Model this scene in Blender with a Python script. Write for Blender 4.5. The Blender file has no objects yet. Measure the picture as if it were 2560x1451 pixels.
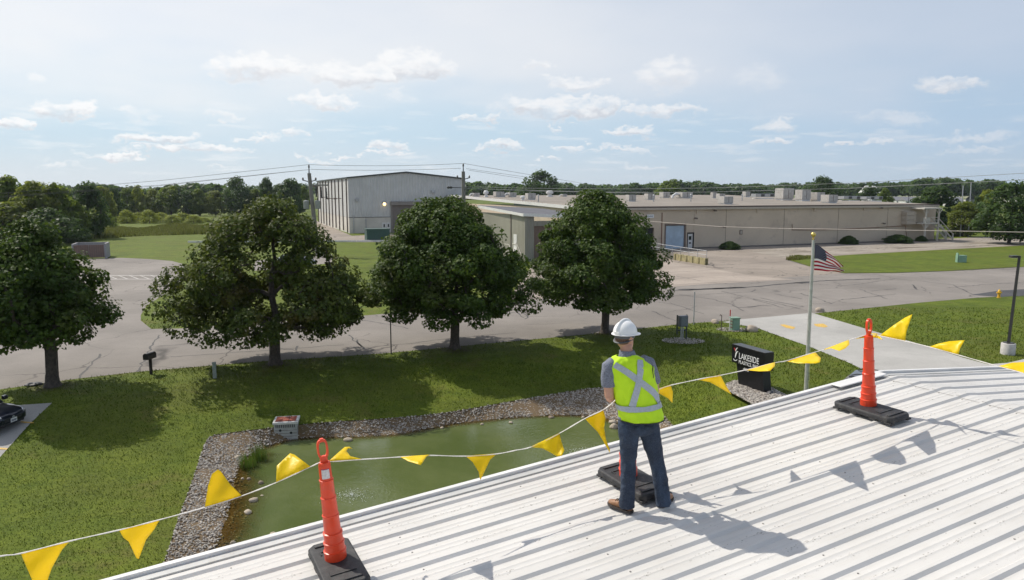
import bpy, bmesh, math, random
from math import sin, cos, pi, radians, atan2, sqrt
from mathutils import Vector, Matrix, noise
from mathutils.geometry import delaunay_2d_cdt
import numpy as np

S = bpy.context.scene
COL = S.collection
V = Vector

# ------------------------------------------------------------------ camera
F_PX, CX, CY, CAM_H, HORIZON = 1850.0, 1280.0, 725.5, 9.0, 480.0
PITCH = math.atan((CY - HORIZON) / F_PX)
cd = bpy.data.cameras.new('camera')
cam = bpy.data.objects.new('camera', cd)
COL.objects.link(cam)
cam.location = (0, 0, CAM_H)
cam.rotation_euler = (pi / 2 - PITCH, 0, 0)
cd.sensor_width = 36.0
cd.lens = 36.0 * F_PX / 2560.0
cd.clip_start = 0.1
cd.clip_end = 9000
S.camera = cam
CAMLOC = V((0, 0, CAM_H))

# ------------------------------------------------------------------ light
SUN_AZ, SUN_EL = -55.5, 47.0          # degrees, azimuth measured from +Y towards +X
sun_dir = V((sin(radians(SUN_AZ)) * cos(radians(SUN_EL)), cos(radians(SUN_AZ)) * cos(radians(SUN_EL)), sin(radians(SUN_EL))))
sl = bpy.data.lights.new('sun', 'SUN')
sl.energy = 4.3
sl.angle = radians(0.55)
sl.color = (1.0, 0.94, 0.83)
sun = bpy.data.objects.new('sun', sl)
COL.objects.link(sun)
sun.rotation_euler = sun_dir.to_track_quat('Z', 'Y').to_euler()
sun.location = (0, 0, 60)

S.view_settings.view_transform = 'Standard'
S.view_settings.look = 'None'
S.view_settings.exposure = 0.0
S.view_settings.gamma = 1.0
S.view_settings.use_curve_mapping = False
S.cycles.max_bounces = 6
S.cycles.transparent_max_bounces = 8
S.cycles.use_denoising = True
S.cycles.use_adaptive_sampling = True
S.cycles.adaptive_threshold = 0.025
S.cycles.caustics_reflective = False
S.cycles.caustics_refractive = False


def ray(px, py):
    r = V(((px - CX) / F_PX, 1.0, 0.0))
    dn = (py - CY) / F_PX
    return V((r.x, cos(PITCH) - dn * sin(PITCH), -sin(PITCH) - dn * cos(PITCH)))


def G(px, py, z=0.0):
    """point of a horizontal plane seen at that place of the photograph"""
    d = ray(px, py)
    return CAMLOC + d * ((z - CAM_H) / d.z)


def AT(px, py, Y):
    d = ray(px, py)
    return CAMLOC + d * (Y / d.y)


DROP = 1.2
ROAD_P, ROAD_N = V((-7.2, 40.6)), V((0.437, -0.9))


def sstep(a, b, x):
    t = max(0.0, min(1.0, (x - a) / (b - a)))
    return t * t * (3 - 2 * t)


def terrain(x, y):
    """the lawn falls from the road towards the pond"""
    d = (x - ROAD_P.x) * ROAD_N.x + (y - ROAD_P.y) * ROAD_N.y
    return -DROP * sstep(0.2, 11.0, d) * (1 - sstep(5.0, 12.0, x))


def GT(px, py, dz=0.0):
    z = 0.0
    for _ in range(30):
        p = G(px, py, z)
        z = 0.5 * z + 0.5 * (terrain(p.x, p.y) + dz)
    return G(px, py, z)


# ------------------------------------------------------------------ node helpers
class NT:
    def __init__(self, tree):
        self.t = tree

    def n(self, kind, **kw):
        nd = self.t.nodes.new(kind)
        ins = kw.pop('ins', {})
        for k, v in kw.items():
            setattr(nd, k, v)
        for k, v in ins.items():
            self.put(nd.inputs[k], v)
        return nd

    def put(self, sock, v):
        if isinstance(v, bpy.types.NodeSocket):
            self.t.links.new(v, sock)
        elif isinstance(v, bpy.types.Node):
            self.t.links.new(v.outputs[0], sock)
        else:
            if sock.type == 'RGBA' and len(v) == 3:
                v = (*v, 1)
            sock.default_value = v

    def math(self, op, a, b=None, c=None, clamp=False):
        nd = self.t.nodes.new('ShaderNodeMath')
        nd.operation = op
        nd.use_clamp = clamp
        self.put(nd.inputs[0], a)
        if b is not None:
            self.put(nd.inputs[1], b)
        if c is not None:
            self.put(nd.inputs[2], c)
        return nd.outputs[0]

    def vmath(self, op, a, b=None, c=None):
        nd = self.t.nodes.new('ShaderNodeVectorMath')
        nd.operation = op
        self.put(nd.inputs[0], a)
        if b is not None:
            self.put(nd.inputs[1], b)
        if c is not None:
            self.put(nd.inputs[2], c)
        return nd.outputs['Value'] if op in ('LENGTH', 'DOT_PRODUCT', 'DISTANCE') else nd.outputs[0]

    def mix(self, fac, a, b, mode='MIX'):
        nd = self.t.nodes.new('ShaderNodeMix')
        nd.data_type = 'RGBA'
        nd.blend_type = mode
        self.put(nd.inputs[0], fac)
        self.put(nd.inputs[6], a)
        self.put(nd.inputs[7], b)
        return nd.outputs[2]

    def ramp(self, fac, lo, hi, a=0.0, b=1.0):
        nd = self.t.nodes.new('ShaderNodeMapRange')
        nd.interpolation_type = 'SMOOTHSTEP'
        nd.clamp = True
        self.put(nd.inputs[0], fac)
        for i, v in zip((1, 2, 3, 4), (lo, hi, a, b)):
            self.put(nd.inputs[i], v)
        return nd.outputs[0]

    def noise(self, vec, scale, detail=3.0, rough=0.55, dist=0.0, dim='3D'):
        nd = self.t.nodes.new('ShaderNodeTexNoise')
        nd.noise_dimensions = dim
        self.put(nd.inputs['Vector'], vec)
        self.put(nd.inputs['Scale'], scale)
        self.put(nd.inputs['Detail'], detail)
        self.put(nd.inputs['Roughness'], rough)
        self.put(nd.inputs['Distortion'], dist)
        return nd.outputs[0]


# ------------------------------------------------------------------ sky
W = bpy.data.worlds.new('World')
S.world = W
W.use_nodes = True
wt = W.node_tree
wt.nodes.clear()
N = NT(wt)
tc = N.n('ShaderNodeTexCoord')
DIR = tc.outputs['Generated']
sky = N.n('ShaderNodeTexSky', sky_type='NISHITA')
sky.sun_disc = False
sky.sun_elevation = radians(SUN_EL)
sky.sun_rotation = radians(SUN_AZ)
sky.altitude = 250
sky.air_density = 1.0
sky.dust_density = 0.5
sky.ozone_density = 2.2
nd_ = N.vmath('NORMALIZE', DIR)
sep = N.n('ShaderNodeSeparateXYZ', ins={0: nd_})
el = N.math('ARCSINE', sep.outputs[2])
az = N.math('ARCTAN2', sep.outputs[0], sep.outputs[1])
P0 = N.n('ShaderNodeCombineXYZ', ins={0: az, 1: el}).outputs[0]
# ragged edges: the lookup position is shaken by noise
wn = N.n('ShaderNodeTexNoise', ins={'Vector': N.vmath('MULTIPLY', P0, (1.0, 1.6, 1.0)), 'Scale': 23.0, 'Detail': 5.0, 'Roughness': 0.66})
wob = N.vmath('SUBTRACT', wn.outputs['Color'], (0.5, 0.5, 0.5))
P = N.vmath('MULTIPLY_ADD', wob, (0.105, 0.050, 0.0), P0)
sunamt = N.vmath('DOT_PRODUCT', nd_, tuple(sun_dir))
# lumpy cloud bodies: (px, py, half width, half height, strength)
CLOUDS = [(640, 172, 120, 44, .8), (900, 195, 185, 38, .85), (1040, 172, 105, 46, .95), (155, 275, 78, 27, .95), (40, 308, 44, 17, 1),
          (820, 255, 80, 24, .75), (990, 243, 50, 18, .3), (390, 348, 125, 17, .95), (480, 374, 170, 13, .8), (290, 384, 105, 10, .8),
          (645, 345, 60, 11, .6), (735, 332, 44, 13, .65), (350, 285, 70, 16, .35), (555, 290, 60, 13, .45), (980, 362, 50, 16, .75),
          (975, 381, 80, 9, .6), (1345, 170, 38, 15, .6), (1445, 212, 75, 23, .75), (1680, 192, 92, 50, .65), (1900, 195, 90, 35, .3),
          (1380, 272, 150, 34, 1), (1500, 262, 90, 30, .9), (1650, 280, 110, 20, .75), (1205, 293, 66, 12, .75), (1250, 368, 62, 16, .95),
          (1570, 330, 75, 17, .8), (1402, 314, 26, 10, .6), (1420, 367, 44, 9, .7), (1370, 396, 38, 8, .75), (1560, 378, 110, 8, .55),
          (1950, 316, 74, 19, .6), (1940, 355, 48, 11, .65), (2100, 363, 44, 11, .6), (2180, 360, 44, 11, .45), (2380, 212, 92, 22, .6),
          (2230, 296, 140, 17, .35), (2400, 346, 170, 15, .4), (2450, 372, 120, 10, .35), (870, 390, 50, 8, .6), (790, 402, 60, 7, .5),
          (560, 425, 60, 6, .35), (150, 415, 80, 8, .35), (1610, 425, 60, 7, .4), (90, 205, 45, 18, .35)]
lit = None
for (cx_, cy_, rx_, ry_, st_) in CLOUDS:
    d0 = ray(cx_, cy_).normalized()
    dx = ray(cx_ + rx_, cy_).normalized()
    dy = ray(cx_, cy_ - ry_).normalized()
    a0, e0 = atan2(d0.x, d0.y), math.asin(d0.z)
    sx = 1.0 / max(1e-4, atan2(dx.x, dx.y) - a0)
    sy = 1.0 / max(1e-4, math.asin(dy.z) - e0)
    # in this space the ellipse is the unit circle
    q = N.vmath('MULTIPLY_ADD', P, (sx, sy, 0), (-a0 * sx, -e0 * sy, 0))
    body = N.math('MULTIPLY_ADD', N.vmath('DOT_PRODUCT', q, q), -st_, st_ * 1.25)
    bel = N.math('SUBTRACT', body, N.math('MULTIPLY', N.vmath('DOT_PRODUCT', q, (0.0, 0.5, 0.0)), st_))
    if lit is None:
        lit, belly = body, bel
    else:
        lit = N.math('MAXIMUM', lit, body)
        belly = N.math('MAXIMUM', belly, bel)
belly = N.ramp(N.math('SUBTRACT', belly, lit), -0.10, 0.30)
# the underside is cut flatter than the top
lit = N.ramp(N.math('SUBTRACT', lit, N.math('MULTIPLY', belly, 0.25)), 0.02, 0.70)
belly = N.math('MULTIPLY', belly, lit)
fine = N.noise(N.vmath('MULTIPLY', P0, (1.0, 2.2, 1.0)), 34.0, 3.0, 0.6)
lit = N.math('MULTIPLY', lit, N.ramp(fine, 0.30, 0.60, 0.30, 1.0))
# small fair-weather clouds towards the horizon all round
flat = N.n('ShaderNodeCombineXYZ', ins={0: N.math('MULTIPLY', az, 9.0), 1: N.math('MULTIPLY', el, 62.0)}).outputs[0]
sm = N.noise(flat, 1.3, 4.0, 0.6)
small = N.math('MULTIPLY', N.ramp(sm, 0.52, 0.68), N.math('MULTIPLY', N.ramp(el, 0.012, 0.03), N.ramp(el, 0.14, 0.06)))
small = N.math('MULTIPLY', small, 0.42)
lit = N.math('MAXIMUM', lit, small)
# thin high sheet of cloud, open towards the horizon
sheetn = N.noise(N.vmath('MULTIPLY', P0, (1.0, 3.0, 1.0)), 2.6, 3.0, 0.55)
edge = N.math('ADD', el, N.math('MULTIPLY', N.math('SUBTRACT', sheetn, 0.5), 0.16))
sheet = N.math('MULTIPLY', N.ramp(edge, 0.055, 0.17), N.ramp(sheetn, 0.2, 0.7, 0.72, 0.93))
STR = 0.115
thick = N.math('SUBTRACT', 1.0, N.math('EXPONENT', N.math('DIVIDE', -0.60, N.math('MAXIMUM', sep.outputs[2], 0.05))))
sheet = N.math('MULTIPLY', sheet, thick)          # a thin sheet looks thinner overhead than along its length
near = N.ramp(sunamt, -0.05, 0.80)
sheetcol = N.mix(near, (4.5, 5.25, 6.45), (8.4, 8.35, 8.3))
cloudcol = N.mix(near, (6.5, 6.75, 7.2), (8.8, 8.8, 8.8))
cloudcol = N.mix(N.math('MULTIPLY', belly, 0.95), cloudcol, N.mix(near, (4.4, 4.75, 5.5), (5.9, 6.0, 6.35)))
band = N.mix(N.ramp(sunamt, -0.1, 0.7), (3.7, 4.9, 6.5), (5.0, 6.4, 7.5))
low = N.mix(N.ramp(sunamt, -0.1, 0.7), (4.1, 5.0, 5.9), (6.5, 6.9, 7.2))
c0_ = N.mix(N.ramp(el, 0.26, 0.05, 0.0, 0.9), sky.outputs[0], band)
c0_ = N.mix(N.ramp(el, 0.085, -0.005, 0.0, 0.9), c0_, low)          # pale air towards the horizon
c1 = N.mix(sheet, c0_, sheetcol)
c2 = N.mix(N.math('MULTIPLY', lit, 0.88), c1, cloudcol)
bg = N.n('ShaderNodeBackground', ins={'Color': c2, 'Strength': STR})
wo = N.n('ShaderNodeOutputWorld', ins={0: bg.outputs[0]})

# ------------------------------------------------------------------ mesh helpers
OFF = {}


def link(o, parent=None):
    COL.objects.link(o)
    if parent is not None:
        o.parent = parent
        OFF[o.name] = OFF.get(parent.name, V((0, 0, 0))).copy()
    return o


def thing(name, label, cat, loc=(0, 0, 0), group=None):
    o = bpy.data.objects.new(name, None)
    o.empty_display_size = 0.2
    COL.objects.link(o)
    o.location = loc
    OFF[o.name] = V(loc)
    return tag(o, label, cat, group)


def tag(o, label, cat=None, group=None, kind=None):
    o['label'] = label
    if cat:
        o['category'] = cat
    if group:
        o['group'] = group
    if kind:
        o['kind'] = kind
    return o


class MB:
    """collects shapes in world coordinates; build() makes one mesh object"""

    def __init__(self):
        self.v, self.f, self.s, self.mi = [], [], [], []
        self.cur = 0

    def add(self, vs, fs, smooth=False):
        b = len(self.v)
        self.v += [tuple(x) for x in vs]
        for f in fs:
            self.f.append(tuple(i + b for i in f))
            self.s.append(smooth)
            self.mi.append(self.cur)
        return self

    def box(self, c, s, M=None):
        hx, hy, hz = s[0] / 2, s[1] / 2, s[2] / 2
        vs = [V((x, y, z)) for z in (-hz, hz) for y in (-hy, hy) for x in (-hx, hx)]
        if M is not None:
            vs = [M @ x for x in vs]
        c = V(c)
        vs = [x + c for x in vs]
        return self.add(vs, [(0, 2, 3, 1), (4, 5, 7, 6), (0, 1, 5, 4), (2, 6, 7, 3), (0, 4, 6, 2), (1, 3, 7, 5)])

    def boxf(self, o, ax, ay, az, x0, x1, y0, y1, z0, z1):
        """box in a frame: origin o, axes ax ay az"""
        vs = [o + ax * x + ay * y + az * z for z in (z0, z1) for y in (y0, y1) for x in (x0, x1)]
        return self.add(vs, [(0, 2, 3, 1), (4, 5, 7, 6), (0, 1, 5, 4), (2, 6, 7, 3), (0, 4, 6, 2), (1, 3, 7, 5)])

    def tube(self, pts, r, n=8, smooth=True, cap=True, flat=1.0):
        pts = [V(p) for p in pts]
        rr = r if isinstance(r, (list, tuple)) else [r] * len(pts)
        vs, fs = [], []
        t0 = (pts[1] - pts[0]).normalized()
        up = V((0, 0, 1)) if abs(t0.z) < 0.9 else V((1, 0, 0))
        a = t0.cross(up).normalized()
        for i, p in enumerate(pts):
            if i == 0:
                t = t0
            elif i == len(pts) - 1:
                t = (p - pts[i - 1]).normalized()
            else:
                t = (pts[i + 1] - pts[i - 1]).normalized()
            a = (a - t * a.dot(t))
            a = a.normalized() if a.length > 1e-6 else t.orthogonal().normalized()
            b = t.cross(a)
            for k in range(n):
                an = 2 * pi * k / n
                vs.append(p + a * (cos(an) * rr[i]) + b * (sin(an) * rr[i] * flat))
        for i in range(len(pts) - 1):
            for k in range(n):
                k2 = (k + 1) % n
                fs.append((i * n + k, i * n + k2, (i + 1) * n + k2, (i + 1) * n + k))
        if cap:
            fs.append(tuple(range(n - 1, -1, -1)))
            m = (len(pts) - 1) * n
            fs.append(tuple(range(m, m + n)))
        return self.add(vs, fs, smooth)

    def lathe(self, prof, o=(0, 0, 0), ax=V((1, 0, 0)), ay=V((0, 1, 0)), az=V((0, 0, 1)), n=20, smooth=True):
        o = V(o)
        vs, fs = [], []
        for (r, z) in prof:
            for k in range(n):
                an = 2 * pi * k / n
                vs.append(o + ax * (r * cos(an)) + ay * (r * sin(an)) + az * z)
        for i in range(len(prof) - 1):
            for k in range(n):
                k2 = (k + 1) % n
                fs.append((i * n + k, i * n + k2, (i + 1) * n + k2, (i + 1) * n + k))
        fs.append(tuple(range(n - 1, -1, -1)))
        m = (len(prof) - 1) * n
        fs.append(tuple(range(m, m + n)))
        return self.add(vs, fs, smooth)

    def prism(self, poly, o, ax, ay, az, h0, h1):
        """polygon (x, y) in the plane ax ay, extruded along az"""
        n = len(poly)
        vs = [o + ax * p[0] + ay * p[1] + az * h for h in (h0, h1) for p in poly]
        fs = [tuple(range(n - 1, -1, -1)), tuple(range(n, 2 * n))]
        fs += [(i, (i + 1) % n, n + (i + 1) % n, n + i) for i in range(n)]
        return self.add(vs, fs)

    def loft(self, rings, n=20, cap=True, smooth=True, power=2.0):
        """rings: (centre, axis a, axis b) ; superellipse cross sections"""
        vs, fs = [], []
        for (c, a, b) in rings:
            for k in range(n):
                an = 2 * pi * k / n
                x, y = cos(an), sin(an)
                if power != 2.0:
                    e = 2.0 / power
                    x = math.copysign(abs(x) ** e, x)
                    y = math.copysign(abs(y) ** e, y)
                vs.append(V(c) + V(a) * x + V(b) * y)
        for i in range(len(rings) - 1):
            for k in range(n):
                k2 = (k + 1) % n
                fs.append((i * n + k, i * n + k2, (i + 1) * n + k2, (i + 1) * n + k))
        if cap:
            fs.append(tuple(range(n - 1, -1, -1)))
            m = (len(rings) - 1) * n
            fs.append(tuple(range(m, m + n)))
        return self.add(vs, fs, smooth)

    def mesh(self, name, mats, off=V((0, 0, 0))):
        me = bpy.data.meshes.new(name)
        ox, oy, oz = off
        me.from_pydata([(a - ox, b - oy, c - oz) for a, b, c in self.v], [], self.f)
        me.polygons.foreach_set('use_smooth', self.s)
        mats = mats if isinstance(mats, (list, tuple)) else [mats]
        for m in mats:
            me.materials.append(m)
        if len(mats) > 1:
            me.polygons.foreach_set('material_index', self.mi)
        me.update()
        me.set_sharp_from_angle(angle=radians(38))
        return me

    def build(self, name, mats, parent=None, bevel=0.0, loc=None, fix=True):
        off = OFF.get(parent.name, V((0, 0, 0))) if parent is not None else (V(loc) if loc is not None else V((0, 0, 0)))
        me = self.mesh(name, mats, off)
        if fix:
            bm = bmesh.new()
            bm.from_mesh(me)
            bmesh.ops.recalc_face_normals(bm, faces=bm.faces)
            bm.to_mesh(me)
            bm.free()
        o = bpy.data.objects.new(name, me)
        link(o, parent)
        if parent is None and loc is not None:
            o.location = loc
            OFF[o.name] = V(loc)
        if bevel:
            md = o.modifiers.new('bevel', 'BEVEL')
            md.width = bevel
            md.segments = 2
            md.limit_method = 'ANGLE'
            md.angle_limit = radians(40)
        return o


def copy_tree(o, parent=None):
    c = o.copy()
    COL.objects.link(c)
    if parent is not None:
        c.parent = parent
    for ch in list(o.children):
        copy_tree(ch, c)
    return c


def sheet(name, polys, holes, z, material, label=None, kind='structure', parent=None, extra=None):
    """flat triangulated sheet; polys: list of outlines [(x, y)], holes cut out"""
    vs, es = [], []
    for poly in polys + holes:
        b = len(vs)
        vs += [V((p[0], p[1])) for p in poly]
        es += [(b + i, b + (i + 1) % len(poly)) for i in range(len(poly))]
    if extra:
        vs += [V((p[0], p[1])) for p in extra]
    ov, oe, of, _, _, _ = delaunay_2d_cdt(vs, es, [], 0, 1e-5)
    fs = []
    for f in of:
        c = sum((ov[i] for i in f), V((0, 0))) / len(f)
        if any(inside(c, p) for p in polys) and not any(inside(c, p) for p in holes):
            fs.append(f)
    zz = z if callable(z) else (lambda x, y: z)
    me = bpy.data.meshes.new(name)
    me.from_pydata([(p.x, p.y, zz(p.x, p.y)) for p in ov], [], fs)
    me.materials.append(material)
    bm = bmesh.new()
    bm.from_mesh(me)
    bmesh.ops.recalc_face_normals(bm, faces=bm.faces)
    up = sum(f.normal.z for f in bm.faces)
    if up < 0:
        bmesh.ops.reverse_faces(bm, faces=bm.faces)
    bm.to_mesh(me)
    bm.free()
    o = bpy.data.objects.new(name, me)
    link(o, parent)
    if kind and parent is None:
        o['kind'] = kind
    if label:
        o['label'] = label
    return o


def inside(p, poly):
    x, y = p[0], p[1]
    r = False
    j = len(poly) - 1
    for i in range(len(poly)):
        xi, yi = poly[i][0], poly[i][1]
        xj, yj = poly[j][0], poly[j][1]
        if (yi > y) != (yj > y) and x < (xj - xi) * (y - yi) / (yj - yi) + xi:
            r = not r
        j = i
    return r


def gpoly(pts, z=0.0):
    if z is None:
        return [tuple(GT(a, b)[:2]) for a, b in pts]
    return [tuple(G(a, b, z)[:2]) for a, b in pts]


def smooth_poly(pts, it=2):
    for _ in range(it):
        q = []
        for i in range(len(pts)):
            a, b = pts[i], pts[(i + 1) % len(pts)]
            q.append((a[0] * .75 + b[0] * .25, a[1] * .75 + b[1] * .25))
            q.append((a[0] * .25 + b[0] * .75, a[1] * .25 + b[1] * .75))
        pts = q
    return pts


# ------------------------------------------------------------------ materials
def material(name):
    m = bpy.data.materials.new(name)
    m.use_nodes = True
    t = m.node_tree
    t.nodes.clear()
    n = NT(t)
    out = n.n('ShaderNodeOutputMaterial')
    bsdf = n.n('ShaderNodeBsdfPrincipled')
    t.links.new(bsdf.outputs[0], out.inputs[0])
    return m, n, bsdf


def plain(name, col, rough=0.6, metal=0.0, var=0.12, scale=6.0, bump=0.0, bscale=60.0, spec=None, coord='Object', dirt=None, alpha=None):
    """base colour with soft mottling, optional dirt patches and fine relief"""
    m, n, b = material(name)
    tcn = n.n('ShaderNodeTexCoord').outputs[coord]
    f = n.noise(tcn, scale, 4.0, 0.6)
    lo = tuple(c * (1 - var) for c in col)
    hi = tuple(min(1, c * (1 + var)) for c in col)
    c = n.mix(n.ramp(f, 0.3, 0.7), lo, hi)
    if dirt:
        dcol, dsc, damt = dirt
        c = n.mix(n.math('MULTIPLY', n.ramp(n.noise(tcn, dsc, 6.0, 0.65), 0.5, 0.72), damt), c, dcol)
    n.put(b.inputs['Base Color'], c)
    b.inputs['Roughness'].default_value = rough
    b.inputs['Metallic'].default_value = metal
    if spec is not None:
        b.inputs['Specular IOR Level'].default_value = spec
    if bump:
        bn = n.n('ShaderNodeBump', ins={'Strength': bump, 'Distance': 0.02, 'Height': n.noise(tcn, bscale, 3.0, 0.6)})
        n.put(b.inputs['Normal'], bn.outputs[0])
    return m


def wpos(n):
    return n.n('ShaderNodeNewGeometry').outputs['Position']


def grass_material():
    m, n, b = material('mown_grass')
    p = wpos(n)
    big = n.noise(p, 0.11, 4.0, 0.6)
    mid = n.noise(p, 0.8, 5.0, 0.65)
    finev = n.noise(p, 11.0, 4.0, 0.75)
    c = n.mix(n.ramp(mid, 0.32, 0.68), (0.076, 0.120, 0.007), (0.146, 0.186, 0.014))
    c = n.mix(n.math('MULTIPLY', n.ramp(big, 0.46, 0.70), 0.6), c, (0.150, 0.145, 0.024))
    # mower tracks, a faint two tone along the street
    dirv = n.vmath('DOT_PRODUCT', p, (-0.438, 0.899, 0.0))
    tr = n.math('SINE', n.math('MULTIPLY', n.math('ADD', dirv, n.math('MULTIPLY', mid, 0.5)), 5.2))
    c = n.mix(n.math('MULTIPLY', n.ramp(tr, -0.6, 0.6), 0.16), c, (0.15, 0.20, 0.016))
    patch = n.noise(p, 0.22, 5.0, 0.62)
    c = n.mix(n.math('MULTIPLY', n.ramp(patch, 0.42, 0.66), 0.55), c, (0.052, 0.080, 0.006))
    # dry straw patches
    dry = n.noise(p, 0.34, 6.0, 0.7)
    c = n.mix(n.math('MULTIPLY', n.ramp(dry, 0.54, 0.70), 0.6), c, (0.175, 0.135, 0.045))
    for q in ((132, 966), (688, 911), (1137, 871), (1512, 832)):      # worn soil round the trunks
        f_ = GT(*q)
        dd = n.math('ADD', n.vmath('DISTANCE', p, tuple(f_)), n.math('MULTIPLY', n.math('SUBTRACT', mid, 0.5), 1.6))
        c = n.mix(n.ramp(dd, 1.25, 0.55, 0.0, 0.85), c, (0.085, 0.062, 0.040))
    c = n.mix(n.ramp(finev, 0.30, 0.72, 0.0, 1.0), n.mix(0.42, c, (0.015, 0.024, 0.002)), n.mix(0.22, c, (0.22, 0.27, 0.04)))
    n.put(b.inputs['Base Color'], c)
    b.inputs['Roughness'].default_value = 0.8
    b.inputs['Specular IOR Level'].default_value = 0.15
    h = n.math('ADD', n.math('MULTIPLY', finev, 0.7), n.noise(p, 38.0, 3.0, 0.7))
    bn = n.n('ShaderNodeBump', ins={'Strength': 0.55, 'Distance': 0.06, 'Height': h})
    n.put(b.inputs['Normal'], bn.outputs[0])
    return m


def blade_material(name, c0, c1, trans=0.35, rough=0.55, yellow=None, yamt=0.0):
    """leaf or blade: colour differs from piece to piece, light shines through"""
    m = bpy.data.materials.new(name)
    m.use_nodes = True
    t = m.node_tree
    t.nodes.clear()
    n = NT(t)
    out = n.n('ShaderNodeOutputMaterial')
    g = n.n('ShaderNodeNewGeometry')
    rnd = g.outputs['Random Per Island']
    c = n.mix(rnd, c0, c1)
    cl = n.noise(g.outputs['Position'], 0.55, 3.0, 0.6)
    c = n.mix(n.ramp(cl, 0.35, 0.7, 0.0, 0.55), c, tuple(x * 0.6 for x in c0))
    if yellow:
        big = n.noise(g.outputs['Position'], 0.42, 3.0, 0.6)
        c = n.mix(n.math('MULTIPLY', n.ramp(big, 0.52, 0.70), yamt), c, yellow)
    b = n.n('ShaderNodeBsdfPrincipled', ins={'Base Color': c, 'Roughness': rough})
    b.inputs['Specular IOR Level'].default_value = 0.2
    tr = n.n('ShaderNodeBsdfTranslucent', ins={'Color': n.mix(0.5, c, tuple(min(1, x * 2.2) for x in c1))})
    mx = n.n('ShaderNodeMixShader', ins={0: trans, 1: b.outputs[0], 2: tr.outputs[0]})
    t.links.new(mx.outputs[0], out.inputs[0])
    return m


def asphalt_material(name, base, crack=1.0, cscale=0.16, streak=False):
    m, n, b = material(name)
    p = wpos(n)
    big = n.noise(p, 0.12, 4.0, 0.6)
    fin = n.noise(p, 30.0, 3.0, 0.8)
    mid = n.noise(p, 1.3, 5.0, 0.65)
    lo = tuple(x * 0.80 for x in base)
    hi = tuple(x * 1.14 for x in base)
    c = n.mix(n.ramp(big, 0.3, 0.7), lo, hi)
    c = n.mix(n.math('MULTIPLY', n.ramp(mid, 0.45, 0.75), 0.3), c, tuple(x * 0.72 for x in base))
    c = n.mix(n.math('MULTIPLY', n.ramp(fin, 0.35, 0.75), 0.55), c, tuple(x * 0.5 for x in base))
    if streak:
        ax_ = n.n('ShaderNodeCombineXYZ', ins={0: n.math('MULTIPLY', n.vmath('DOT_PRODUCT', p, (0.924, 0.383, 0.0)), 0.10), 1: n.math('MULTIPLY', n.vmath('DOT_PRODUCT', p, (-0.383, 0.924, 0.0)), 0.62)}).outputs[0]
        c = n.mix(n.math('MULTIPLY', n.ramp(n.noise(ax_, 1.0, 6.0, 0.72), 0.50, 0.62), 0.75), c, (0.115, 0.09, 0.062))
    warp = n.n('ShaderNodeTexNoise', ins={'Vector': p, 'Scale': 0.5, 'Detail': 4.0})
    pw = n.vmath('MULTIPLY_ADD', n.vmath('SUBTRACT', warp.outputs['Color'], (0.5, 0.5, 0.5)), (2.2, 2.2, 0.0), p)
    vo = n.n('ShaderNodeTexVoronoi', feature='DISTANCE_TO_EDGE', ins={'Vector': pw, 'Scale': cscale})
    line = n.ramp(vo.outputs['Distance'], 0.012 * cscale / 0.16, 0.0)
    gate = n.ramp(n.noise(p, 0.09, 3.0, 0.6), 0.42, 0.58)
    ck = n.math('MULTIPLY', n.math('MULTIPLY', line, gate), 0.8 * crack)
    c = n.mix(ck, c, (0.055, 0.05, 0.047))
    n.put(b.inputs['Base Color'], c)
    b.inputs['Roughness'].default_value = 0.85
    b.inputs['Specular IOR Level'].default_value = 0.25
    bn = n.n('ShaderNodeBump', ins={'Strength': 0.35, 'Distance': 0.02, 'Height': fin})
    n.put(b.inputs['Normal'], bn.outputs[0])
    return m


def stone_material(name, lo, hi, tint):
    m, n, b = material(name)
    g = n.n('ShaderNodeNewGeometry')
    c = n.mix(g.outputs['Random Per Island'], lo, hi)
    c = n.mix(n.math('MULTIPLY', n.ramp(n.noise(g.outputs['Position'], 2.2, 4.0, 0.6), 0.5, 0.75), 0.4), c, tint)
    c = n.mix(n.math('MULTIPLY', n.ramp(n.noise(g.outputs['Position'], 26.0, 4.0, 0.7), 0.45, 0.75), 0.35), c, tuple(x * 0.45 for x in lo))
    n.put(b.inputs['Base Color'], c)
    b.inputs['Roughness'].default_value = 0.8
    bn = n.n('ShaderNodeBump', ins={'Strength': 0.5, 'Distance': 0.02, 'Height': n.noise(g.outputs['Position'], 30.0, 4.0, 0.7)})
    n.put(b.inputs['Normal'], bn.outputs[0])
    return m


M_GRASS = grass_material()
M_BLADE = blade_material('grass_blades', (0.066, 0.104, 0.007), (0.125, 0.165, 0.015), 0.08, 0.7, (0.16, 0.13, 0.04), 0.7)
M_ASPHALT = asphalt_material('worn_asphalt', (0.262, 0.236, 0.213))
M_YARD = asphalt_material('cracked_yard_paving', (0.315, 0.268, 0.226), 1.0, 0.22)
M_BROKEN = asphalt_material('broken_paving', (0.37, 0.325, 0.275), 1.0, 0.55, True)
M_DARKASPH = asphalt_material('dark_asphalt', (0.085, 0.085, 0.09), 0.4)
M_CONC = asphalt_material('broom_finished_concrete', (0.43, 0.417, 0.395), 0.0)
M_APRON = asphalt_material('pale_concrete_apron', (0.395, 0.335, 0.285), 0.9, 0.12)
M_TAR = plain('tar_sealant', (0.05, 0.046, 0.044), 0.7)
M_PAINT_Y = plain('yellow_road_paint', (0.62, 0.38, 0.05), 0.6, var=0.25, scale=9, dirt=((0.45, 0.42, 0.38), 7.0, 0.8))
M_PAINT_W = plain('white_road_paint', (0.43, 0.40, 0.37), 0.6, var=0.2, scale=5, dirt=((0.36, 0.33, 0.3), 5.0, 0.8))
M_GRAVEL = stone_material('river_gravel', (0.19, 0.17, 0.152), (0.62, 0.565, 0.50), (0.36, 0.28, 0.215))
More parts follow.
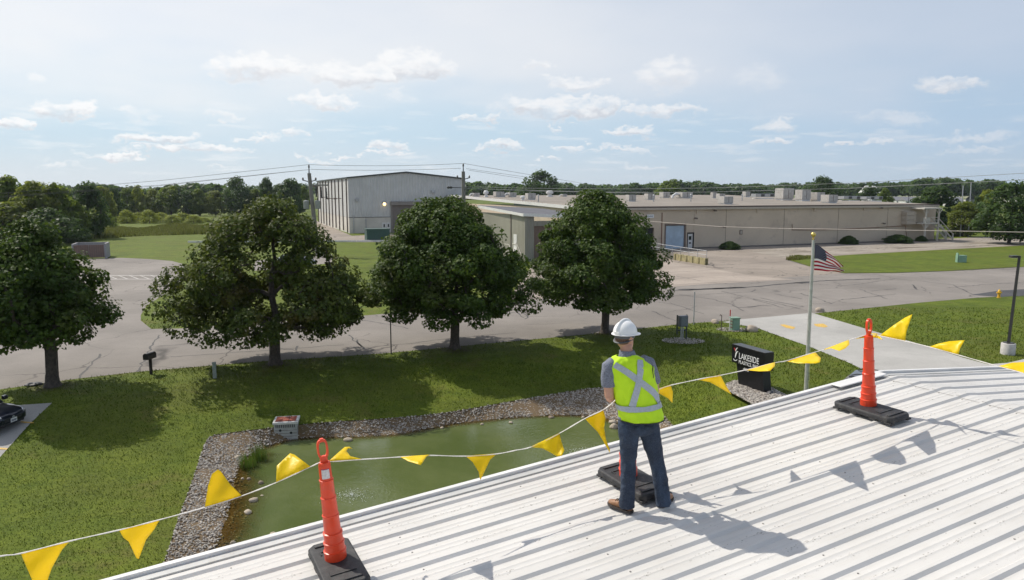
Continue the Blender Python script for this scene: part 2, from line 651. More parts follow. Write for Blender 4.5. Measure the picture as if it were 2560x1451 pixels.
M_BOULDER = stone_material('boulder', (0.30, 0.24, 0.185), (0.42, 0.35, 0.28), (0.22, 0.17, 0.12))
M_WETROCK = stone_material('pond_rock', (0.24, 0.19, 0.14), (0.48, 0.41, 0.32), (0.16, 0.12, 0.07))
M_SILT = stone_material('pond_silt', (0.13, 0.085, 0.042), (0.15, 0.10, 0.05), (0.08, 0.075, 0.025))
M_MEADOW = blade_material('tall_meadow', (0.075, 0.10, 0.018), (0.20, 0.21, 0.05), 0.2, 0.7, (0.17, 0.115, 0.055), 0.45)


def water_material():
    m, n, b = material('murky_pond_water')
    p = wpos(n)
    sh = n.noise(p, 0.35, 4.0, 0.6)
    c = n.mix(n.ramp(sh, 0.3, 0.7), (0.082, 0.108, 0.034), (0.116, 0.140, 0.052))
    # pale scum flecks drifting on it
    fl = n.n('ShaderNodeTexVoronoi', ins={'Vector': p, 'Scale': 5.0, 'Randomness': 1.0})
    fk = n.math('MULTIPLY', n.ramp(fl.outputs['Distance'], 0.10, 0.04), n.ramp(n.noise(p, 0.7, 4.0, 0.6), 0.55, 0.62))
    c = n.mix(n.math('MULTIPLY', fk, 0.55), c, (0.25, 0.26, 0.10))
    n.put(b.inputs['Base Color'], c)
    b.inputs['Roughness'].default_value = 0.045
    b.inputs['IOR'].default_value = 1.33
    # light ripples plus rings round the two splashes
    h = n.math('MULTIPLY', n.noise(n.vmath('MULTIPLY', p, (1.0, 1.7, 1.0)), 5.0, 4.0, 0.6), 0.5)
    for (sx, sy, a) in SPLASH:
        dd = n.vmath('DISTANCE', p, (sx, sy, WATER_Z))
        wv = n.math('SINE', n.math('ADD', n.math('MULTIPLY', dd, 21.0), n.math('MULTIPLY', n.noise(p, 3.2, 4.0), 22.0)))
        fall = n.math('DIVIDE', a, n.math('ADD', 0.7, n.math('MULTIPLY', dd, dd)))
        h = n.math('ADD', h, n.math('MULTIPLY', wv, fall))
    bn = n.n('ShaderNodeBump', ins={'Strength': 0.42, 'Distance': 0.028, 'Height': h})
    n.put(b.inputs['Normal'], bn.outputs[0])
    # shallow at the shore: the water is clear there and the bed shows
    dep = n.n('ShaderNodeAttribute', attribute_name='shallow')
    tp = n.n('ShaderNodeBsdfTransparent', ins={'Color': (0.80, 0.72, 0.45)})
    gl = n.n('ShaderNodeBsdfGlossy', ins={'Roughness': 0.05, 'Normal': bn.outputs[0]})
    fr = n.n('ShaderNodeFresnel', ins={'IOR': 1.33, 'Normal': bn.outputs[0]})
    clear = n.n('ShaderNodeMixShader', ins={0: fr.outputs[0], 1: tp.outputs[0], 2: gl.outputs[0]})
    sh2 = n.n('ShaderNodeMixShader', ins={0: n.ramp(n.math('ADD', dep.outputs['Fac'], n.math('MULTIPLY', n.math('SUBTRACT', sh, 0.5), 0.5)), 0.25, 0.95), 1: b.outputs[0], 2: clear.outputs[0]})
    out = [x for x in m.node_tree.nodes if x.type == 'OUTPUT_MATERIAL'][0]
    m.node_tree.links.new(sh2.outputs[0], out.inputs[0])
    return m


# ------------------------------------------------------------------ ground
WATER_Z = -DROP - 0.28
outer_px = [(405, 1430), (440, 1310), (480, 1205), (505, 1122), (522, 1090), (560, 1083), (690, 1068), (800, 1056), (1000, 1044), (1130, 1030), (1250, 1008),
            (1400, 982), (1500, 966), (1560, 972), (1620, 1003), (1668, 1045), (1710, 1100)]
pond_outer = gpoly(outer_px, None) + [(5.4, 22.5), (2.0, 15.5), (-2.5, 12.5), (-7.0, 12.2), (-8.6, 14.5)]
pond_outer = smooth_poly(pond_outer, 2)
inner_px = [(505, 1420), (560, 1320), (580, 1205), (600, 1150), (682, 1107), (765, 1091), (900, 1092), (1000, 1085), (1100, 1064), (1250, 1046), (1400, 1036), (1510, 1042), (1590, 1075)]
pond_inner = gpoly(inner_px, WATER_Z) + [(3.6, 23.5), (0.8, 17.0), (-2.8, 14.2), (-6.0, 13.8), (-7.2, 15.4)]
pond_inner = smooth_poly(pond_inner, 2)
SPLASH = [tuple(G(880, 1238, WATER_Z)[:2]) + (0.4,), tuple(G(1455, 1130, WATER_Z)[:2]) + (0.7,)]
M_WATER = water_material()


def seg_dist(p, poly):
    """distance to an outline, negative inside"""
    P_ = np.array(poly)
    Q_ = np.roll(P_, -1, 0)
    d = Q_ - P_
    t = np.clip(((p[0] - P_[:, 0]) * d[:, 0] + (p[1] - P_[:, 1]) * d[:, 1]) / np.maximum(1e-9, (d ** 2).sum(1)), 0, 1)
    e = P_ + d * t[:, None] - np.array([p[0], p[1]])
    r = float(np.sqrt((e ** 2).sum(1)).min())
    return -r if inside(p, poly) else r


def bed_z(x, y):
    do = -seg_dist((x, y), pond_outer)       # >0 inside the gravel edge
    di = -seg_dist((x, y), pond_inner)       # >0 inside the water line
    z0 = terrain(x, y)
    if do <= 0:
        return z0
    if di < 0:
        t = do / max(1e-6, do - di)
        return z0 + (WATER_Z - z0) * t
    return WATER_Z - min(0.75, di * 0.42)


big = [(4200 * cos(a * pi / 24), 4200 * sin(a * pi / 24)) for a in range(48)]
grid = [(x_, y_) for x_ in np.arange(-40, 14, 1.0) for y_ in np.arange(2, 58, 1.0) if seg_dist((x_, y_), pond_outer) > .3]
lawn = sheet('lawn', [big], [pond_outer], terrain, M_GRASS, 'mown grass spreading round the pond, road and buildings', extra=grid)
tag(lawn, 'mown grass spreading round the pond, road and buildings', kind='structure')

rnd = random.Random(7)
bx0, bx1 = min(p[0] for p in pond_outer), max(p[0] for p in pond_outer)
by0, by1 = min(p[1] for p in pond_outer), max(p[1] for p in pond_outer)
pts = []
yy = by0
while yy < by1:
    xx = bx0
    while xx < bx1:
        q = (xx + rnd.uniform(-.1, .1), yy + rnd.uniform(-.1, .1))
        if seg_dist(q, pond_outer) < -0.12:
            pts.append(q)
        xx += 0.4
    yy += 0.4
cxo, cyo = sum(p[0] for p in pond_outer) / len(pond_outer), sum(p[1] for p in pond_outer) / len(pond_outer)
skirt = []
for (x_, y_) in pond_outer:
    l_ = math.hypot(x_ - cxo, y_ - cyo)
    skirt.append((x_ + (x_ - cxo) / l_ * .6, y_ + (y_ - cyo) / l_ * .6))
bed = sheet('pond_bed', [skirt], [], lambda x, y: bed_z(x, y) - (.035 if seg_dist((x, y), pond_outer) > -.02 else 0.0), M_SILT, extra=pts + pond_inner + pond_outer)
for v_ in bed.data.vertices:
    v_.co.z += 0.0 if v_.co.z > terrain(v_.co.x, v_.co.y) - .04 else noise.noise(v_.co * 1.3) * 0.05
tag(bed, 'brown silt bank and bed of the pond', kind='structure')
win = []
cx_w = sum(p[0] for p in pond_inner) / len(pond_inner)
grow = [(p[0] + (p[0] - cx_w) * 0.03, p[1] + (p[1] - 22) * 0.03) for p in pond_inner]
pts = [p for p in pts if seg_dist(p, grow) < -0.1]
water = sheet('pond_water', [grow], [], WATER_Z, M_WATER, extra=pts)
at_ = water.data.attributes.new('shallow', 'FLOAT', 'POINT')
for i, v_ in enumerate(water.data.vertices):
    di = -seg_dist(v_.co, pond_inner)
    lim = 2.1 if v_.co.x < -6.0 and v_.co.y < 29 else 0.8
    at_.data[i].value = max(0.0, min(1.0, 1.0 - di / lim))
tag(water, 'murky green pond water with ripples', kind='structure')

# paved areas -------------------------------------------------------
road_px = [(-420, 1030), (-150, 990), (0, 974), (195, 947), (345, 930), (640, 905), (960, 884), (1200, 861), (1450, 838), (1700, 811), (1795, 804), (2030, 785), (2300, 757), (2440, 745), (2900, 722),
           (2900, 575), (2345, 598), (1990, 609), (1600, 625), (1450, 640), (1330, 665), (1265, 757), (905, 790), (640, 808), (445, 822), (378, 823), (352, 802), (352, 788), (367, 764), (420, 731), (455, 703),
           (470, 676), (455, 660), (430, 653), (370, 648), (300, 645), (200, 648), (-60, 660), (-420, 690)]
road = sheet('road', [gpoly(road_px)], [], 0.004, M_ASPHALT)
tag(road, 'pale worn asphalt road with dark sealed cracks and parking turn-in', kind='structure')
yard = sheet('paved_yard', [gpoly([(1265, 757), (1330, 665), (1450, 640), (1600, 625), (1990, 609), (2345, 598), (2900, 575), (2900, 606), (2560, 614), (2400, 622), (2130, 637), (2010, 645), (1962, 650), (2000, 662), (2110, 684), (1880, 700), (1640, 722), (1420, 742)])], [], 0.008, M_YARD)
tag(yard, 'old cracked paved yard in front of the beige factory', kind='structure')
broken = sheet('broken_pavement', [gpoly([(1870, 628), (1990, 618), (2345, 606), (2900, 580), (2900, 604), (2560, 612), (2400, 620), (2130, 634), (2010, 642), (1960, 646)])], [], 0.012, M_BROKEN)
tag(broken, 'broken strip of paving with weeds beside the grass verge', kind='structure')
apron = sheet('concrete_apron', [gpoly([(1560, 676), (1660, 652), (1775, 671), (1880, 690), (1990, 700), (1800, 709), (1660, 717), (1540, 728)])], [], 0.014, M_APRON)
tag(apron, 'pale concrete loading apron below the dock wall', kind='structure')
verge = sheet('grass_verge', [gpoly([(1975, 652), (2010, 646), (2130, 638), (2400, 623), (2560, 615), (2900, 606), (2900, 648), (2560, 668), (2380, 678), (2240, 683), (2112, 684), (2040, 672)])], [], 0.05, M_GRASS)
tag(verge, 'strip of sunlit grass between road and broken yard', kind='structure')
drive = sheet('driveway', [gpoly([(1806, 806), (1855, 799), (2030, 783), (2195, 832), (2320, 867), (2407, 895), (2470, 912), (2520, 908), (2600, 890), (2900, 850), (2900, 1080), (2400, 1080), (2250, 985), (2160, 926), (2120, 907), (2020, 866), (1920, 831), (1892, 820)])], [], 0.016, M_CONC)
tag(drive, 'clean pale concrete driveway leading in from the road', kind='structure')
for i, quad in enumerate([[(1949, 813), (1960, 812), (1988, 819), (1984, 824), (1966, 821)], [(2034, 811), (2058, 810), (2070, 817), (2062, 820), (2040, 817)]]):
    a = sheet('painted_arrow', [gpoly(quad)], [], 0.021, M_PAINT_Y, parent=drive)
stall_poly = gpoly([(130, 1008), (-200, 1030), (-420, 1100), (-420, 1300), (-60, 1215), (5, 1138), (75, 1060)], None)
stall = sheet('parking_stall', [stall_poly], [], lambda x, y: terrain(x, y) + .008, M_CONC, extra=[q for q in grid if inside(q, stall_poly)])
tag(stall, 'concrete parking stall under the dark car', kind='structure')
for i, quad in enumerate([[(53, 1055), (85, 1057), (84, 1060), (51, 1058)], [(-40, 1118), (20, 1122), (17, 1126), (-42, 1122)]]):
    sheet('parking_line', [gpoly(quad, None)], [], lambda x, y: terrain(x, y) + .022, M_PAINT_Y, parent=stall)
lot = sheet('warehouse_pavement', [gpoly([(600, 553), (700, 548), (775, 545), (880, 590), (1180, 575), (1260, 590), (1240, 620), (1180, 606), (910, 606), (640, 603), (560, 575)])], [], 0.007, M_YARD)
tag(lot, 'tan pavement running along the grey warehouse', kind='structure')
pad = sheet('parking_pad', [gpoly([(630, 678), (830, 658), (830, 636), (640, 652)])], [], 0.0065, M_ASPHALT)
tag(pad, 'small asphalt parking pad behind the widest maple', kind='structure')
# parking marks on the turn-in
mk = MB()
for k in range(7):
    x0 = 240 + k * 27
    a, b_, c_, d_ = G(x0, 689, .009), G(x0 + 3, 689, .009), G(x0 + 28, 698, .009), G(x0 + 23, 698, .009)
    mk.add([a, b_, c_, d_], [(0, 1, 2, 3)])
for (ya, yb) in ((688.6, 689.6), (697.6, 698.8)):
    mk.add([G(235, ya, .0095), G(430, ya, .0095), G(430, yb, .0095), G(235, yb, .0095)], [(3, 2, 1, 0)])
mk.build('parking_marking', M_PAINT_W, road)['kind'] = 'stuff'

# sealed cracks: thin crooked ribbons of tar, one object
cr = MB()


def crack(pl_, w=0.05, j=0.10, z=0.010, seed=0):
    r = random.Random(seed)
    ps = []
    P_ = [G(*q, z) for q in pl_]
    for a, b in zip(P_[:-1], P_[1:]):
        k = max(2, int((b - a).length / 0.5))
        for i in range(k):
            ps.append(a.lerp(b, i / k) + V((r.uniform(-j, j), r.uniform(-j, j), 0)))
    ps.append(P_[-1])
    vs, fs = [], []
    for i, p in enumerate(ps):
        t = (ps[min(i + 1, len(ps) - 1)] - ps[max(i - 1, 0)]).normalized()
        s = V((-t.y, t.x, 0)) * w * r.uniform(0.25, 0.65)
        vs += [p + s, p - s]
    for i in range(len(ps) - 1):
        fs.append((2 * i, 2 * i + 1, 2 * i + 3, 2 * i + 2))
    cr.add(vs, fs)


for i, c_ in enumerate([[(195, 947), (210, 930), (250, 885)], [(344, 930), (372, 880), (398, 838)], [(420, 893), (640, 878), (860, 862)], [(395, 866), (560, 852), (900, 825)],
                        [(700, 869), (715, 874), (738, 876), (744, 865)], [(870, 838), (895, 860), (935, 885)], [(890, 850), (905, 868)], [(905, 800), (980, 812), (1020, 822)],
                        [(960, 866), (1130, 846), (1290, 832)], [(1180, 798), (1290, 780), (1310, 795)], [(1290, 775), (1320, 790), (1312, 798)],
                        [(1630, 778), (1690, 803)], [(1675, 758), (1720, 772), (1760, 785)], [(1700, 737), (1780, 748), (1830, 762), (1860, 778)], [(1650, 742), (1740, 738), (1800, 734), (1880, 730), (1888, 724)],
                        [(1800, 728), (1850, 740), (1960, 770)], [(1870, 770), (1905, 764)], [(1845, 770), (1900, 764), (1930, 765)], [(1885, 747), (2000, 772)], [(1900, 745), (2010, 768)],
                        [(2090, 715), (2140, 712), (2240, 697), (2380, 712), (2430, 735)], [(2180, 728), (2240, 722)], [(2100, 750), (2180, 742), (2240, 735)], [(2280, 712), (2292, 724), (2285, 716)],
                        [(2370, 720), (2460, 712), (2560, 706)], [(2150, 724), (2220, 748)], [(2000, 733), (2080, 760)], [(1935, 735), (2005, 748)], [(2430, 738), (2560, 742)]]):
    crack(c_, 0.11 if i not in (2, 3, 8) else 0.075, 0.10, 0.010, i)
for i, c_ in enumerate([[(1670, 727), (1760, 724), (1900, 716), (1990, 707), (2060, 702), (2200, 697)], [(1700, 725), (1780, 722), (1860, 719)], [(1990, 708), (2025, 706)]]):
    crack(c_, (0.4, 0.7, 0.9)[i], 0.12, 0.0175, 50 + i)
for i, c_ in enumerate([[(1650, 683), (1740, 678), (1810, 671)], [(1665, 699), (1700, 697), (1760, 692)], [(1660, 714), (1800, 706), (1990, 699)], [(1690, 690), (1750, 702)], [(1770, 653), (1850, 652), (1855, 650)], [(1780, 664), (1900, 658), (1960, 655)], [(1640, 668), (1740, 667)]]):
    crack(c_, 0.10, 0.1, 0.0185, 80 + i)
cr.build('crack_sealant', M_TAR, road, fix=False)['kind'] = 'stuff'
patch = sheet('asphalt_patch', [gpoly([(2425, 738), (2500, 727), (2900, 705), (2900, 722), (2560, 740), (2500, 743)])], [], 0.011, M_DARKASPH, parent=road)

# curb along the warehouse pavement
cb = MB()
a, b_ = G(470, 607), G(1120, 604)
for k in range(14):
    p, q = a.lerp(b_, k / 14 + .0006), a.lerp(b_, (k + 1) / 14)
    t = (q - p).normalized()
    s = V((-t.y, t.x, 0))
    cb.boxf(p, t, s, V((0, 0, 1)), 0, (q - p).length - 0.05, -0.15, 0.15, -0.1, 0.3)
curb = cb.build('concrete_curb', plain('whitened_curb', (0.72, 0.70, 0.66), 0.8), None)
tag(curb, 'long white concrete curb between grass and warehouse pavement', 'curb')
# far fields
for i, (quad, col_, lab) in enumerate([([(2130, 492), (2640, 488), (2640, 494), (2130, 500)], (0.22, 0.22, 0.10), 'pale mown field beyond the beige factory'),
                                      ([(2130, 502), (2700, 497), (2700, 503), (2130, 510)], (0.42, 0.40, 0.34), 'pale far car park beyond the factory'),
                                      ([(1700, 487), (2130, 486), (2130, 490), (1700, 491)], (0.26, 0.27, 0.12), 'thin pale crop field near the horizon'),
                                      ([(2390, 560), (2900, 552), (2900, 556), (2390, 566)], (0.42, 0.40, 0.35), 'narrow pale side path under the right-hand trees')]):
    f_ = sheet('field' if i in (0, 2) else ('car_park' if i == 1 else 'path'), [gpoly(quad)], [], 0.02 + .004 * i, plain('field_%d' % i, col_, 0.9, scale=0.05))
    tag(f_, lab, kind='structure')

# ------------------------------------------------------------------ gravel, blades
ICO = bmesh.new()
bmesh.ops.create_icosphere(ICO, subdivisions=1, radius=1.0)
ICO_V = [v_.co.copy() for v_ in ICO.verts]
ICO_F = [tuple(x.index for x in f.verts) for f in ICO.faces]
ICO2 = bmesh.new()
bmesh.ops.create_icosphere(ICO2, subdivisions=3, radius=1.0)
ICO2_V = [v_.co.copy() for v_ in ICO2.verts]
ICO2_F = [tuple(x.index for x in f.verts) for f in ICO2.faces]


def pebble_field(name, spots, mat_, label):
    """many stones as one mesh: (x, y, z, size)"""
    n_v = len(ICO_V)
    base = np.array([tuple(v_) for v_ in ICO_V])
    rs = np.random.RandomState(5)
    k = len(spots)
    sp = np.array(spots)
    sc = np.stack([sp[:, 3] * rs.uniform(.75, 1.4, k), sp[:, 3] * rs.uniform(.75, 1.3, k), sp[:, 3] * rs.uniform(.5, .85, k)], 1)
    ang = rs.uniform(0, 2 * pi, k)
    jit = rs.uniform(.82, 1.15, (k, n_v, 1))
    v_ = base[None] * jit * sc[:, None, :]
    x = v_[..., 0] * np.cos(ang)[:, None] - v_[..., 1] * np.sin(ang)[:, None]
    y = v_[..., 0] * np.sin(ang)[:, None] + v_[..., 1] * np.cos(ang)[:, None]
    v_ = np.stack([x, y, v_[..., 2]], 2) + sp[:, None, :3]
    f = np.array(ICO_F)[None] + (np.arange(k) * n_v)[:, None, None]
    me = bpy.data.meshes.new(name)
    me.vertices.add(k * n_v)
    me.vertices.foreach_set('co', v_.reshape(-1).astype(np.float32))
    nf = f.size // 3
    me.loops.add(nf * 3)
    me.loops.foreach_set('vertex_index', f.reshape(-1).astype(np.int32))
    me.polygons.add(nf)
    me.polygons.foreach_set('loop_start', np.arange(0, nf * 3, 3, dtype=np.int32))
    me.update(calc_edges=True)
    me.materials.append(mat_)
    o = bpy.data.objects.new(name, me)
    link(o)
    return tag(o, label, kind='stuff')


rs = random.Random(11)
spots = []
tries = 0
while len(spots) < 27000 and tries < 120000:
    tries += 1
    x, y = rs.uniform(bx0, bx1), rs.uniform(by0 + 2.5, by1)
    if not inside((x, y), pond_outer):
        continue
    di = seg_dist((x, y), pond_inner)
    if di < -0.9:
        continue
    if di < 0 and rs.random() > (0.55 + di * 0.6) * (0.5 if x > -5 else 1.0):
        continue
    s = rs.choice([.018, .022, .027, .032, .042])
    spots.append((x, y, bed_z(x, y) + s * 0.3, s))
pebble_field('bank_gravel', spots, M_GRAVEL, 'mixed grey and tan river gravel round the pond edge')
sign_bed = smooth_poly(gpoly([(1812, 962), (1838, 950), (1900, 958), (1960, 985), (2010, 1015), (2040, 1060), (1960, 1060), (1900, 1022), (1850, 995), (1815, 975)]), 2)
sb = sheet('gravel_bed', [sign_bed], [], 0.006, M_SILT)
tag(sb, 'gravel bed round the foot of the black sign', kind='structure')
spots = []
xs0, xs1, ys0, ys1 = min(p[0] for p in sign_bed), max(p[0] for p in sign_bed), min(p[1] for p in sign_bed), max(p[1] for p in sign_bed)
while len(spots) < 5200:
    x, y = rs.uniform(xs0, xs1), rs.uniform(ys0, ys1)
    if inside((x, y), sign_bed):
        s = rs.choice([.024, .03, .036, .045])
        spots.append((x, y, 0.01 + s * .4, s))
pebble_field('bed_gravel', spots, M_GRAVEL, 'pale tan gravel round the foot of the black sign')
for lab, c_, r_, k in (('round gravel patch under the meter cabinet', (1708, 853), 0.95, 700), ('small gravel patch beside the green pedestal', (1832, 825), 0.8, 450)):
    c0 = G(*c_)
    spots = []
    for _ in range(k):
        a = rs.uniform(0, 2 * pi)
        q = r_ * sqrt(rs.random())
        s = rs.choice([.024, .03, .04])
        spots.append((c0.x + cos(a) * q * 1.35, c0.y + sin(a) * q, 0.01 + s * .4, s))
    pebble_field('gravel_patch', spots, M_GRAVEL, lab)

# blades of grass over the lawn one looks down on
no_grass = [gpoly(road_px), pond_outer, sign_bed, gpoly([(1806, 806), (1855, 799), (2030, 783), (2195, 832), (2320, 867), (2407, 895), (2470, 912), (2520, 908), (2600, 890), (2900, 850), (2900, 1080), (2400, 1080), (2250, 985), (2160, 926), (2120, 907), (2020, 866), (1920, 831), (1892, 820)]),
            stall_poly]
rs_ = np.random.RandomState(3)
K = 90000
px = np.concatenate([rs_.uniform(-60, 1780, K), rs_.uniform(1640, 2600, K // 3)])
py = np.concatenate([800 + 640 * rs_.beta(1.0, 1.35, K), 770 + 260 * rs_.beta(1.0, 1.2, K // 3)])
dn = (py - CY) / F_PX
dy_, dz_ = cos(PITCH) - dn * sin(PITCH), -sin(PITCH) - dn * cos(PITCH)
t_ = -(CAM_H + .8 * (px < 1500) * (py > 930)) / dz_
gx, gy = (px - CX) / F_PX * t_, dy_ * t_


def np_inside(x, y, poly):
    r = np.zeros(len(x), bool)
    j = len(poly) - 1
    for i in range(len(poly)):
        xi, yi = poly[i]
        xj, yj = poly[j]
        cnd = ((yi > y) != (yj > y)) & (x < (xj - xi) * (y - yi) / (yj - yi + 1e-12) + xi)
        r ^= cnd
        j = i
    return r


keep = gy > 11
for pol in no_grass:
    keep &= ~np_inside(gx, gy, pol)
gx, gy = gx[keep], gy[keep]
k = len(gx)
ln = rs_.uniform(.035, .085, k) * np.clip(gy / 26, 0.8, 1.5)
wd = rs_.uniform(.008, .016, k) * np.clip(gy / 24, 0.9, 2.0)
ang = rs_.uniform(0, 2 * pi, k)
lean = rs_.uniform(.1, .8, k)
la = rs_.uniform(0, 2 * pi, k)
ca, sa = np.cos(ang) * wd, np.sin(ang) * wd
gz = np.array([terrain(a, b) for a, b in zip(gx, gy)])
v0 = np.stack([gx - ca, gy - sa, gz], 1)
v1 = np.stack([gx + ca, gy + sa, gz], 1)
v2 = np.stack([gx + np.cos(la) * ln * lean, gy + np.sin(la) * ln * lean, gz + ln], 1)
vv = np.stack([v0, v1, v2], 1).reshape(-1, 3)
me = bpy.data.meshes.new('grass_blades')
me.vertices.add(3 * k)
me.vertices.foreach_set('co', vv.reshape(-1).astype(np.float32))
me.loops.add(3 * k)
me.loops.foreach_set('vertex_index', np.arange(3 * k, dtype=np.int32))
me.polygons.add(k)
me.polygons.foreach_set('loop_start', np.arange(0, 3 * k, 3, dtype=np.int32))
me.update(calc_edges=True)
me.materials.append(M_BLADE)
o = link(bpy.data.objects.new('grass_blades', me))
tag(o, 'short blades of the lawn round pond and driveway', kind='stuff')

# ------------------------------------------------------------------ the building under the camera: ribbed white roof
HD = radians(64.0)
SL = radians(4.7)
RU = V((sin(HD) * cos(SL), cos(HD) * cos(SL), sin(SL)))          # up the near slope, along the ribs
RD = V((sin(HD) * cos(SL), cos(HD) * cos(SL), -sin(SL)))         # down the far slope
RV = V((cos(HD), -sin(HD), 0.0))                                 # away from the rake edge
RN = RV.cross(RU)
RN = RN if RN.z > 0 else -RN
RN2 = RV.cross(RD)
RN2 = RN2 if RN2.z > 0 else -RN2
FEET = AT(1615, 1272, 6.8)


def on_roof(px, py, h=0.0):
    d = ray(px, py)
    return CAMLOC + d * (((FEET + RN * h - CAMLOC).dot(RN)) / d.dot(RN))


RO = on_roof(1200, 1211.5)
RIDGE = 6.34


def RP(u, v, h=0.0):
    return RO + RU * u + RV * v + RN * h


RC = RP(RIDGE, 0)                     # a point of the ridge line


def RP2(u, v, h=0.0):
    return RC + RD * u + RV * v + RN2 * h


def roof_material():
    m, n, b = material('white_painted_steel')
    p = wpos(n)
    # position across the ribs and along them
    across = n.vmath('DOT_PRODUCT', n.vmath('SUBTRACT', p, tuple(RO)), tuple(RV))
    along = n.vmath('DOT_PRODUCT', n.vmath('SUBTRACT', p, tuple(RO)), tuple(RU))
    c = n.mix(n.ramp(n.noise(p, 0.7, 4.0, 0.6), 0.3, 0.7), (0.555, 0.54, 0.52), (0.63, 0.615, 0.595))
    q = n.n('ShaderNodeCombineXYZ', ins={0: n.math('MULTIPLY', across, 9.0), 1: n.math('MULTIPLY', along, 0.9)}).outputs[0]
    streak = n.noise(q, 2.2, 5.0, 0.65)
    c = n.mix(n.math('MULTIPLY', n.ramp(streak, 0.46, 0.74), 0.42), c, (0.50, 0.47, 0.43))
    # specks of dirt that collect beside each rib
    w = n.math('FRACT', n.math('DIVIDE', across, 0.33))
    beside = n.math('MULTIPLY', n.ramp(w, 0.15, 0.21), n.ramp(w, 0.42, 0.24))
    sp = n.n('ShaderNodeTexVoronoi', ins={'Vector': n.n('ShaderNodeCombineXYZ', ins={0: n.math('MULTIPLY', across, 1.5), 1: along}).outputs[0], 'Scale': 30.0})
    spk = n.math('MULTIPLY', n.ramp(sp.outputs['Distance'], 0.36, 0.16), n.ramp(n.noise(p, 4.0, 4.0, 0.7), 0.43, 0.54))
    c = n.mix(n.math('MULTIPLY', n.math('MULTIPLY', spk, beside), 0.75), c, (0.16, 0.14, 0.12))
    sp2 = n.n('ShaderNodeTexVoronoi', ins={'Vector': p, 'Scale': 7.0})
    c = n.mix(n.math('MULTIPLY', n.ramp(sp2.outputs['Distance'], 0.055, 0.03), 0.6), c, (0.2, 0.18, 0.16))
    n.put(b.inputs['Base Color'], c)
    b.inputs['Roughness'].default_value = 0.55
    b.inputs['Specular IOR Level'].default_value = 0.3
    bn = n.n('ShaderNodeBump', ins={'Strength': 0.12, 'Distance': 0.02, 'Height': n.noise(p, 3.0, 3.0)})
    n.put(b.inputs['Normal'], bn.outputs[0])
    return m


M_ROOF = roof_material()
M_TRIM = plain('white_trim_steel', (0.70, 0.69, 0.68), 0.45, scale=1.5, dirt=((0.55, 0.53, 0.5), 3.0, 0.5))
M_TRIM_G = plain('grey_gutter_steel', (0.50, 0.50, 0.49), 0.5, scale=2.0, dirt=((0.36, 0.34, 0.31), 4.0, 0.6))
M_SCREW = plain('screw_head', (0.35, 0.33, 0.31), 0.4, metal=0.6)
M_SIDING = plain('pale_wall_siding', (0.62, 0.60, 0.56), 0.6)

PITCH_R = 0.33
RIB = 0.025
prof = [(0.0, 0.0), (0.060, 0.0), (0.087, RIB), (0.124, RIB), (0.151, 0.0), (0.215, 0.0), (0.222, 0.003), (0.230, 0.003), (0.237, 0.0),
        (0.288, 0.0), (0.295, 0.003), (0.303, 0.003), (0.310, 0.0), (0.33, 0.0)]
bld = thing('roof_building', 'white ribbed metal roof building with a low gable in the foreground', 'building', tuple(V((RO.x, RO.y, 0))))
LEN1, LEN2 = 9.9, 9.0


def panel(v0, k, far):
    m = MB()
    vs, fs = [], []
    stops = [-LEN1 + RIDGE - 2.2, RIDGE] if not far else [0.0, LEN2]
    for st in stops:
        for (x, z) in prof:
            vs.append(RP(st, v0 + x, z) if not far else RP2(st, v0 + x, z))
    n = len(prof)
    for i in range(n - 1):
        fs.append((i, i + 1, n + i + 1, n + i))
    m.add(vs, fs)
    o = m.build('roof_panel', M_ROOF, bld)
    o.data.name = 'roof_panel'
    return o


V0 = 0.115
for k in range(24):
    panel(V0 + k * PITCH_R, k, False)
for k in range(24):
    panel(V0 + k * PITCH_R, k, True)
# rake trim: white outer lip and grey inner channel, both slopes
for far in (False, True):
    fn = RP2 if far else RP
    u0, u1 = (-5.8, RIDGE) if not far else (0.0, LEN2)
    ax, ay, az = (RD, RV, RN2) if far else (RU, RV, RN)
    o0 = RC if far else RO
    m = MB()
    m.boxf(o0, ax, ay, az, u0, u1, -0.055, -0.006, -0.16, 0.050)
    m.boxf(o0, ax, ay, az, u0, u1, -0.0055, 0.006, 0.016, 0.0501)
    m.build('rake_trim', M_TRIM, bld)
    m = MB()
    m.boxf(o0, ax, ay, az, u0 + .001, u1 - .001, 0.007, 0.112, -0.02, 0.016)
    m.build('rake_channel', M_TRIM_G, bld)
# ridge cap: a shallow folded sheet following the ribs, its near seam slightly raised
rc = MB()
m = MB()
vs, fs = [], []
for k in range(25):
    for (x, z) in prof[:-1]:
        v_ = V0 + k * PITCH_R + x
        vs += [RP(RIDGE - 0.16, v_, z + 0.005), RP(RIDGE, v_, z + 0.007), RP2(0.16, v_, z + 0.005)]
n_ = len(vs) // 3
for i in range(n_ - 1):
    fs += [(3 * i, 3 * i + 3, 3 * i + 4, 3 * i + 1), (3 * i + 1, 3 * i + 4, 3 * i + 5, 3 * i + 2)]
m.add(vs, fs)
m.build('ridge_cap', M_ROOF, bld)
# loose flashing piece where the rake meets the ridge
m = MB()
m.boxf(RO, RU, RV, RN, RIDGE - 1.05, RIDGE - 0.12, 0.0, 0.17, 0.052, 0.070)
m.build('flashing', M_TRIM, bld, bevel=0.01)
# screws on the flats
sc = MB()
rs = random.Random(4)
for k in range(22):
    for uu in np.arange(-4.0, 6.2, 1.45):
        for x in (0.19,):
            p = RP(uu + rs.uniform(-.02, .02), V0 + k * PITCH_R + x, 0.0)
            sc.boxf(p, RU, RV, RN, -.006, .006, -.006, .006, 0.0, .005)
sc.build('screw', M_SCREW, bld)['kind'] = 'stuff'
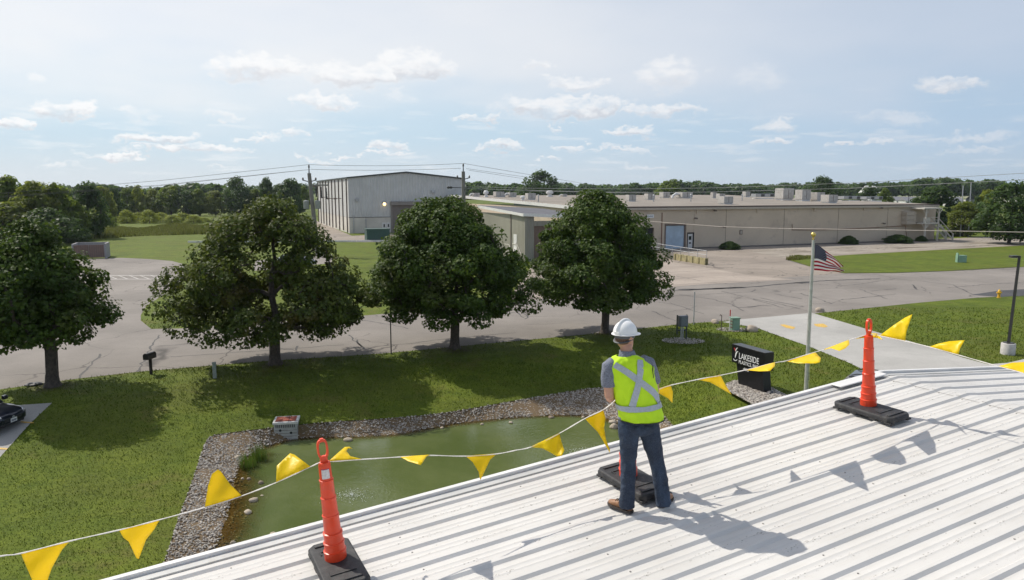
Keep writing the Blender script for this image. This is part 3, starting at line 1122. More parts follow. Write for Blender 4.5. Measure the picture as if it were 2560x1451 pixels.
# walls below the roof
m = MB()
m.prism([(-5.6, -5.9), (-5.6, -.46), (RIDGE, .42), (RIDGE + LEN2, -.30), (RIDGE + LEN2, -6.6), (RIDGE, -6.6)], RO + RV * 0.15, V((sin(HD), cos(HD), 0)), V((0, 0, 1)), RV, 0, 0.2)
m.build('wall', M_SIDING, bld)
m = MB()
m.boxf(V((RO.x, RO.y, 0)), V((sin(HD), cos(HD), 0)), RV, V((0, 0, 1)), -5.6, -5.4, 0.35, 9.0, 0, 5.25)
m.build('wall', M_SIDING, bld)

# ------------------------------------------------------------------ orange looper tubes on black rubber bases
M_ORANGE = plain('orange_plastic', (0.78, 0.062, 0.018), 0.38, var=0.08, scale=5, dirt=((0.40, 0.085, 0.05), 5.0, 0.55))
M_RUBBER = plain('black_rubber', (0.022, 0.022, 0.025), 0.6, var=0.3, scale=20, bump=0.3, bscale=120, dirt=((0.09, 0.085, 0.08), 9.0, 0.5))
M_LABEL = plain('paper_label', (0.62, 0.59, 0.58), 0.6, scale=90, var=0.15)
M_LABEL_T = plain('label_print', (0.30, 0.05, 0.12), 0.6)


def looper(u, v, label, sticker=False, turn=0.0, du=0.0):
    base = RP(u, v, RIB)
    t = thing('looper_cone', label, 'traffic cone', tuple(base), 'orange looper tubes on the roof')
    hu, hv, hh = 0.185, 0.42, 0.085
    ax = (RU * cos(turn) + RV * sin(turn)).normalized()
    ay = RN.cross(ax) * -1
    ay = ay if ay.dot(RV) > 0 else -ay
    m = MB()
    ch = 0.05
    poly = [(-hu, -hv + ch), (-hu + ch, -hv), (hu - ch, -hv), (hu, -hv + ch), (hu, hv - ch), (hu - ch, hv), (-hu + ch, hv), (-hu, hv - ch)]
    # bottom plate with feet, bevelled top
    vs, fs = [], []
    for (s_, h) in ((1, 0.022), (1, 0.065), (0.93, hh)):
        vs += [base + ax * (p[0] * s_) + ay * (p[1] * (1 - (1 - s_) * hu / hv)) + RN * h for p in poly]
    n = len(poly)
    for r_ in range(2):
        fs += [(r_ * n + i, r_ * n + (i + 1) % n, (r_ + 1) * n + (i + 1) % n, (r_ + 1) * n + i) for i in range(n)]
    fs += [tuple(range(2 * n, 3 * n)), tuple(range(n - 1, -1, -1))]
    m.add(vs, fs)
    for (a, b_) in ((-.15, -.36), (.15, -.36), (-.15, -.1), (.15, -.1), (-.15, .16), (.15, .16), (-.15, .37), (.15, .37)):
        m.boxf(base, ax, ay, RN, a - .035, a + .035, b_ - .045, b_ + .045, 0.0, 0.023)
    bo = m.build('base', M_RUBBER, t, bevel=0.006)
    for s_ in (-1, 1):
        m = MB()
        m.boxf(base, ax, ay, RN, -.13, .13, s_ * .34 - .018, s_ * .34 + .018, hh - .02, hh + .012)
        m.build('grip_bar', M_RUBBER, bo, bevel=.004)
        m = MB()
        m.boxf(base, ax, ay, RN, -.11, .11, s_ * .22 - .006, s_ * .22 + .006, hh - .02, hh + .008)
        m.boxf(base, ax, ay, RN, -.11, -.098, s_ * .22 - .06 * (s_ > 0), s_ * .22 + .06 * (s_ < 0), hh - .02, hh + .0075)
        m.build('base_ridge', M_RUBBER, bo)
    c = base - ay * 0.07 + ax * du + RN * (hh - 0.01)
    m = MB()
    rim = [(0.112, 0.0), (0.112, 0.075), (0.116, 0.078), (0.116, 0.086), (0.104, 0.090), (0.103, 0.15), (0.108, 0.155), (0.108, 0.165), (0.097, 0.17), (0.095, 0.235),
           (0.101, 0.24), (0.101, 0.252), (0.086, 0.258), (0.083, 0.40), (0.087, 0.405), (0.087, 0.414), (0.079, 0.42), (0.076, 0.56), (0.080, 0.566), (0.080, 0.574),
           (0.071, 0.58), (0.069, 0.72), (0.073, 0.725), (0.073, 0.733), (0.064, 0.738), (0.061, 0.865), (0.055, 0.888), (0.030, 0.892)]
    rim = [(r_ * .84, z) for r_, z in rim]
    m.lathe(rim, c, ax, ay, RN, 28)
    tb = m.build('tube', M_ORANGE, t)
    # handle loop: flat ring
    m = MB()
    m.boxf(c, ax, ay, RN, -.030, .030, -.014, .014, .885, .930)
    loop = []
    for k in range(33):
        a = pi * 1.5 + 2 * pi * k / 32
        w_, h_ = .046, .085
        loop.append((w_ * math.copysign(abs(cos(a)) ** .6, cos(a)), 1.005 + h_ * math.copysign(abs(sin(a)) ** .75, sin(a))))
    vs, fs = [], []
    for (x, z) in loop[:-1]:
        zc = 1.005
        for (s_, d_) in ((1.0, -.013), (1.0, .013), (.68, .013), (.68, -.013)):
            vs.append(c + ax * (x * s_) + ay * d_ + RN * (zc + (z - zc) * (s_ if s_ == 1 else .76)))
    k_ = len(loop) - 1
    for i in range(k_):
        j = (i + 1) % k_
        for e in range(4):
            e2 = (e + 1) % 4
            fs.append((4 * i + e, 4 * i + e2, 4 * j + e2, 4 * j + e))
    m.add(vs, fs, True)
    m.boxf(c, ax, ay, RN, -.014, .014, -.016, .016, 1.075, 1.098)
    m.boxf(c, ax, ay, RN, -.010, .010, -.015, .015, .928, .945)
    m.build('handle', M_ORANGE, tb)
    if sticker:
        toward = (CAMLOC - c)
        a0 = atan2(toward.dot(ay), toward.dot(ax))
        for (z0, z1, mt, nm, off) in ((.755, .835, M_LABEL, 'sticker', .0015), (.835, .843, M_LABEL_T, 'sticker_band', .0015)):
            m = MB()
            vs, fs = [], []
            for i in range(9):
                a = a0 + (i - 4) * 0.16
                for z in (z0, z1):
                    r_ = (.064 - (z - .738) / (.865 - .738) * .003) * .84 + off
                    vs.append(c + ax * (cos(a) * r_) + ay * (sin(a) * r_) + RN * z)
            for i in range(8):
                fs.append((2 * i, 2 * i + 2, 2 * i + 3, 2 * i + 1))
            m.add(vs, fs)
            m.build(nm, mt, tb)
    return t, c


_, CN1 = looper(-1.74, 0.93, 'orange tube cone with a white sticker at the lower left of the roof', True)
_, CN3 = looper(1.29, 0.99, 'orange tube cone standing behind the legs of the worker')
_, CN2 = looper(4.82, 1.00, 'orange tube cone near the roof ridge with bunting across its handle', du=0.05)

# ------------------------------------------------------------------ pennant string
M_ROPE = plain('white_rope', (0.74, 0.70, 0.66), 0.7, var=0.15, scale=60)


def pennant_material():
    m = bpy.data.materials.new('yellow_vinyl')
    m.use_nodes = True
    t = m.node_tree
    t.nodes.clear()
    n = NT(t)
    out = n.n('ShaderNodeOutputMaterial')
    p = wpos(n)
    c = n.mix(n.ramp(n.noise(p, 3.0, 3.0), 0.3, 0.7), (0.88, 0.66, 0.004), (0.95, 0.74, 0.006))
    b = n.n('ShaderNodeBsdfPrincipled', ins={'Base Color': c, 'Roughness': 0.42})
    bn = n.n('ShaderNodeBump', ins={'Strength': 0.35, 'Distance': 0.02, 'Height': n.noise(p, 9.0, 3.0, 0.6)})
    n.put(b.inputs['Normal'], bn.outputs[0])
    tr = n.n('ShaderNodeBsdfTranslucent', ins={'Color': (1.0, 0.80, 0.003)})
    mx = n.n('ShaderNodeMixShader', ins={0: 0.42, 1: b.outputs[0], 2: tr.outputs[0]})
    t.links.new(mx.outputs[0], out.inputs[0])
    return m


M_PENNANT = pennant_material()
LINE_N = V((-cos(HD), sin(HD), 0))               # normal of the upright plane through the tubes, pointing away from the viewer
A1 = CN1 + RN * 0.90


def on_line(px, py, off=0.0):
    d = ray(px, py)
    if 1552 < px < 2176:                          # the wind bellies this stretch towards the viewer
        off = off - 0.24 * sin(pi * (px - 1552) / 624)
    return CAMLOC + d * ((A1 + LINE_N * off - CAMLOC).dot(LINE_N) / d.dot(LINE_N))


A2 = CN2 + RN * 0.90
SIDE_D = V((0.50, -0.866, 0))
SIDE_N = V((0.866, 0.50, 0))


def on_side(px, py, off=0.0):
    d = ray(px, py)
    return CAMLOC + d * ((A2 + SIDE_N * off - CAMLOC).dot(SIDE_N) / d.dot(SIDE_N))


def pennants(name, label, ropes, flags, fn):
    t = thing(name, label, 'pennant string', tuple(fn(*ropes[0])), 'yellow pennant strings on the roof')
    pts = [fn(*p) for p in ropes]
    # round off the polyline
    q = []
    for i in range(len(pts) - 1):
        for k in range(4):
            s_ = k / 4
            p0, p1, p2, p3 = pts[max(i - 1, 0)], pts[i], pts[i + 1], pts[min(i + 2, len(pts) - 1)]
            q.append(0.5 * ((2 * p1) + (p2 - p0) * s_ + (2 * p0 - 5 * p1 + 4 * p2 - p3) * s_ * s_ + (3 * p1 - p0 - 3 * p2 + p3) * s_ ** 3))
    q.append(pts[-1])
    m = MB()
    m.tube(q, [0.0075 + 0.002 * sin(i * 1.7) for i in range(len(q))], 6, flat=0.5)
    m.build('rope', M_ROPE, t)
    for i, (poly, curl) in enumerate(flags):
        r_ = random.Random(i * 13 + 5)
        # densify the outline, fill and bend the cloth out of the plane away from the rope
        out = []
        for a, b_ in zip(poly, poly[1:] + poly[:1]):
            k = max(1, int(math.hypot(b_[0] - a[0], b_[1] - a[1]) / 9))
            out += [(a[0] + (b_[0] - a[0]) * j / k, a[1] + (b_[1] - a[1]) * j / k) for j in range(k)]
        xs = [p[0] for p in poly]
        ys = [p[1] for p in poly]
        ex = []
        gx_ = min(xs) + 5
        while gx_ < max(xs):
            gy_ = min(ys) + 5
            while gy_ < max(ys):
                if seg_dist((gx_, gy_), out) < -4:
                    ex.append((gx_, gy_))
                gy_ += 8
            gx_ += 8
        vs2 = [V(p) for p in out + ex]
        es = [(j, (j + 1) % len(out)) for j in range(len(out))]
        ov, oe, of, _, _, _ = delaunay_2d_cdt(vs2, es, [], 1, 1e-4)
        a, b_ = V(poly[0]), V(poly[1])          # first two points: where it is sewn to the rope
        ab = b_ - a
        dmax = max((p - (a + ab * max(0, min(1, (p - a).dot(ab) / ab.dot(ab))))).length for p in ov)
        vs = []
        for p in ov:
            tt = max(0, min(1, (p - a).dot(ab) / ab.dot(ab)))
            dd = (p - (a + ab * tt)).length / 100.0
            off = curl * (dd * 100 / dmax) ** 1.3 + 0.022 * min(1, dd * 3) * sin(tt * 7.0 + dd * 6 + i)
            vs.append(fn(p.x, p.y, off))
        m = MB()
        m.add(vs, [tuple(f) for f in of], True)
        o = m.build('pennant', M_PENNANT, t)
        md = o.modifiers.new('thickness', 'SOLIDIFY')
        md.thickness = 0.0016
    return t


rope_px = [(-260, 1440), (-130, 1418), (0, 1391), (52, 1384), (175, 1353), (300, 1325), (398, 1300), (512, 1269), (605, 1240), (690, 1207), (775, 1168), (803, 1156), (835, 1154), (905, 1149), (1000, 1143),
           (1075, 1139), (1163, 1141), (1243, 1135), (1290, 1126), (1330, 1117), (1400, 1083), (1462, 1047), (1508, 1025), (1535, 1004), (1552, 984), (1600, 980), (1643, 974), (1675, 964), (1755, 947), (1800, 939), (1870, 924), (1938, 907), (1968, 902), (2040, 880), (2075, 870), (2125, 850), (2150, 842), (2176, 836)]
flags = [
    ([(52, 1384), (175, 1353), (155, 1375), (130, 1420), (112, 1470), (96, 1500), (85, 1462), (62, 1408)], .08),
    ([(297, 1325), (400, 1299), (385, 1325), (365, 1350), (347, 1398), (341, 1396), (322, 1355), (309, 1345)], .12),
    ([(605, 1240), (512, 1269), (520, 1215), (530, 1185), (545, 1174), (553, 1180), (576, 1212)], .05),
    ([(776, 1167), (690, 1207), (692, 1165), (725, 1134), (736, 1137)], .18),
    ([(905, 1148), (822, 1153), (850, 1128), (862, 1118), (873, 1117), (881, 1122), (870, 1121), (866, 1128), (876, 1141)], .22),
    ([(1000, 1142), (1075, 1137), (1066, 1142), (1052, 1163), (1020, 1153)], -.25),
    ([(1163, 1140), (1243, 1134), (1225, 1150), (1215, 1172), (1201, 1201), (1197, 1180), (1181, 1155)], -.10),
    ([(1325, 1118), (1398, 1083), (1403, 1103), (1411, 1126), (1405, 1140), (1393, 1142), (1375, 1131), (1355, 1121)], -.16),
    ([(1462, 1047), (1508, 1026), (1514, 1045), (1510, 1070), (1515, 1100), (1525, 1124), (1524, 1132), (1509, 1105), (1494, 1080), (1475, 1061)], -.10),
    ([(1534, 1006), (1560, 983), (1566, 1005), (1556, 1026)], .1),
    ([(1625, 978), (1676, 962), (1682, 980), (1681, 1008), (1670, 996), (1650, 985)], .06),
    ([(1745, 950), (1800, 937), (1812, 960), (1829, 987), (1800, 970), (1775, 956)], .06),
    ([(1866, 926), (1938, 906), (1937, 916), (1925, 928), (1898, 929)], -.42),
    ([(1966, 904), (2038, 881), (2052, 896), (2050, 906), (2040, 909), (1995, 909)], -.40),
    ([(2055, 876), (2122, 850), (2124, 862), (2113, 872), (2098, 878), (2078, 871)], -.42),
    ([(2138, 848), (2178, 834), (2192, 834), (2208, 851), (2195, 846), (2176, 843)], -.38)]
pennants('pennant_string', 'long yellow pennant string sagging along the roof edge between three cones', rope_px, flags, on_line)
# the folded-over flap that stands up from the half-twisted pennant
rope2 = [(2176, 836), (2200, 840), (2262, 853), (2325, 868), (2400, 889), (2470, 909), (2560, 934), (2650, 962), (2740, 985)]
flags2 = [([(2200, 839), (2263, 853), (2266, 830), (2281, 786), (2262, 795), (2232, 815)], .12),
          ([(2325, 867), (2396, 887), (2400, 872), (2412, 851), (2372, 854), (2345, 860)], .12),
          ([(2495, 916), (2575, 938), (2600, 915), (2570, 905), (2530, 907)], .2)]
pennants('pennant_string', 'short yellow pennant string running right from the cone at the ridge', rope2, flags2, on_side)

# ------------------------------------------------------------------ the worker
M_SKIN = plain('skin', (0.50, 0.27, 0.19), 0.5, var=0.1, scale=18)
M_SHIRT = plain('heather_grey_blue_shirt', (0.17, 0.185, 0.235), 0.85, var=0.28, scale=90, bump=0.25, bscale=90)
M_HIVIS = plain('lime_hi_vis_fabric', (0.52, 0.80, 0.012), 0.75, var=0.05, scale=5, bump=0.25, bscale=14)
M_TAPE = plain('reflective_tape', (0.38, 0.42, 0.48), 0.45, var=0.10, scale=60)
M_BLACKTRIM = plain('black_binding', (0.02, 0.02, 0.022), 0.7)
M_HAT = plain('white_hard_hat', (0.80, 0.80, 0.80), 0.28, var=0.02)
M_STRAP = plain('grey_suspension', (0.10, 0.105, 0.115), 0.6)
M_HAIR = plain('short_brown_hair', (0.13, 0.075, 0.045), 0.7, var=0.4, scale=90, bump=0.6, bscale=160)
M_SHOE = plain('tan_leather_shoe', (0.27, 0.135, 0.065), 0.55, var=0.2, scale=20)
M_SOLE = plain('dark_sole', (0.05, 0.04, 0.035), 0.7)


def denim_material():
    m, n, b = material('dark_blue_denim')
    p = n.n('ShaderNodeTexCoord').outputs['Object']
    wear = n.noise(n.vmath('MULTIPLY', p, (3.0, 3.0, 1.2)), 2.2, 5.0, 0.6)
    c = n.mix(n.ramp(wear, 0.42, 0.75), (0.011, 0.019, 0.040), (0.030, 0.052, 0.095))
    wv = n.noise(p, 140.0, 2.0, 0.7)
    c = n.mix(n.ramp(wv, 0.4, 0.7, 0.0, 0.35), c, (0.09, 0.13, 0.19))
    n.put(b.inputs['Base Color'], c)
    b.inputs['Roughness'].default_value = 0.85
    fold = n.noise(n.vmath('MULTIPLY', p, (1.0, 1.0, 1.9)), 9.0, 4.0, 0.55)
    bn = n.n('ShaderNodeBump', ins={'Strength': 0.75, 'Distance': 0.03, 'Height': fold})
    n.put(b.inputs['Normal'], bn.outputs[0])
    return m


M_DENIM = denim_material()
PF = V((-0.16, 0.987, 0)).normalized()        # the way he faces
PR = V((PF.y, -PF.x, 0))
PZ = V((0, 0, 1))
fl, fr = on_roof(1562, 1272, 0.0), on_roof(1664, 1280, 0.0)
PO = (fl + fr) / 2 + RN * RIB
man = thing('person', 'person in white hard hat, lime safety vest and jeans standing on the roof', 'person', tuple(PO))


def sway(z):
    # hips and shoulders carried over the left foot
    ks = [(0, 0), (.45, -.012), (.9, -.048), (1.2, -.062), (1.45, -.085), (1.9, -.08)]
    for (a, b), (c, d) in zip(ks[:-1], ks[1:]):
        if z <= c:
            return b + (d - b) * max(0, (z - a)) / (c - a)
    return -.08


def L(x, y, z):
    x = x + sway(z)
    return PO + PR * x + PF * y + PZ * z


def ring(x, y, z, rx, ry, yaw=0.0):
    a = PR * cos(yaw) + PF * sin(yaw)
    b = -PR * sin(yaw) + PF * cos(yaw)
    return (L(x, y, z), a * rx, b * ry)


def limb(m, pts, n=14):
    """tapered limb through (x, y, z, r) with rings square to the path"""
    P_ = [L(*p[:3]) for p in pts]
    m.tube(P_, [p[3] for p in pts], n)


def organic(m, name, mat_, voxel, parent, smooth=3):
    o = m.build(name, mat_, parent)
    md = o.modifiers.new('merge', 'REMESH')
    md.mode = 'VOXEL'
    md.voxel_size = voxel
    md.use_smooth_shade = True
    md = o.modifiers.new('soften', 'SMOOTH')
    md.factor = 0.5
    md.iterations = smooth
    return o


HX, HY, HZ = -0.135, 0.050, 1.665             # head centre
HYAW = -0.95                                  # head turned to his right


def hring(x, y, z, rx, ry):
    a = PR * cos(HYAW) + PF * sin(HYAW)
    b = -PR * sin(HYAW) + PF * cos(HYAW)
    return (L(HX, HY, HZ) + a * x + b * y + PZ * z, a * rx, b * ry)


def HP(x, y, z):
    a = PR * cos(HYAW) + PF * sin(HYAW)
    b = -PR * sin(HYAW) + PF * cos(HYAW)
    return L(HX, HY, HZ) + a * x + b * y + PZ * z


# bare body in one skin: head, neck, trunk, arms, hands, legs
m = MB()
m.loft([hring(0, .035, -.125, .025, .03), hring(0, .035, -.115, .045, .055), hring(0, .015, -.08, .062, .080), hring(0, 0, -.04, .070, .092), hring(0, -.004, 0, .075, .098),
        hring(0, -.006, .04, .076, .10), hring(0, -.006, .075, .068, .09), hring(0, -.006, .10, .045, .06), hring(0, -.006, .112, .015, .02)], 20)
m.tube([HP(0, .085, .0), HP(0, .108, -.028), HP(0, .112, -.036), HP(0, .09, -.05)], [.010, .014, .015, .010], 8)       # nose
m.tube([HP(-.02, .088, -.072), HP(0, .098, -.074), HP(.02, .088, -.072)], [.006, .009, .006], 8)                        # mouth
for s_ in (-1, 1):
    m.loft([hring(s_ * .074, -.012, -.045, .008, .010), hring(s_ * .080, -.014, -.03, .010, .018), hring(s_ * .084, -.018, -.005, .010, .024), hring(s_ * .082, -.018, .012, .008, .018), hring(s_ * .078, -.016, .022, .005, .008)], 10)
    m.tube([HP(s_ * .030, .085, .012), HP(s_ * .030, .093, .006)], [.012, .012], 8)
m.loft([ring(-.110, -.005, 1.44, .075, .065), ring(-.120, .005, 1.50, .060, .058), ring(-.125, .018, 1.545, .056, .058), ring(-.130, .034, 1.60, .055, .060)], 16)
m.loft([ring(-.05, 0, .90, .13, .085), ring(-.055, 0, 1.05, .125, .085), ring(-.07, 0, 1.25, .15, .09), ring(-.085, -.005, 1.38, .15, .085), ring(-.095, -.005, 1.45, .12, .07), ring(-.10, -.005, 1.49, .06, .05)], 18)
for (h, k_, an) in (((-.12, 0, .90), (-.155, .02, .48), (-.18, -.01, .10)), ((.03, 0, .90), (.11, .02, .48), (.18, -.01, .10))):
    limb(m, [(*h, .075), (h[0] * .5 + k_[0] * .5, .01, .70, .068), (*k_, .05), (k_[0] * .5 + an[0] * .5, -.01, .30, .048), (*an, .035)])
ARM_L = [(-.305, -.005, 1.405, .052), (-.325, -.02, 1.28, .049), (-.322, -.02, 1.13, .044), (-.295, .05, 1.085, .042), (-.20, .19, 1.075, .034), (-.135, .285, 1.09, .026)]
ARM_R = [(.075, .0, 1.42, .052), (.115, .0, 1.29, .047), (.135, .01, 1.14, .041), (.125, .06, 1.09, .040), (.07, .20, 1.085, .034), (.015, .295, 1.10, .026)]
limb(m, ARM_L)
limb(m, ARM_R)
for (wx, wy, wz, sx) in ((-.135, .285, 1.09, 1), (.015, .295, 1.10, -1)):
    # palm
    m.loft([(L(wx, wy, wz), PR * .022, PZ * .030), (L(wx + sx * .02, wy + .035, wz + .006), PR * .018, PZ * .042), (L(wx + sx * .035, wy + .075, wz + .012), PR * .015, PZ * .043), (L(wx + sx * .045, wy + .095, wz + .012), PR * .011, PZ * .036)], 12)
    for j, (dz, ln) in enumerate(((.034, .068), (.012, .078), (-.010, .072), (-.030, .056))):
        b0 = (wx + sx * .042, wy + .085, wz + .012 + dz)
        limb(m, [(*b0, .0095), (b0[0] + sx * .012, b0[1] + ln * .42, b0[2], .009), (b0[0] + sx * .035, b0[1] + ln * .60, b0[2] - .004, .0085), (b0[0] + sx * .055, b0[1] + ln * .48, b0[2] - .006, .0075)], 8)
    limb(m, [(wx + sx * .02, wy + .025, wz + .035, .012), (wx + sx * .035, wy + .05, wz + .062, .0105), (wx + sx * .052, wy + .085, wz + .072, .009), (wx + sx * .058, wy + .10, wz + .072, .007)], 8)
body = organic(m, 'body', M_SKIN, 0.0085, man, 2)
# hair below the hat, back and sides
m = MB()
m.loft([hring(0, -.030, -.062, .050, .045), hring(0, -.022, -.045, .068, .080), hring(0, -.014, -.01, .0775, .0925), hring(0, -.012, .03, .0795, .098), hring(0, -.010, .07, .072, .094), hring(0, -.008, .10, .05, .064)], 20)
organic(m, 'hair', M_HAIR, 0.008, man, 1)
# jeans
m = MB()
m.loft([ring(-.045, 0, .955, .168, .118), ring(-.045, 0, .90, .182, .128), ring(-.045, -.006, .82, .190, .135), ring(-.05, -.004, .765, .165, .115), ring(-.055, 0, .735, .09, .08)], 24)
LEG_L = [(-.135, -.005, .86, .105), (-.142, 0, .72, .097), (-.150, .012, .58, .083), (-.156, .018, .47, .074), (-.165, .0, .34, .071), (-.176, -.012, .20, .069), (-.184, -.012, .065, .073), (-.185, -.010, .028, .076)]
LEG_R = [(.045, -.005, .86, .105), (.070, 0, .72, .098), (.100, .012, .58, .084), (.122, .018, .47, .075), (.142, .0, .34, .072), (.162, -.012, .20, .070), (.180, -.012, .065, .075), (.183, -.010, .028, .078)]
limb(m, LEG_L, 18)
limb(m, LEG_R, 18)
jeans = organic(m, 'jeans', M_DENIM, 0.010, man, 3)
tx = bpy.data.textures.new('cloth_folds', 'CLOUDS')
tx.noise_scale = 0.075
tx.noise_depth = 2
md = jeans.modifiers.new('folds', 'DISPLACE')
md.texture = tx
md.strength = 0.022
md.mid_level = 0.5
# back pockets and belt loops
for s_ in (-1, 1):
    m = MB()
    cx_ = -.045 + s_ * .085
    vs = [L(cx_ - .055, -.3, .885), L(cx_ + .055, -.3, .885), L(cx_ + .055, -.3, .80), L(cx_, -.3, .775), L(cx_ - .055, -.3, .80)]
    n8 = []
    for row in range(7):
        z = .885 - .105 * row / 6
        half = .055 if z > .80 else .055 * max(0.12, (z - .772) / .028)
        for col_ in range(7):
            n8.append(L(cx_ + half * (col_ / 3 - 1), -.3, z))
    m.add(n8, [(r_ * 7 + c_, r_ * 7 + c_ + 1, r_ * 7 + c_ + 8, r_ * 7 + c_ + 7) for r_ in range(6) for c_ in range(6)], True)
    pk = m.build('pocket', M_DENIM, man)
    md = pk.modifiers.new('wrap', 'SHRINKWRAP')
    md.target = jeans
    md.wrap_method = 'NEAREST_SURFACEPOINT'
    md.offset = 0.004
    md2 = pk.modifiers.new('thick', 'SOLIDIFY')
    md2.thickness = 0.004
# shirt: trunk, sleeves, collar
m = MB()
m.loft([ring(-.05, 0, .885, .183, .130), ring(-.05, 0, .93, .178, .125), ring(-.06, 0, 1.10, .172, .118), ring(-.075, 0, 1.28, .19, .118), ring(-.09, -.005, 1.40, .185, .105), ring(-.10, -.005, 1.47, .135, .085), ring(-.11, 0, 1.505, .075, .068)], 24)
limb(m, [(-.25, 0, 1.43, .070), (-.305, -.005, 1.405, .070), (-.325, -.018, 1.30, .068), (-.327, -.020, 1.215, .066)], 16)
limb(m, [(.015, 0, 1.44, .070), (.075, .0, 1.42, .069), (.112, .0, 1.31, .066), (.125, .005, 1.225, .064)], 16)
shirt = organic(m, 'shirt', M_SHIRT, 0.010, man, 3)
md = shirt.modifiers.new('folds', 'DISPLACE')
md.texture = tx
md.strength = 0.012
m = MB()
m.loft([ring(-.118, -.004, 1.480, .092, .082), ring(-.122, .002, 1.515, .078, .074), ring(-.126, .012, 1.548, .070, .068), ring(-.126, .012, 1.549, .064, .062), ring(-.122, .002, 1.51, .066, .062)], 22, cap=False)
m.build('collar', M_SHIRT, man)
# vest: closed shell with flare at the hem
m = MB()
VEST = [(-.01, -.014, .895, .215, .170), (-.015, -.012, .93, .213, .168), (-.040, -.006, 1.03, .205, .150), (-.065, 0, 1.14, .214, .142), (-.085, 0, 1.25, .232, .140), (-.102, -.002, 1.35, .240, .132),
        (-.112, -.004, 1.415, .230, .121), (-.124, -.006, 1.465, .188, .104), (-.138, -.004, 1.498, .116, .088), (-.142, -.002, 1.505, .088, .076)]


def vest_point(x, z, out=0.008):
    for a_, b_ in zip(VEST[:-1], VEST[1:]):
        if a_[2] <= z <= b_[2]:
            break
    f_ = max(0.0, min(1.0, (z - a_[2]) / (b_[2] - a_[2])))
    cx_, cy_, _, rx_, ry_ = [p + (q - p) * f_ for p, q in zip(a_, b_)]
    k = max(-0.985, min(0.985, (x - cx_) / rx_))
    return L(cx_ + k * (rx_ + out), cy_ - sqrt(1 - k * k) * (ry_ + out), z)


m.loft([ring(*r_, yaw=-.05) for r_ in VEST], 40, cap=False)
vest = m.build('safety_vest', M_HIVIS, man)
md = vest.modifiers.new('sub', 'SUBSURF')
md.levels = 2
md.render_levels = 2
tv = bpy.data.textures.new('vest_folds', 'CLOUDS')
tv.noise_scale = 0.085
tv.noise_depth = 2
md = vest.modifiers.new('folds', 'DISPLACE')
md.texture = tv
md.strength = 0.032
md = vest.modifiers.new('thick', 'SOLIDIFY')
md.thickness = 0.004


def strip(path, w, name, mat_, n=26, off=0.006):
    """tape laid on the vest: path of (x, z) as seen from behind"""
    m = MB()
    vs, fs = [], []
    P_ = []
    for i in range(n + 1):
        t_ = i / n * (len(path) - 1)
        k = min(int(t_), len(path) - 2)
        f_ = t_ - k
        P_.append((path[k][0] + (path[k + 1][0] - path[k][0]) * f_, path[k][1] + (path[k + 1][1] - path[k][1]) * f_))
    for i, (x, z) in enumerate(P_):
        a, b_ = P_[max(0, i - 1)], P_[min(n, i + 1)]
        dx, dz = b_[0] - a[0], b_[1] - a[1]
        ln = math.hypot(dx, dz) or 1
        for s_ in (-1, -.33, .33, 1):
            vs.append(vest_point(x - dz / ln * w / 2 * s_, z + dx / ln * w / 2 * s_))
    for i in range(n):
        for k in range(3):
            fs.append((4 * i + k, 4 * i + k + 1, 4 * i + k + 5, 4 * i + k + 4))
    m.add(vs, fs, True)
    o = m.build(name, mat_, vest)
    md = o.modifiers.new('wrap', 'SHRINKWRAP')
    md.target = vest
    md.wrap_method = 'NEAREST_SURFACEPOINT'
    md.offset = off
    return o


strip([(-.27, 1.44), (-.17, 1.375), (-.02, 1.25), (.075, 1.165), (.13, 1.09), (.145, 1.045)], .060, 'reflective_tape', M_TAPE)
strip([(-.035, 1.475), (-.05, 1.36), (-.095, 1.20), (-.14, 1.045)], .058, 'reflective_tape', M_TAPE, off=0.0085)
# tape round the waist: a band following the shell
m = MB()
vs, fs = [], []
for i in range(48):
    a = 2 * pi * i / 48
    for (z, k) in ((1.005, 0), (1.028, 0), (1.055, 0)):
        f_ = (z - 1.03) / .11
        cx_, rx_, ry_ = -.042 - .02 * f_, .232 + .006 * f_, .180 - .006 * f_
        c_, aa, bb = ring(cx_, -.003, z + .012 * cos(a) , rx_, ry_)
        vs.append(c_ + aa * cos(a) + bb * sin(a))
for i in range(48):
    j = (i + 1) % 48
    for k in range(2):
        fs.append((3 * i + k, 3 * j + k, 3 * j + k + 1, 3 * i + k + 1))
m.add(vs, fs, True)
wb = m.build('reflective_tape', M_TAPE, vest)
md = wb.modifiers.new('wrap', 'SHRINKWRAP')
md.target = vest
md.wrap_method = 'NEAREST_SURFACEPOINT'
md.offset = 0.012
# black binding: arm holes, hem
for s_, c_ in ((-1, (-.118 - .205, 1.33)), (1, (-.118 + .215, 1.35))):
    m = MB()
    pts_ = []
    for i in range(25):
        a = 2 * pi * i / 24
        pts_.append(L(c_[0] + s_ * .02 * sin(a), .0 + .098 * cos(a), c_[1] + .125 * sin(a)))
    m.tube(pts_, .006, 6)
    ah = m.build('binding', M_BLACKTRIM, vest)
    md = ah.modifiers.new('wrap', 'SHRINKWRAP')
    md.target = vest
    md.offset = 0.003
m = MB()
pts_ = []
for i in range(49):
    a = 2 * pi * i / 48
    c_, aa, bb = ring(-.01, -.014, .892, .217, .172, -.05)
    pts_.append(c_ + aa * cos(a) + bb * sin(a))
m.tube(pts_, .005, 6)
m.build('binding', M_BLACKTRIM, vest)
# hard hat
def dome(rx, ry, z0, h, n=12):
    return [hring(0, .0, z0 + h * sin(a), rx * cos(a), ry * cos(a)) for a in [pi / 2 * i / n for i in range(n)]] + [hring(0, 0, z0 + h, .004, .004)]


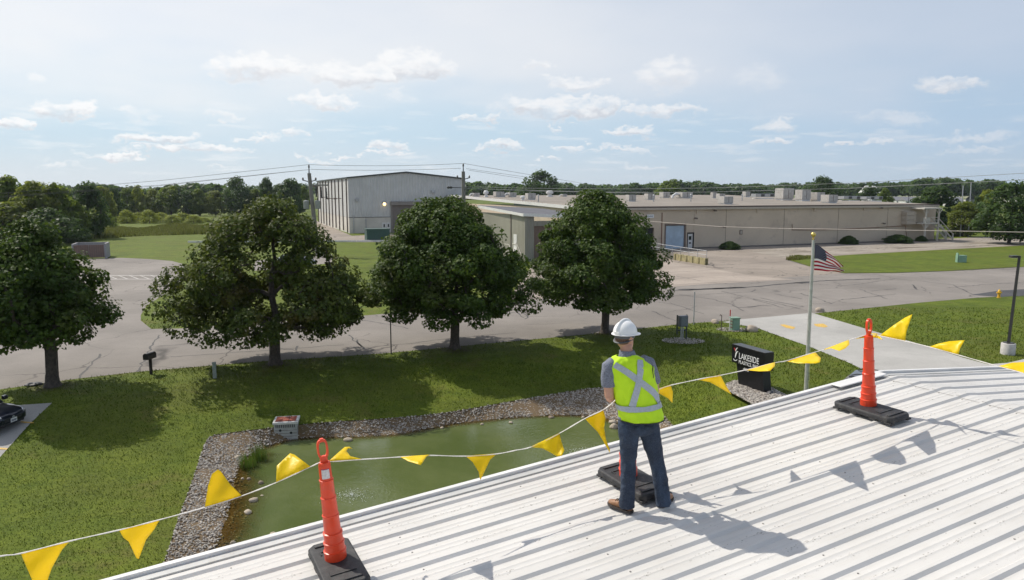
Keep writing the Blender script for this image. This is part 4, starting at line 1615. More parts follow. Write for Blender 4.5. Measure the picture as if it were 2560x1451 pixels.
m = MB()
m.loft(dome(.108, .124, .040, .118), 32)
hat = m.build('hard_hat', M_HAT, man)
m = MB()
pts_ = [HP(0, .127 * cos(a), .046 + .121 * sin(a)) for a in [radians(8) + radians(164) * i / 20 for i in range(21)]]
m.tube(pts_, [.006] + [.014] * 19 + [.006], 8, flat=.45)
m.build('hat_ridge', M_HAT, hat)
m = MB()
vs, fs = [], []
for i in range(48):
    a = 2 * pi * i / 48
    ext = .012 + .046 * max(0, sin(a)) ** 3
    for (k, z) in ((0.118, .042), (1, .036), (1, .030), (0.118, .034)):
        rx_ = .104 if k != 1 else .108 + ext
        ry_ = .120 if k != 1 else .124 + ext
        vs.append(HP(rx_ * cos(a), ry_ * sin(a), z - .012 * max(0, sin(a)) * (k == 1)))
for i in range(48):
    j = (i + 1) % 48
    for k in range(4):
        fs.append((4 * i + k, 4 * j + k, 4 * j + (k + 1) % 4, 4 * i + (k + 1) % 4))
m.add(vs, fs, True)
m.build('brim', M_HAT, hat)
m = MB()
m.loft([hring(0, -.002, .000, .087, .106), hring(0, -.002, .034, .090, .109)], 32, cap=False)
m.build('headband', M_STRAP, hat)
m = MB()
m.tube([HP(.086 * cos(a), -.002 + .108 * sin(a), -.012 - .026 * max(0, -sin(a))) for a in [pi + pi * i / 16 for i in range(17)]], .013, 8, flat=.4)
m.build('nape_strap', M_STRAP, hat)
m = MB()
m.boxf(HP(0, -.122, .055), PR * cos(HYAW) + PF * sin(HYAW), -PR * sin(HYAW) + PF * cos(HYAW), PZ, -.028, .028, -.008, .006, -.012, .012)
m.build('hat_slot', M_HAT, hat, bevel=.003)
# shoes: toes turned out
for (fx, yaw, nm) in ((-.188, .55, 'l'), (.185, -.72, 'r')):
    d = PF * cos(yaw) - PR * sin(yaw)
    s_ = PR * cos(yaw) + PF * sin(yaw)
    b0 = L(fx, .012, 0)
    zoff = -PZ * 0.0
    gz = (RO - b0).dot(RN) / RN.z + RIB * 0.8
    b0 = b0 + PZ * gz
    m = MB()
    m.loft([(b0 + d * -.075 + PZ * .045, s_ * .022, PZ * .030), (b0 + d * -.06 + PZ * .052, s_ * .038, PZ * .045), (b0 + d * 0 + PZ * .058, s_ * .042, PZ * .052), (b0 + d * .07 + PZ * .048, s_ * .046, PZ * .042),
            (b0 + d * .13 + PZ * .038, s_ * .050, PZ * .032), (b0 + d * .185 + PZ * .032, s_ * .042, PZ * .024), (b0 + d * .215 + PZ * .028, s_ * .018, PZ * .014)], 18)
    sh = m.build('shoe', M_SHOE, man)
    md = sh.modifiers.new('sub', 'SUBSURF')
    md.levels = md.render_levels = 1
    m = MB()
    m.loft([(b0 + d * -.082 + PZ * .010, s_ * .020, d * .004), (b0 + d * -.082 + PZ * .010, s_ * .020, d * .004)], 4)
    m = MB()
    outl = [(-.085, .0), (-.075, .030), (-.04, .043), (.03, .044), (.12, .054), (.18, .046), (.215, .022), (.222, .0), (.215, -.022), (.18, -.046), (.12, -.054), (.03, -.044), (-.04, -.043), (-.075, -.030)]
    m.prism(outl, b0, d, s_, PZ, 0.0, .022)
    m.build('sole', M_SOLE, sh)
    m = MB()
    for q_ in (.055, .08, .105):
        m.tube([b0 + d * q_ - s_ * .03 + PZ * (.085 - (q_ - .055) * .25), b0 + d * (q_ + .006) + PZ * (.098 - (q_ - .055) * .28), b0 + d * q_ + s_ * .03 + PZ * (.085 - (q_ - .055) * .25)], .004, 6)
    m.build('laces', M_SOLE, sh)

# ------------------------------------------------------------------ trees
M_BARK = plain('maple_bark', (0.075, 0.060, 0.050), 0.9, var=0.35, scale=7, bump=0.9, bscale=18)
M_LEAF = blade_material('maple_leaves', (0.028, 0.062, 0.010), (0.098, 0.150, 0.020), 0.20, 0.6, (0.110, 0.090, 0.028), 0.3)
M_LEAF_B = blade_material('maple_leaves_dry_tops', (0.034, 0.060, 0.011), (0.112, 0.142, 0.022), 0.22, 0.6, (0.15, 0.090, 0.030), 0.5)
M_LEAF_D = blade_material('dark_tree_leaves', (0.032, 0.066, 0.016), (0.080, 0.130, 0.030), 0.40, 0.5)
M_LEAF_M = blade_material('mid_green_leaves', (0.065, 0.110, 0.016), (0.165, 0.215, 0.032), 0.48, 0.5)
M_LEAF_Y = blade_material('yellow_green_leaves', (0.130, 0.170, 0.018), (0.260, 0.290, 0.036), 0.42, 0.5)
M_LEAF_O = blade_material('olive_leaves', (0.085, 0.122, 0.018), (0.190, 0.220, 0.036), 0.45, 0.5, (0.14, 0.11, 0.04), 0.35)


def leaf_mesh(name, pts, nrm, size, mat_, seed, shape='maple'):
    """one small bent leaf per point, as one mesh (numpy)"""
    rs = np.random.RandomState(seed)
    k = len(pts)
    pts = np.asarray(pts, float)
    nrm = np.asarray(nrm, float) + rs.normal(0, .55, (k, 3))
    nrm /= np.linalg.norm(nrm, axis=1)[:, None] + 1e-9
    ref = rs.normal(0, 1, (k, 3))
    ref[:, 2] -= 0.6                                  # leaves hang a little
    a = ref - nrm * (ref * nrm).sum(1)[:, None]
    a /= np.linalg.norm(a, axis=1)[:, None] + 1e-9
    b = np.cross(nrm, a)
    s = size * rs.uniform(.65, 1.3, k)
    if shape == 'maple':
        out = np.array([(0, -.5, 0), (.34, -.28, .10), (.52, .18, .13), (.20, .20, .02), (0, .62, -.12), (-.20, .20, .02), (-.52, .18, .13), (-.34, -.28, .10)])
        faces = [(0, 1, 2, 3), (0, 3, 4, 5), (0, 5, 6, 7)]
    else:
        out = np.array([(0, -.55, 0), (.42, .0, .10), (0, .55, -.06), (-.42, .0, .10)])
        faces = [(0, 1, 2), (0, 2, 3)]
    nv = len(out)
    v = pts[:, None, :] + s[:, None, None] * (out[None, :, 0, None] * b[:, None, :] + out[None, :, 1, None] * a[:, None, :] + out[None, :, 2, None] * nrm[:, None, :])
    me = bpy.data.meshes.new(name)
    me.vertices.add(k * nv)
    me.vertices.foreach_set('co', v.reshape(-1).astype(np.float32))
    idx, starts, pos = [], [], 0
    loops = np.concatenate([np.array(f) for f in faces])
    lens = np.array([len(f) for f in faces])
    alll = (loops[None] + (np.arange(k) * nv)[:, None]).reshape(-1)
    st = np.concatenate([[0], np.cumsum(lens)[:-1]])
    alls = (st[None] + (np.arange(k) * len(loops))[:, None]).reshape(-1)
    me.loops.add(len(alll))
    me.loops.foreach_set('vertex_index', alll.astype(np.int32))
    me.polygons.add(len(alls))
    me.polygons.foreach_set('loop_start', alls.astype(np.int32))
    me.update(calc_edges=True)
    me.materials.append(mat_)
    return me


def grow(seed, height, radius, prof, n_clump, trunk_r, fork, lean=0.0, gap=None, zlo=0.75, droop=0.10, wobble=0.2, cx=0.0):
    """branch skeleton reaching clump centres spread through the crown; returns clumps, branch tubes"""
    r = random.Random(seed)
    zs = [p[0] for p in prof]

    def rad(t):
        for (a, ra), (b, rb) in zip(prof[:-1], prof[1:]):
            if a <= t <= b:
                return (ra + (rb - ra) * (t - a) / (b - a)) * radius
        return 0.0

    zmin, zmax = fork * zlo, height
    lob = [(r.uniform(0, 2 * pi), r.uniform(.75, 1.2)) for _ in range(9)]
    clumps = []
    tries = 0
    while len(clumps) < n_clump and tries < n_clump * 40:
        tries += 1
        t = r.random() ** 0.9
        a = r.uniform(0, 2 * pi)
        wob = 1.0 + wobble * noise.noise(V((cos(a) * 1.9 + seed, sin(a) * 1.9, t * 5.0)))
        R_ = rad(t) * wob
        q = r.random() ** 0.42
        x, y, z = cx + cos(a) * R_ * q, sin(a) * R_ * q, zmin + (zmax - zmin) * t
        z -= droop * (q * R_)                          # outer limbs droop
        if gap and gap(x, y, z) and r.random() < .72:
            continue
        if q < .5 and r.random() < .5:
            continue
        if any((x - c[0]) ** 2 + (y - c[1]) ** 2 + (z - c[2]) ** 2 < 0.30 for c in clumps):
            continue
        clumps.append((x, y, z, q))
    # skeleton
    nodes = [V((0, 0, 0)), V((0.02, 0, fork * .5)), V((0.04, 0.02, fork))]
    par = [-1, 0, 1]
    top = V((lean, 0, height * .78))
    k0 = nodes[-1]
    for i in range(1, 6):
        nodes.append(k0.lerp(top, i / 5) + V((r.uniform(-.12, .12), r.uniform(-.12, .12), 0)))
        par.append(len(nodes) - 2)
    tips = []
    for c in sorted(clumps, key=lambda c: (V(c[:3]) - k0).length):
        p = V(c[:3])
        best, bi = 1e9, 2
        for i in range(2, len(nodes)):
            d = (nodes[i] - p)
            w_ = d.length + max(0, nodes[i].z - p.z + d.length * .15) * 0.9
            if w_ < best:
                best, bi = w_, i
        q0 = nodes[bi]
        k = max(1, int((p - q0).length / 0.55))
        last = bi
        for j in range(1, k + 1):
            f_ = j / k
            q = q0.lerp(p, f_) + V((r.uniform(-.06, .06), r.uniform(-.06, .06), 0.10 * sin(pi * f_) * (p - q0).length))
            nodes.append(q)
            par.append(last)
            last = len(nodes) - 1
        tips.append(last)
    load = [0.0] * len(nodes)
    for t_ in tips:
        load[t_] += 1
    for i in range(len(nodes) - 1, 0, -1):
        load[par[i]] += load[i]
    rr = [max(0.014, trunk_r * (load[i] / max(1, load[0])) ** 0.46) for i in range(len(nodes))]
    return clumps, nodes, par, rr


def wood(nodes, par, rr, base_r, m=None, n=7, zmin=None):
    m = m or MB()
    kids = {}
    for i, p in enumerate(par):
        kids.setdefault(p, []).append(i)
    # follow the thickest child as one tube
    start = [0]
    seen = set()
    stack = [(-1, 0)]
    while stack:
        p0, i = stack.pop()
        chain = ([p0] if p0 >= 0 else []) + [i]
        cur = i
        while cur in kids:
            ks = sorted(kids[cur], key=lambda j: -rr[j])
            for o_ in ks[1:]:
                stack.append((cur, o_))
            cur = ks[0]
            chain.append(cur)
        if len(chain) >= 2:
            rad_ = [rr[j] for j in chain]
            if p0 >= 0:
                rad_[0] = min(rad_[0], rad_[1] * 1.15)
            m.tube([nodes[j] for j in chain], rad_, n if rr[chain[-2]] > .05 or p0 < 0 else 5)
    return m


def clump_leaves(clumps, seed, per, rmin, rmax, height):
    rs = np.random.RandomState(seed)
    P_, N_ = [], []
    for (x, y, z, q) in clumps:
        k = int(per * rs.uniform(.7, 1.3))
        d = rs.normal(0, 1, (k, 3))
        d /= np.linalg.norm(d, axis=1)[:, None]
        rad_ = rs.uniform(rmin, rmax) * (rs.uniform(.35, 1, k) ** .5)
        o = np.array([x, y, z]) + d * rad_[:, None] * np.array([1.05, 1.05, .72])
        P_.append(o)
        nn = d * .7 + np.array([x, y, 0]) / (np.hypot(x, y) + .3) * .35 + np.array([0, 0, .75])
        N_.append(nn)
    return np.concatenate(P_), np.concatenate(N_)


MAPLE = [(0.0, .70), (.10, .92), (.24, 1.0), (.42, .95), (.60, .82), (.76, .62), (.90, .36), (1.0, .10)]
MAPLE_W = [(0.0, .80), (.10, .98), (.24, 1.0), (.40, .94), (.55, .76), (.70, .62), (.85, .48), (1.0, .15)]
trees = [  # px of trunk foot, height, radius, clumps, trunk radius, fork, seed, material, label, gap, outline, crown offset
    ((132, 966), 7.5, 2.45, 125, .26, 1.75, 21, M_LEAF, 'dark maple at the far left, cut by the picture edge, above the parked car', None, MAPLE, -.5),
    ((688, 911), 8.45, 4.55, 235, .27, 1.70, 22, M_LEAF_B, 'widest maple with thin browning top behind the mailbox', lambda x, y, z: (abs(x - .6) < 2.3 and abs(z - 5.3) < 1.2) or (abs(x) < 1.6 and 2.6 < z < 3.9), MAPLE_W, -.05),
    ((1137, 871), 8.45, 4.35, 225, .25, 1.65, 23, M_LEAF, 'round dense maple in front of the grey warehouse', None, MAPLE, -.50),
    ((1512, 832), 8.85, 4.05, 225, .24, 1.70, 24, M_LEAF, 'tall rounded maple behind the worker hiding the factory corner', None, MAPLE, -.6)]
for (pxy, h, rad_, nc, tr_, fk, sd, mt, lab, gp, out_, cx) in trees:
    foot = GT(*pxy)
    cl, nodes, par, rr = grow(sd, h, rad_, out_, nc, tr_ * 1.05, fk, 0.1, gp, 1.28, 0.045, 0.45, cx)
    t = thing('maple_tree', lab, 'tree', tuple(foot), 'row of maples along the road')
    m = wood(nodes, par, rr, tr_)
    # root flare
    m.lathe([(tr_ * 1.75, -.08), (tr_ * 1.45, .06), (tr_ * 1.18, .22), (tr_ * 1.05, .55), (tr_ * .7, .8)], (0, 0, 0), n=12)
    me = m.mesh('trunk', M_BARK)
    o = link(bpy.data.objects.new('trunk', me), t)
    P_, N_ = clump_leaves(cl, sd, 240, .46, .98, h)
    if mt is M_LEAF_B:                      # thin top: limbs show through
        kp = np.random.RandomState(77).rand(len(P_)) > np.clip((P_[:, 2] - 4.0) / 2.2, 0, .52) * (np.abs(P_[:, 0] - .3) < 3.2)
        P_, N_ = P_[kp], N_[kp]
    me = leaf_mesh('crown', P_, N_, 0.158, mt, sd)
    link(bpy.data.objects.new('crown', me), t)

# far trees: a few kinds, each a trunk with limbs and a crown of leaves
ROUND = [(0.0, .55), (.15, .85), (.35, 1.0), (.6, .95), (.8, .72), (1.0, .2)]
UPRIGHT = [(0.0, .5), (.2, .8), (.4, .95), (.65, .85), (.85, .55), (1.0, .12)]
CONE = [(0.0, 1.0), (.2, .85), (.5, .55), (.8, .25), (1.0, .04)]
BUSH = [(0.0, .9), (.3, 1.0), (.6, .85), (.85, .5), (1.0, .15)]
KINDS = {}


def far_kind(key, prof, mt, seed, clumps=60, per=46, leaf=.055, fork=.16, aspect=.42):
    cl, nodes, par, rr = grow(seed, 10.0, 10 * aspect, prof, clumps, .30, 10 * fork)
    KINDS[key] = (wood(nodes, par, rr, .3, n=5).mesh('trunk', M_BARK), leaf_mesh('crown', *clump_leaves(cl, seed, per, 10 * aspect * .22, 10 * aspect * .34, 10), 10 * leaf, mt, seed, 'leaf'))


far_kind('dark', ROUND, M_LEAF_D, 41, 80, 60)
far_kind('mid', UPRIGHT, M_LEAF_M, 42, 75, 60)
far_kind('yellow', UPRIGHT, M_LEAF_Y, 43, 70, 55)
far_kind('olive', ROUND, M_LEAF_O, 44, 75, 60)
far_kind('mid2', ROUND, M_LEAF_M, 45, 80, 60)
far_kind('spruce', CONE, M_LEAF_D, 46, 90, 50, .05, .1, .30)
far_kind('bush', BUSH, M_LEAF_M, 47, 60, 60, .07, .05, .75)
far_kind('ybush', BUSH, M_LEAF_Y, 48, 60, 60, .07, .05, .75)
far_kind('dbush', BUSH, M_LEAF_D, 49, 60, 60, .07, .05, .75)
far_kind('hedge', BUSH, M_LEAF_D, 51, 150, 90, .085, .02, .75)
far_kind('dark2', ROUND, M_LEAF_D, 50, 95, 60, .05, .16, .5)


def far_tree(name, kind, x, y, h, w, label, cat, group, seed=0):
    """place a copy: h height, w crown width"""
    t = thing(name, label, cat, (x, y, 0), group)
    me_t, me_c = KINDS[kind]
    sz = h / 10.9
    aw = max(abs(c) for c in (me_c.vertices[i].co.x for i in range(0, len(me_c.vertices), 97)))
    sx = w / 2 / max(.1, aw)
    for nm, me in (('trunk', me_t), ('crown', me_c)):
        o = link(bpy.data.objects.new(nm, me), t)
        o.scale = (sx, sx, sz)
        o.rotation_euler.z = random.Random(seed * 7 + 1).uniform(0, 6.28)
    return t


def tree_px(name, kind, px, top, base, wpx, label, cat='tree', group=None, Y=None, seed=0):
    """crown centre px, top and foot rows, width in photo pixels"""
    foot = G(px, base) if Y is None else AT(px, base, Y)
    Yd = foot.y
    z1 = AT(px, top, Yd).z
    x = AT(px, base, Yd).x
    return far_tree(name, kind, x, Yd, z1, wpx / F_PX * Yd, label, cat, group, seed)


wl = 'woodland trees at the left edge'
wood_list = [  # kind, px, top, base, width, label
    ('mid', 30, 438, 600, 120, 'tallest leafy tree at the left end of the woodland'),
    ('olive', 95, 446, 606, 110, 'olive tree second from the left in the woodland'),
    ('mid2', 150, 452, 603, 100, 'green woodland tree above the dark thicket'),
    ('dark2', 118, 520, 612, 150, 'dark low thicket tree at the woodland foot'),
    ('olive', 20, 500, 612, 140, 'olive thicket tree low at the left picture edge'),
    ('dark', 225, 451, 596, 90, 'dark green tree where the woodland drops to the right'),
    ('olive', 262, 462, 568, 60, 'narrow olive tree right of the dark woodland tree'),
    ('mid', 190, 500, 600, 80, 'middle height green tree low in the woodland'),
    ('dark', 288, 465, 556, 46, 'small dark tree at the right end of the woodland'),
    ('mid', 320, 470, 540, 52, 'green tree left of the yellowing tree'),
    ('yellow', 348, 460, 540, 40, 'yellowing tree in the far tree line'),
    ('olive', 385, 470, 540, 44, 'thin olive tree right of the yellowing tree'),
    ('mid2', 428, 463, 540, 74, 'broad green tree right of the thin olive tree'),
    ('dark', 470, 474, 540, 60, 'dark tree above the bright shrubs'),
    ('mid', 500, 472, 540, 62, 'grey green tree behind the top of the widest maple, left side'),
    ('olive', 540, 474, 540, 60, 'last tree of the far line before the gap'),
    ('dark2', 597, 441, 540, 84, 'big dark round tree left of the utility pole'),
    ('dark', 668, 441, 540, 44, 'tall narrow dark tree left of the utility pole'),
    ('mid2', 640, 470, 540, 60, 'low green tree between two dark ones'),
    ('dark', 728, 444, 540, 76, 'dark tree touching the left utility pole'),
    ('dark', 700, 458, 538, 50, 'small dark tree beside the pole tree'),
    ('mid', 762, 465, 530, 40, 'slim tree just left of the warehouse'),
    ('bush', 718, 488, 538, 46, 'bright round bush in front of the dark pole tree')]
for i, (kd, px_, tp, bs, w_, lab) in enumerate(wood_list):
    tree_px('woodland_tree', kd, px_, tp, bs, w_, lab, 'tree', wl, None, i)
# bright shrub belt and undergrowth
sg = 'bright shrubs along the field'
for i, px_ in enumerate((292, 318, 346, 374, 402, 430, 458, 484, 508)):
    tree_px('shrub', 'ybush', px_, 519 + (i % 3) * 4 + i * 2.2, 556 + (i % 2) * 3, 46, '%s bright yellow-green shrub from the left in the belt before the far trees' % ('first', 'second', 'third', 'fourth', 'fifth', 'sixth', 'seventh', 'eighth', 'ninth')[i], 'shrub', sg, None, 30 + i)
for i, (px_, tp, bs, w_, kd, lab) in enumerate([(165, 540, 606, 110, 'dbush', 'dark bush at the foot of the woodland'), (262, 528, 575, 60, 'bush', 'green bush where woodland meets the shrub belt'), (60, 545, 612, 120, 'dbush', 'dark bush low at the left picture edge')]):
    tree_px('bush', kd, px_, tp, bs, w_, lab, 'bush', None, None, 60 + i)
# single trees beyond the factory
for i, a in enumerate([
        ('dark2', 1350, 425, 500, 112, 330, 'big dark round tree above the factory roof, left'),
        ('mid2', 1678, 446, 492, 78, 420, 'light green tree above the middle of the factory roof'),
        ('dark2', 2054, 440, 500, 92, 300, 'dark tree above the large roof units'),
        ('dark', 2335, 463, 545, 110, 190, 'broad dark tree behind the right end of the factory'),
        ('dark', 2175, 462, 500, 66, 300, 'dark tree left of the white gable'),
        ('mid', 2212, 470, 505, 44, 260, 'small bright tree right of the white gable'),
        ('olive', 2410, 500, 560, 75, 150, 'brownish young tree between two thin poles'),
        ('spruce', 2440, 482, 560, 40, 165, 'dark spruce beside the young brown tree'),
        ('dark2', 2525, 452, 575, 150, 130, 'large dark tree at the right picture edge'),
        ('yellow', 2462, 470, 560, 60, 175, 'yellow green tree left of the large right-hand tree')]):
    kd, px_, tp, bs, w_, Y_, lab = a
    z1 = AT(px_, tp, Y_).z
    far_tree('tree', kd, AT(px_, bs, Y_).x, Y_, z1, w_ / F_PX * Y_, lab, 'tree', None, 80 + i)
# distant woods on the horizon: one mass
rs = np.random.RandomState(9)
P_, N_ = [], []
for (x0, x1, Yd, top0, top1, dens) in [(-200, 2800, 900, 458, 470, 260), (-200, 560, 420, 462, 474, 70), (1160, 1300, 520, 455, 466, 36), (1380, 1640, 650, 460, 470, 60), (1560, 1900, 600, 455, 466, 90), (1900, 2160, 700, 458, 470, 60),
                                      (2080, 2500, 620, 452, 466, 110), (2280, 2490, 540, 446, 458, 60)]:
    for _ in range(dens):
        px_ = rs.uniform(x0, x1)
        Yc = Yd * rs.uniform(.94, 1.06)
        x = (px_ - CX) / F_PX * Yc
        ht = 9.0 + (480 - (top0 + (top1 - top0) * rs.random() ** 1.0 + 3 * sin(px_ * .021))) / F_PX * Yc
        ht = max(5.0, ht)
        w_ = rs.uniform(5, 9) * Yc / 600
        k = 130
        d = rs.normal(0, 1, (k, 3))
        d /= np.linalg.norm(d, axis=1)[:, None]
        d[:, 2] = np.abs(d[:, 2]) * 1.0 - .35 * rs.random(k)
        P_.append(np.array([x, Yc, ht * .55]) + d * np.array([w_, w_, ht * .45]))
        N_.append(d + np.array([0, 0, .4]))
me = leaf_mesh('distant_woods', np.concatenate(P_), np.concatenate(N_), 3.0, M_LEAF_D, 5, 'leaf')
tag(link(bpy.data.objects.new('distant_woods', me)), 'dark band of far woods along the horizon', kind='stuff')
# meadow of tall grass in front of the shrub belt, weeds at the yard edge
rs = np.random.RandomState(12)


def tufts(name, polys, n, hgt, wid, mt, label):
    xs, ys = [], []
    for pol in polys:
        q = gpoly(pol)
        x0, x1 = min(p[0] for p in q), max(p[0] for p in q)
        y0, y1 = min(p[1] for p in q), max(p[1] for p in q)
        x = rs.uniform(x0, x1, n)
        y = rs.uniform(y0, y1, n)
        kk = np_inside(x, y, q)
        xs.append(x[kk])
        ys.append(y[kk])
    x, y = np.concatenate(xs), np.concatenate(ys)
    k = len(x)
    h = hgt * rs.uniform(.5, 1.2, k) * (0.75 + 0.5 * np.sin(x * .35 + y * .2))
    a = rs.uniform(0, 2 * pi, k)
    w_ = wid * rs.uniform(.6, 1.4, k)
    l_ = rs.uniform(-.35, .35, (k, 2)) * h[:, None]
    v = np.stack([np.stack([x - np.cos(a) * w_, y - np.sin(a) * w_, 0 * x], 1), np.stack([x + np.cos(a) * w_, y + np.sin(a) * w_, 0 * x], 1), np.stack([x + l_[:, 0], y + l_[:, 1], h], 1)], 1)
    me = bpy.data.meshes.new(name)
    me.vertices.add(3 * k)
    me.vertices.foreach_set('co', v.reshape(-1).astype(np.float32))
    me.loops.add(3 * k)
    me.loops.foreach_set('vertex_index', np.arange(3 * k, dtype=np.int32))
    me.polygons.add(k)
    me.polygons.foreach_set('loop_start', np.arange(0, 3 * k, 3, dtype=np.int32))
    me.update(calc_edges=True)
    me.materials.append(mt)
    return tag(link(bpy.data.objects.new(name, me)), label, kind='stuff')


tufts('meadow_grass', [[(60, 612), (200, 600), (330, 592), (560, 584), (560, 560), (300, 572), (60, 604)]], 26000, .9, .16, M_MEADOW, 'strip of tall brown and green meadow grass before the shrubs')
tufts('yard_weeds', [[(1960, 651), (1985, 653), (2060, 645), (2060, 636), (1990, 642)], [(1900, 607), (2345, 598), (2345, 600), (1900, 610)]], 3500, .45, .06, M_MEADOW, 'weeds growing at the yard corner and along the factory wall')

# ------------------------------------------------------------------ factory, annex and warehouse
ZUP = V((0, 0, 1))
WALL_A, WALL_B = G(1725, 621), G(2335, 600)
FE = (WALL_B - WALL_A).normalized()
FN = V((-FE.y, FE.x, 0))                 # into the building
FC = WALL_A - FE * 20.9                  # left front corner of the factory
FLEN = (WALL_B - FC).length
FH, FSLOPE = 6.55, 0.0245


def on_front(px, py):
    d = ray(px, py)
    p = CAMLOC + d * ((FC - CAMLOC).dot(FN) / d.dot(FN))
    return (p - FC).dot(FE), p.z


def on_froof(px, py):
    """point of the sloping factory roof seen there"""
    nrm = (ZUP - FN * FSLOPE).normalized()
    d = ray(px, py)
    p0 = FC + ZUP * (FH + .12)
    return CAMLOC + d * ((p0 - CAMLOC).dot(nrm) / d.dot(nrm))


def corrugated(name, col, pitch, axis, band=None, dirt=0.3):
    """vertical profile sheeting; axis: horizontal unit vector across the ribs"""
    m, n, b = material(name)
    p = wpos(n)
    x = n.vmath('DOT_PRODUCT', p, tuple(axis))
    w = n.math('SINE', n.math('MULTIPLY', x, 2 * pi / pitch))
    c = n.mix(n.ramp(n.noise(p, 0.35, 4.0, 0.6), 0.3, 0.7), tuple(k * .92 for k in col), tuple(min(1, k * 1.07) for k in col))
    q = n.n('ShaderNodeCombineXYZ', ins={0: n.math('MULTIPLY', x, 2.2), 1: n.math('MULTIPLY', n.n('ShaderNodeSeparateXYZ', ins={0: p}).outputs[2], 0.22)}).outputs[0]
    c = n.mix(n.math('MULTIPLY', n.ramp(n.noise(q, 1.4, 5.0, 0.65), 0.5, 0.8), dirt), c, tuple(k * .55 for k in col))
    n.put(b.inputs['Base Color'], c)
    b.inputs['Roughness'].default_value = 0.5
    bn = n.n('ShaderNodeBump', ins={'Strength': 0.6, 'Distance': 0.05, 'Height': w})
    n.put(b.inputs['Normal'], bn.outputs[0])
    return m


M_BEIGE = plain('beige_precast_wall', (0.575, 0.475, 0.365), 0.85, var=0.07, scale=0.25, dirt=((0.33, 0.27, 0.22), 0.5, 0.5), coord='Object')
M_ROOFB = plain('tan_flat_roof', (0.245, 0.213, 0.180), 0.9, var=0.12, scale=0.12, dirt=((0.2, 0.17, 0.15), 0.3, 0.5))
M_FASCIA = plain('brown_fascia', (0.10, 0.075, 0.062), 0.6)
M_FASCIA_L = plain('beige_fascia', (0.46, 0.40, 0.33), 0.6)
M_FASCIA_W = plain('white_fascia', (0.74, 0.73, 0.71), 0.5)
M_DOORBLUE = plain('pale_blue_dock_door', (0.40, 0.50, 0.60), 0.5, scale=0.8)
M_DOORW = plain('white_door_paint', (0.70, 0.69, 0.67), 0.5)
M_DARK = plain('dark_opening', (0.020, 0.020, 0.022), 0.7)
M_GLASS = plain('dark_glass', (0.03, 0.035, 0.04), 0.12, spec=0.6)
M_JOINT = plain('panel_joint', (0.13, 0.10, 0.085), 0.8)
M_METAL = plain('galvanised_steel', (0.42, 0.43, 0.44), 0.45, metal=0.5, scale=3)
M_UNIT = plain('rooftop_unit_paint', (0.47, 0.45, 0.42), 0.55, scale=1.2, dirt=((0.28, 0.25, 0.22), 1.6, 0.6))
M_UNITD = plain('unit_grille', (0.07, 0.068, 0.065), 0.6)
M_WHITEM = plain('white_painted_metal', (0.72, 0.72, 0.71), 0.5)
M_WOODW = plain('weathered_white_timber', (0.58, 0.55, 0.49), 0.7, scale=2)
M_RUST = plain('rusty_pipe', (0.24, 0.13, 0.09), 0.8)

fac = thing('factory', 'long low beige factory with brown roof edge and loading dock', 'building', tuple(FC))
# wall with openings cut as separate wall bays
sd0, zd0 = on_front(1663, 622)
sd1, _ = on_front(1711, 622)
so0, _ = on_front(1590, 620)
so1, _ = on_front(1634, 620)
sp0, _ = on_front(1718, 618)
sp1, _ = on_front(1733, 618)
zdt = on_front(1690, 564)[1]
zot = on_front(1620, 570)[1]
zpt = on_front(1725, 584)[1]
bays = [(0, so0, 0), (so0, so1, zot), (so1, sd0, 0), (sd0, sd1, zdt), (sd1, sp0, 0), (sp0, sp1, zpt)]
m = MB()
for (a, b_, z0) in bays:
    m.boxf(FC, FE, FN, ZUP, a + .002, b_ - .002, 0, .35, z0, FH)
m.build('wall', M_BEIGE, fac)
x = sp1
k = 0
joints = [on_front(px_, 560)[0] for px_ in (1815, 1960, 2095, 2218)]
edges = [sp1] + joints + [FLEN]
for a, b_ in zip(edges[:-1], edges[1:]):
    m = MB()
    m.boxf(FC, FE, FN, ZUP, a + .05, b_ - .05, 0, .35, 0, FH)
    m.build('wall_panel', M_BEIGE, fac)
for s_ in joints:
    m = MB()
    m.boxf(FC, FE, FN, ZUP, s_ - .06, s_ + .06, .05, .3, 0, FH)
    m.build('panel_joint', M_JOINT, fac)
FD, RIDGE_D = 118.0, 62.0
m = MB()
m.boxf(FC, FE, FN, ZUP, 0, .35, .36, FD, 0, FH)
m.build('wall', M_BEIGE, fac)
m = MB()
m.boxf(FC, FE, FN, ZUP, FLEN - .35, FLEN - .002, .36, FD, 0, FH)
m.build('wall', M_BEIGE, fac)
m = MB()
vs = [FC + FE * s_ + FN * d_ + ZUP * z_ for s_ in (-.25, FLEN + .3) for (d_, z_) in ((-.3, FH + .12), (RIDGE_D, FH + .12 + RIDGE_D * FSLOPE), (FD + .3, FH + .12))]
vs += [v_ - ZUP * .11 for v_ in vs]
m.add(vs, [(0, 1, 4, 3), (1, 2, 5, 4), (6, 9, 10, 7), (7, 10, 11, 8), (0, 3, 9, 6), (2, 8, 11, 5), (0, 6, 7, 1), (1, 7, 8, 2), (3, 4, 10, 9), (4, 5, 11, 10)])
roof_o = m.build('roof', M_ROOFB, fac)
m = MB()
m.boxf(FC, FE, FN, ZUP, -.3, FLEN + .3, -.38, -.302, FH - .02, FH + .20)
m.build('fascia', M_FASCIA, fac)
m = MB()
m.boxf(FC, FE, FN, ZUP, -.3, FLEN + .3, -.40, -.302, FH - .36, FH - .03)
m.build('fascia', M_FASCIA_L, fac)
